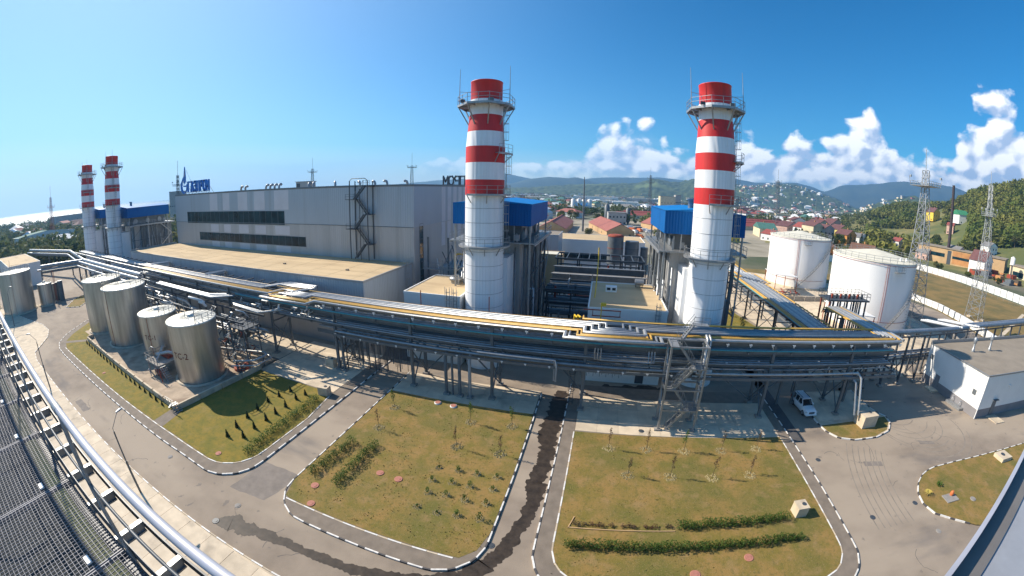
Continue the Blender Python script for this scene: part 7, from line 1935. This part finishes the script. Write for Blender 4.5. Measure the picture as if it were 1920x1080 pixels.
# town to the right: placed by bearing and distance
rt = [('house with green roof and white neighbour wall behind the far white tank', 23.6, 330, 26, 14, 7, 4, 80, 'cream', 'teal'), ('white cottage with bright red roof in front of the green roofed house', 24.6, 300, 14, 9, 5, 3, 30, 'white', 'red'),
      ('tiny cottage with blue hip roof near the far tank', 18.0, 300, 11, 9, 4, 2.4, 20, 'yellow2', 'blue'), ('bright yellow kiosk block left of the far white tank', 18.9, 262, 9, 8, 6, 0, 10, 'yellow', 'white'), ('orange roofed kiosk beside the bright yellow one', 16.9, 258, 8, 7, 4, 2, 10, 'yellow2', 'orange_'),
      ('pink roofed long house above the far white tank', 26.8, 380, 30, 12, 8, 4, 40, 'pink', 'maroon'), ('white gabled house with crimson roof amid the dense cluster', 29.0, 360, 14, 12, 9, 4, 20, 'white', 'red'),
      ('three storey cream house with yellow trim in the dense cluster', 30.3, 345, 12, 14, 12, 3, 15, 'cream', 'maroon'), ('grey three storey house next to the cream one', 32.0, 350, 12, 12, 11, 3, 12, 'grey', 'maroon'),
      ('wide cream house with maroon roof at the top of the cluster', 31.0, 430, 28, 14, 10, 5, 30, 'cream', 'maroon'), ('yellow walled house with maroon roof at the right of the cluster', 34.0, 380, 18, 12, 10, 4, 20, 'yellow2', 'maroon'),
      ('pale orange house with dark roof right of the cluster', 35.0, 350, 16, 12, 8, 4, 25, 'orange', 'maroon'), ('blue grey roofed long house at the right end of the cluster', 36.9, 380, 22, 10, 6, 3, 30, 'white', 'grey'),
      ('white house with pink roof behind the cluster', 28.0, 460, 20, 12, 10, 4, 10, 'white', 'maroon'), ('large crimson roofed house on the rise behind the cluster', 33.0, 470, 24, 14, 10, 6, 20, 'pink', 'maroon'),
      ('orange walled shed among the spruces', 32.9, 250, 8, 8, 5, 2, 20, 'orange', 'brown'), ('big brown roofed house behind the near white tank', 37.6, 245, 18, 14, 4, 6, 40, 'tan', 'brown'),
      ('yellow hillside house with dark red roof below the ridge', 46.6, 600, 17, 12, 11, 6, 10, 'yellow', 'maroon'), ('hillside house with bright green roof under the ridge', 50.2, 540, 20, 14, 10, 5, 70, 'white', 'green'), ('small scarlet roofed annex beside the green roofed hillside house', 49.1, 500, 10, 8, 9, 3, 30, 'pink', 'red'),
      ('white hut with red roof in the trees left of the brown chimney', 42.3, 400, 13, 8, 6, 3, 20, 'white', 'red'), ('grey gabled cottage left of the brown chimney', 46.2, 330, 15, 10, 5, 5, 15, 'pink', 'grey'),
      ('two storey pale house with hip roof right of the brown chimney', 50.0, 330, 15, 12, 9, 4, 10, 'pink', 'grey'), ('white gabled house with pink roof edge behind the tan workshop', 53.6, 300, 12, 12, 8, 6, 10, 'white', 'maroon'), ('white domed roof hut up the slope near the rightmost mast', 54.4, 370, 12, 9, 7, 3, 0, 'white', 'grey')]
HR['orange_'] = mcol('orange_roof', (.50, .14, .05))
for l, a, r, w, d, h, rh, rot, wa, ro in rt:
    x, y = polar(a, r)
    house(l, x, y, w, d, h, rh, rot, wa, ro, rh == 0, 2 if h > 5 else 1, 3, chim=True)
# tan workshop with chimney in front, right
def long_shop(label, p0, p1, dep, h, wall, bands):
    a, b = Vector((*p0, 0)), Vector((*p1, 0)); L_ = (b - a).length; ang = math.atan2(b.y - a.y, b.x - a.x)
    t = thing('workshop', label, 'workshop', (a.x, a.y, 0), ang)
    HOUSE_POS.append(((a.x + b.x) / 2, (a.y + b.y) / 2, L_))
    place('wall', MB().box(0, L_, 0, dep, 0, h).mesh('wall', wall), t)
    place('roof', MB().box(-.6, L_ + .6, -.6, dep + .6, h + .01, h + .7).mesh('roof', M['roof_grey']), t)
    for x0, x1, z0, z1, m in bands: place('panel', MB().box(x0, x1, -.08, .0, z0, z1).mesh('panel', m), t)
    return t
long_shop('long tan workshop with orange brick bays and dark strip windows behind the brown chimney', (232, 232), (262, 172), 16, 10, M['tan_wall'], [(2, 22, 4.2, 6.6, M['glass']), (24, 27, 0, 9, M['dark_steel']), (28, 46, 6.0, 9.2, M['brick_orange']), (28, 46, 1.0, 4.2, M['brick_orange']), (28, 46, 4.3, 5.9, M['glass'])])
long_shop('low cream workshop continuing right behind the rightmost lattice mast', (263, 168), (262, 110), 14, 8, HW['cream'], [(3, 12, 2, 5, M['glass']), (40, 50, 0, 6, M['rust'])])
jk = thing('scrap_heap', 'rusty machinery and scrap piled before the low workshop', 'scrap heap', (240, 150, 0))
for k in range(36):
    x, y = tr.uniform(228, 256), tr.uniform(120, 175); s = tr.uniform(1, 3)
    MB().box(x - s, x + s, y - s, y + s, 0, tr.uniform(1, 3.6)).build('scrap', [M['rust'], M['grey_steel'], M['brick_orange'], M['bark']][k % 4], jk)
wt = thing('water_tank', 'small white water tank raised on dark stand beside the workshop', 'water tank', (253, 160, 0))
MB().lathe([(1.6, 9), (1.6, 13), (.2, 13.8)], (253, 160), 14).build('drum', M['white_wall'], wt)
for s in (-1, 1): MB().bar((253 + s, 160 + s, 0), (253 + s, 160 + s, 9), .4).build('leg', M['dark_steel'], wt)
# left town towards the sea
for k, (a, r, w, h, wa, ro, l) in enumerate(((-75.3, 700, 80, 16, 'grey', 'grey', 'long pale apartment slab beyond the trees at the far left'), (-79.5, 420, 60, 8, 'white', 'teal', 'long white shed with greenish roof at the left edge'), (-73.5, 480, 16, 6, 'pink', 'rosy', 'small rosy roofed house left of the reddish mast'),
        (-72.2, 460, 16, 6, 'white', 'white', 'white roofed house near the reddish mast'), (-71.0, 500, 18, 6, 'pink', 'rosy', 'small red roofed house right of the reddish mast'), (-70.0, 650, 50, 10, 'white', 'white', 'long white roofed depot before the sea'),
        (-69.3, 420, 14, 5, 'grey', 'rosy', 'rosy shed behind the left trees'), (-76.9, 640, 20, 8, 'cream', 'rosy', 'cream house hidden in the far left trees'), (-61.3, 470, 13, 33, 'grey', 'grey', 'concrete high rise peeking over the left corner of the hall'))):
    x, y = polar(a, r); house(l, x, y, w, 14, h, 2.5 if h < 20 else 0, 90 + a * 0 - 75 + 90 if k in (0, 1) else 20, wa, ro, h >= 16, 2, 5, name='warehouse' if w > 40 else 'house')
# scattered distant houses (few pixels each)
kinds = []
for wa, ro in (('white', 'white'), ('cream', 'red'), ('white', 'maroon'), ('pink', 'grey'), ('cream', 'teal'), ('grey', 'white'), ('white', 'rosy')):
    b = MB(); b.box(-6, 6, -5, 5, 0, 6)
    n0 = len(b.f); b.add([(-6.5, -5.5, 5.9), (6.5, -5.5, 5.9), (6.5, 5.5, 5.9), (-6.5, 5.5, 5.9), (-3, 0, 9), (3, 0, 9)], [(0, 1, 5, 4), (1, 2, 5), (2, 3, 4, 5), (3, 0, 4)])
    me = b.mesh('house', [HW[wa], HR[ro]])
    for i, p in enumerate(me.polygons): p.material_index = 1 if i >= n0 else 0
    kinds.append((me, wa, ro))
def ridge_z(x, y):
    return 0
FARH = 0
def where_(a):
    for lim, w_ in ((-78, 'at the far left edge'), (-72, 'left of the reddish mast'), (-60, 'right of the reddish mast'), (-9, 'beside the left boiler house'), (-3, 'left of the slim mast'), (2, 'right of the slim mast'), (7, 'left of the thin lattice mast'), (12, 'above the right boiler house'), (18, 'right of the near right stack'),
                    (21, 'left of the far tank'), (25, 'over the far tank left side'), (29, 'over the far tank middle'), (33, 'between the two white tanks'), (90, 'over the near white tank')):
        if a < lim: return w_
dg = bpy.context.evaluated_depsgraph_get(); dg.update()
def surf_z(x, y):
    ok, loc, *_ = scene.ray_cast(dg, Vector((x, y, 470)), Vector((0, 0, -1)))
    return loc.z if ok else 0
for _ in range(420):
    q = tr.random()
    if q < .12: a, r = tr.uniform(17, 35), tr.uniform(1900, 2700)
    elif q < .32: a, r = tr.uniform(-14, 28), tr.uniform(800, 1700)
    elif q < .80: a, r = tr.uniform(-15, 34), tr.uniform(330, 900)
    elif q < .86: a, r = tr.uniform(33, 46), tr.uniform(1300, 1800)
    else: a, r = tr.uniform(-84, -64), tr.uniform(330, 1000)
    x, y = polar(a, r)
    if any(math.hypot(x - hx, y - hy) < s + 8 for hx, hy, s in HOUSE_POS): continue
    if FARH >= 290: break
    me, wa, ro = tr.choice(kinds); s = tr.uniform(.8, 1.6) * (1.3 if r > 1800 else 1)
    place('house', me, None, (x, y, surf_z(x, y) - 1), (0, 0, tr.uniform(0, 3)), (s * tr.uniform(.8, 1.8), s, s * .9),
          label='%s %s house with %s roof, %s%s' % ('tiny' if s < 1.2 else 'small', wa, ro, 'on the hillside ' if r > 1800 else 'deep in town ' if r > 800 else 'in the nearer town ' if r > 520 else 'in the nearest rows ', where_(a)), cat='house',
          group='tiny distant houses, %s walls and %s roofs' % (wa, ro))
    HOUSE_POS.append((x, y, 8)); FARH += 1
# far quarters of the town past the countable houses, by wall colour
for wi, (wc, n_) in enumerate((('white', 520), ('cream', 560), ('grey', 320), ('rosy', 320))):
    tb = MB()
    for _ in range(n_):
        q = tr.random()
        if q < .16: a, r = tr.uniform(17, 35), tr.uniform(1750, 2760)
        elif q < .88: a, r = tr.uniform(-16, 33), 560 + 1400 * tr.random()
        else: a, r = tr.uniform(33, 44), tr.uniform(1150, 1850)
        x, y = polar(a, r); z = surf_z(x, y) - 1; w_, d_, h_ = tr.uniform(3, 8), tr.uniform(3, 7), tr.uniform(3, 7)
        if q >= .40 and tr.random() < .15: w_, h_ = w_ * 4, h_ * 1.4
        tb.box(x - w_, x + w_, y - d_, y + d_, z, z + h_)
    tb.build('town_quarter', HW[wc] if wc in HW else HR[wc], None, 'stuff', 'tiny far %s buildings scattered over the valley and hillsides' % ('pale red' if wc == 'rosy' else wc), 'town')
# trees among the houses
LOS = [(math.degrees(math.atan2(x, y)), math.hypot(x, y), s) for x, y, s in HOUSE_POS if math.degrees(math.atan2(x, y)) > 41 and math.hypot(x, y) < 700 and s > 9]
def free(x, y, m=7):
    a, r = math.degrees(math.atan2(x, y)), math.hypot(x, y)
    if a > 40 and any(abs(a - ha) < 1.35 and hr - 130 < r < hr for ha, hr, hs_ in LOS): return False
    return all(math.hypot(x - hx, y - hy) > s * .55 + m for hx, hy, s in HOUSE_POS)
plan = [(-94, -66, 205, 560, 96, ('olive', 'olive', 'broad'), 'at the far left before the sea', 1.3), (-16, 16, 210, 560, 46, ('broad', 'broad', 'olive'), 'between the red sheds and the far town', 1.05),
        (16, 34, 290, 620, 44, ('broad', 'tall', 'olive'), 'behind the far white tank', 1.05), (27, 44, 205, 330, 46, ('conifer', 'conifer', 'broad'), 'behind the near white tank', 1.1),
        (38, 44, 250, 460, 26, ('broad', 'olive', 'broad'), 'on the slope at the right', 1.15), (44, 62, 350, 480, 40, ('broad', 'olive', 'broad'), 'on the slope at the right', 1.15), (46, 60, 255, 300, 12, ('olive', 'broad'), 'before the tan workshop', .5)]
for a0, a1, r0, r1, n, ks, wh_, s in plan:
    k = 0; tries = 0
    while k < n and tries < 900:
        tries += 1
        a, r = tr.uniform(a0, a1), r0 + (r1 - r0) * tr.random() ** .8; x, y = polar(a, r)
        if not free(x, y): continue
        if 60 < x < 200 and 50 < y < 190: continue
        tree(x, y, tr.choice(ks), s * tr.uniform(.8, 1.25), wh_); k += 1
by = {}
for t, x, y, l in TREE_LIST:
    hx, hy, hl = min(HOUSE_LAB, key=lambda q: math.hypot(q[0] - x, q[1] - y))
    by.setdefault((hl, l), []).append((math.hypot(hx - x, hy - y), t))
for (hl, l), lst in by.items():
    lst.sort(key=lambda q: q[0])
    while hl.split()[-1] in ('a', 'the', 'of', 'and', 'with', 'in', 'left', 'right', 'behind', 'by', 'on', 'at', 'among', 'amid'): hl = ' '.join(hl.split()[:-1])
    short = l.replace('round ', '').replace('broadleaf ', '')
    for k, (d_, t) in enumerate(lst):
        o_ = '' if len(lst) == 1 else (ORD[k] + ' ') if k < 20 else ''
        t['label'] = ' '.join(('%s, %snearest to %s' % (short, o_, hl)).split()[:16])
# woods: everything beyond what can be counted, joined
def wood(name, label, pts, m, smin, smax, leafn=26, seed=1):
    r_ = random.Random(seed)
    base = []
    for _ in range(leafn):
        u = Vector((r_.gauss(0, 1), r_.gauss(0, 1), abs(r_.gauss(0, .8)))).normalized()
        p = Vector((u.x * .5, u.y * .5, .25 + u.z * .72)) * r_.uniform(.8, 1.1)
        a = Vector((r_.gauss(0, 1), r_.gauss(0, 1), r_.gauss(0, .6))).normalized() * .155; b = Vector((r_.gauss(0, 1), r_.gauss(0, 1), r_.gauss(0, .6))).normalized() * .13
        base.append([p - a, p + b, p + a, p - b])
    B = np.array([[list(v) for v in q] for q in base])            # leafn,4,3
    n = len(pts); P_ = np.array(pts)
    rr = np.random.RandomState(seed); S = rr.uniform(smin, smax, n); A = rr.uniform(0, 6.283, n); H = rr.uniform(.8, 1.3, n)
    ca, sa = np.cos(A), np.sin(A)
    X = B[None, :, :, 0] * ca[:, None, None] - B[None, :, :, 1] * sa[:, None, None]
    Y = B[None, :, :, 0] * sa[:, None, None] + B[None, :, :, 1] * ca[:, None, None]
    Z = np.broadcast_to(B[None, :, :, 2], X.shape) * H[:, None, None]
    V = np.stack([X, Y, Z], -1) * S[:, None, None, None] + P_[:, None, None, :]
    V = V.reshape(-1, 3)
    me = bpy.data.meshes.new(name)
    nf = len(V) // 4
    me.vertices.add(len(V)); me.vertices.foreach_set('co', V.ravel())
    me.loops.add(len(V)); me.loops.foreach_set('vertex_index', np.arange(len(V)))
    me.polygons.add(nf); me.polygons.foreach_set('loop_start', np.arange(nf) * 4)
    me.update(); me.validate(); me.materials.append(m)
    o = bpy.data.objects.new(name, me); COL.objects.link(o)
    return tag(o, label, 'woodland', None, 'stuff')
M['wood_leaf'] = mat('woodland_leaf', (.11, .15, .028), .85, scale=.02, col2=(.25, .24, .06), coords='World', lo=.38, hi=.62, detail=8, spec=.2)
M['wood_leaf2'] = mat('valley_woodland_leaf', (.07, .10, .03), .85, scale=.02, col2=(.17, .18, .06), coords='World', lo=.38, hi=.62, detail=8, spec=.2)
add_layer(M['wood_leaf'], (.21, .20, .055), .11, .53, .66, (1, 1, 1), .7, 3.0, 3)
add_layer(M['wood_leaf'], (.035, .06, .014), .09, .55, .68, (1, 1, 1), .7, 33.0, 3)
add_layer(M['wood_leaf2'], (.20, .19, .07), .09, .54, .68, (1, 1, 1), .6, 5.0, 3)
leafy(M['wood_leaf'], .3); leafy(M['wood_leaf2'], .3)
wr = random.Random(5)
pts = []
while len(pts) < 5200:
    a, r = wr.uniform(38, 66), wr.uniform(300, 900) if wr.random() < .8 else wr.uniform(250, 500); x, y = polar(a, r)
    if a < 51 and noise.noise(Vector((x / 60, y / 60, 2))) < .06: continue
    if a >= 50 and noise.noise(Vector((x / 60, y / 60, 2))) < -.35 and r < 420: continue
    if a > 43 and r < 372 + (a - 43) * 1.5: continue
    if not free(x, y, 5): continue
    pts.append((x, y, gz(x, y) - .5))
wood('woodland', 'dense green woods covering the hill on the right', pts, M['wood_leaf'], 4.5, 12, 64, 2)
pts = []
while len(pts) < 2700:
    q = wr.random()
    if q < .60: a, r = wr.uniform(-17, 38), 330 + 1500 * wr.random() ** 1.3
    else: a, r = wr.uniform(-93, -60), 240 + 950 * wr.random() ** 1.2
    x, y = polar(a, r)
    if a < -60 and r > 1150: continue
    if noise.noise(Vector((x / 110, y / 110, 6))) < (.06 if a > -60 else -.30): continue
    if not free(x, y, 3): continue
    pts.append((x, y, gz(x, y) - .5))
wood('woodland', 'scattered tree masses of the valley town out to the hills', pts, M['wood_leaf2'], 6, 11, 48, 3)

# vehicles and clutter beside the sheds
cl = random.Random(12)
van = MB().box(-1, 1, -2.4, 2.4, .4, 1.3).box(-.85, .85, -1.6, 2.0, 1.3, 1.95)
for k in range(14):
    x, y = cl.uniform(20, 42), cl.uniform(235, 300)
    m = [M['white_wall'], M['orange'], M['grey_steel'], M['car'], M['dark_steel']][k % 5]
    t = thing('parked_car', 'distant %s car in the yard between the red sheds, %s from the plant fence' % (['white', 'orange', 'grey', 'pale', 'dark'][k % 5], ORD[k]), 'car', (x, y, 0), cl.uniform(0, 3), 'cars in the yard of the red sheds')
    place('body', van.mesh('car', m), t, scale=(1.1, 1.1, 1.2))

# ------------------------------------------------------------------ haze
hz = MB().box(-5650, 5650, -1620, 5650, -3, 480)
ho = hz.build('haze', M['white_wall'], None, 'stuff', 'thin pale air haze lying over valley, town and sea', 'haze')
hm = bpy.data.materials.new('haze'); hm.use_nodes = True
nt = hm.node_tree; nt.nodes.clear()
o_ = nt.nodes.new('ShaderNodeOutputMaterial'); pv_ = nt.nodes.new('ShaderNodeVolumePrincipled')
pv_.inputs['Color'].default_value = (.27, .59, 1.0, 1); pv_.inputs['Density'].default_value = 1.8e-4; pv_.inputs['Anisotropy'].default_value = 0.2
nt.links.new(pv_.outputs[0], o_.inputs['Volume'])
ho.data.materials.clear(); ho.data.materials.append(hm)
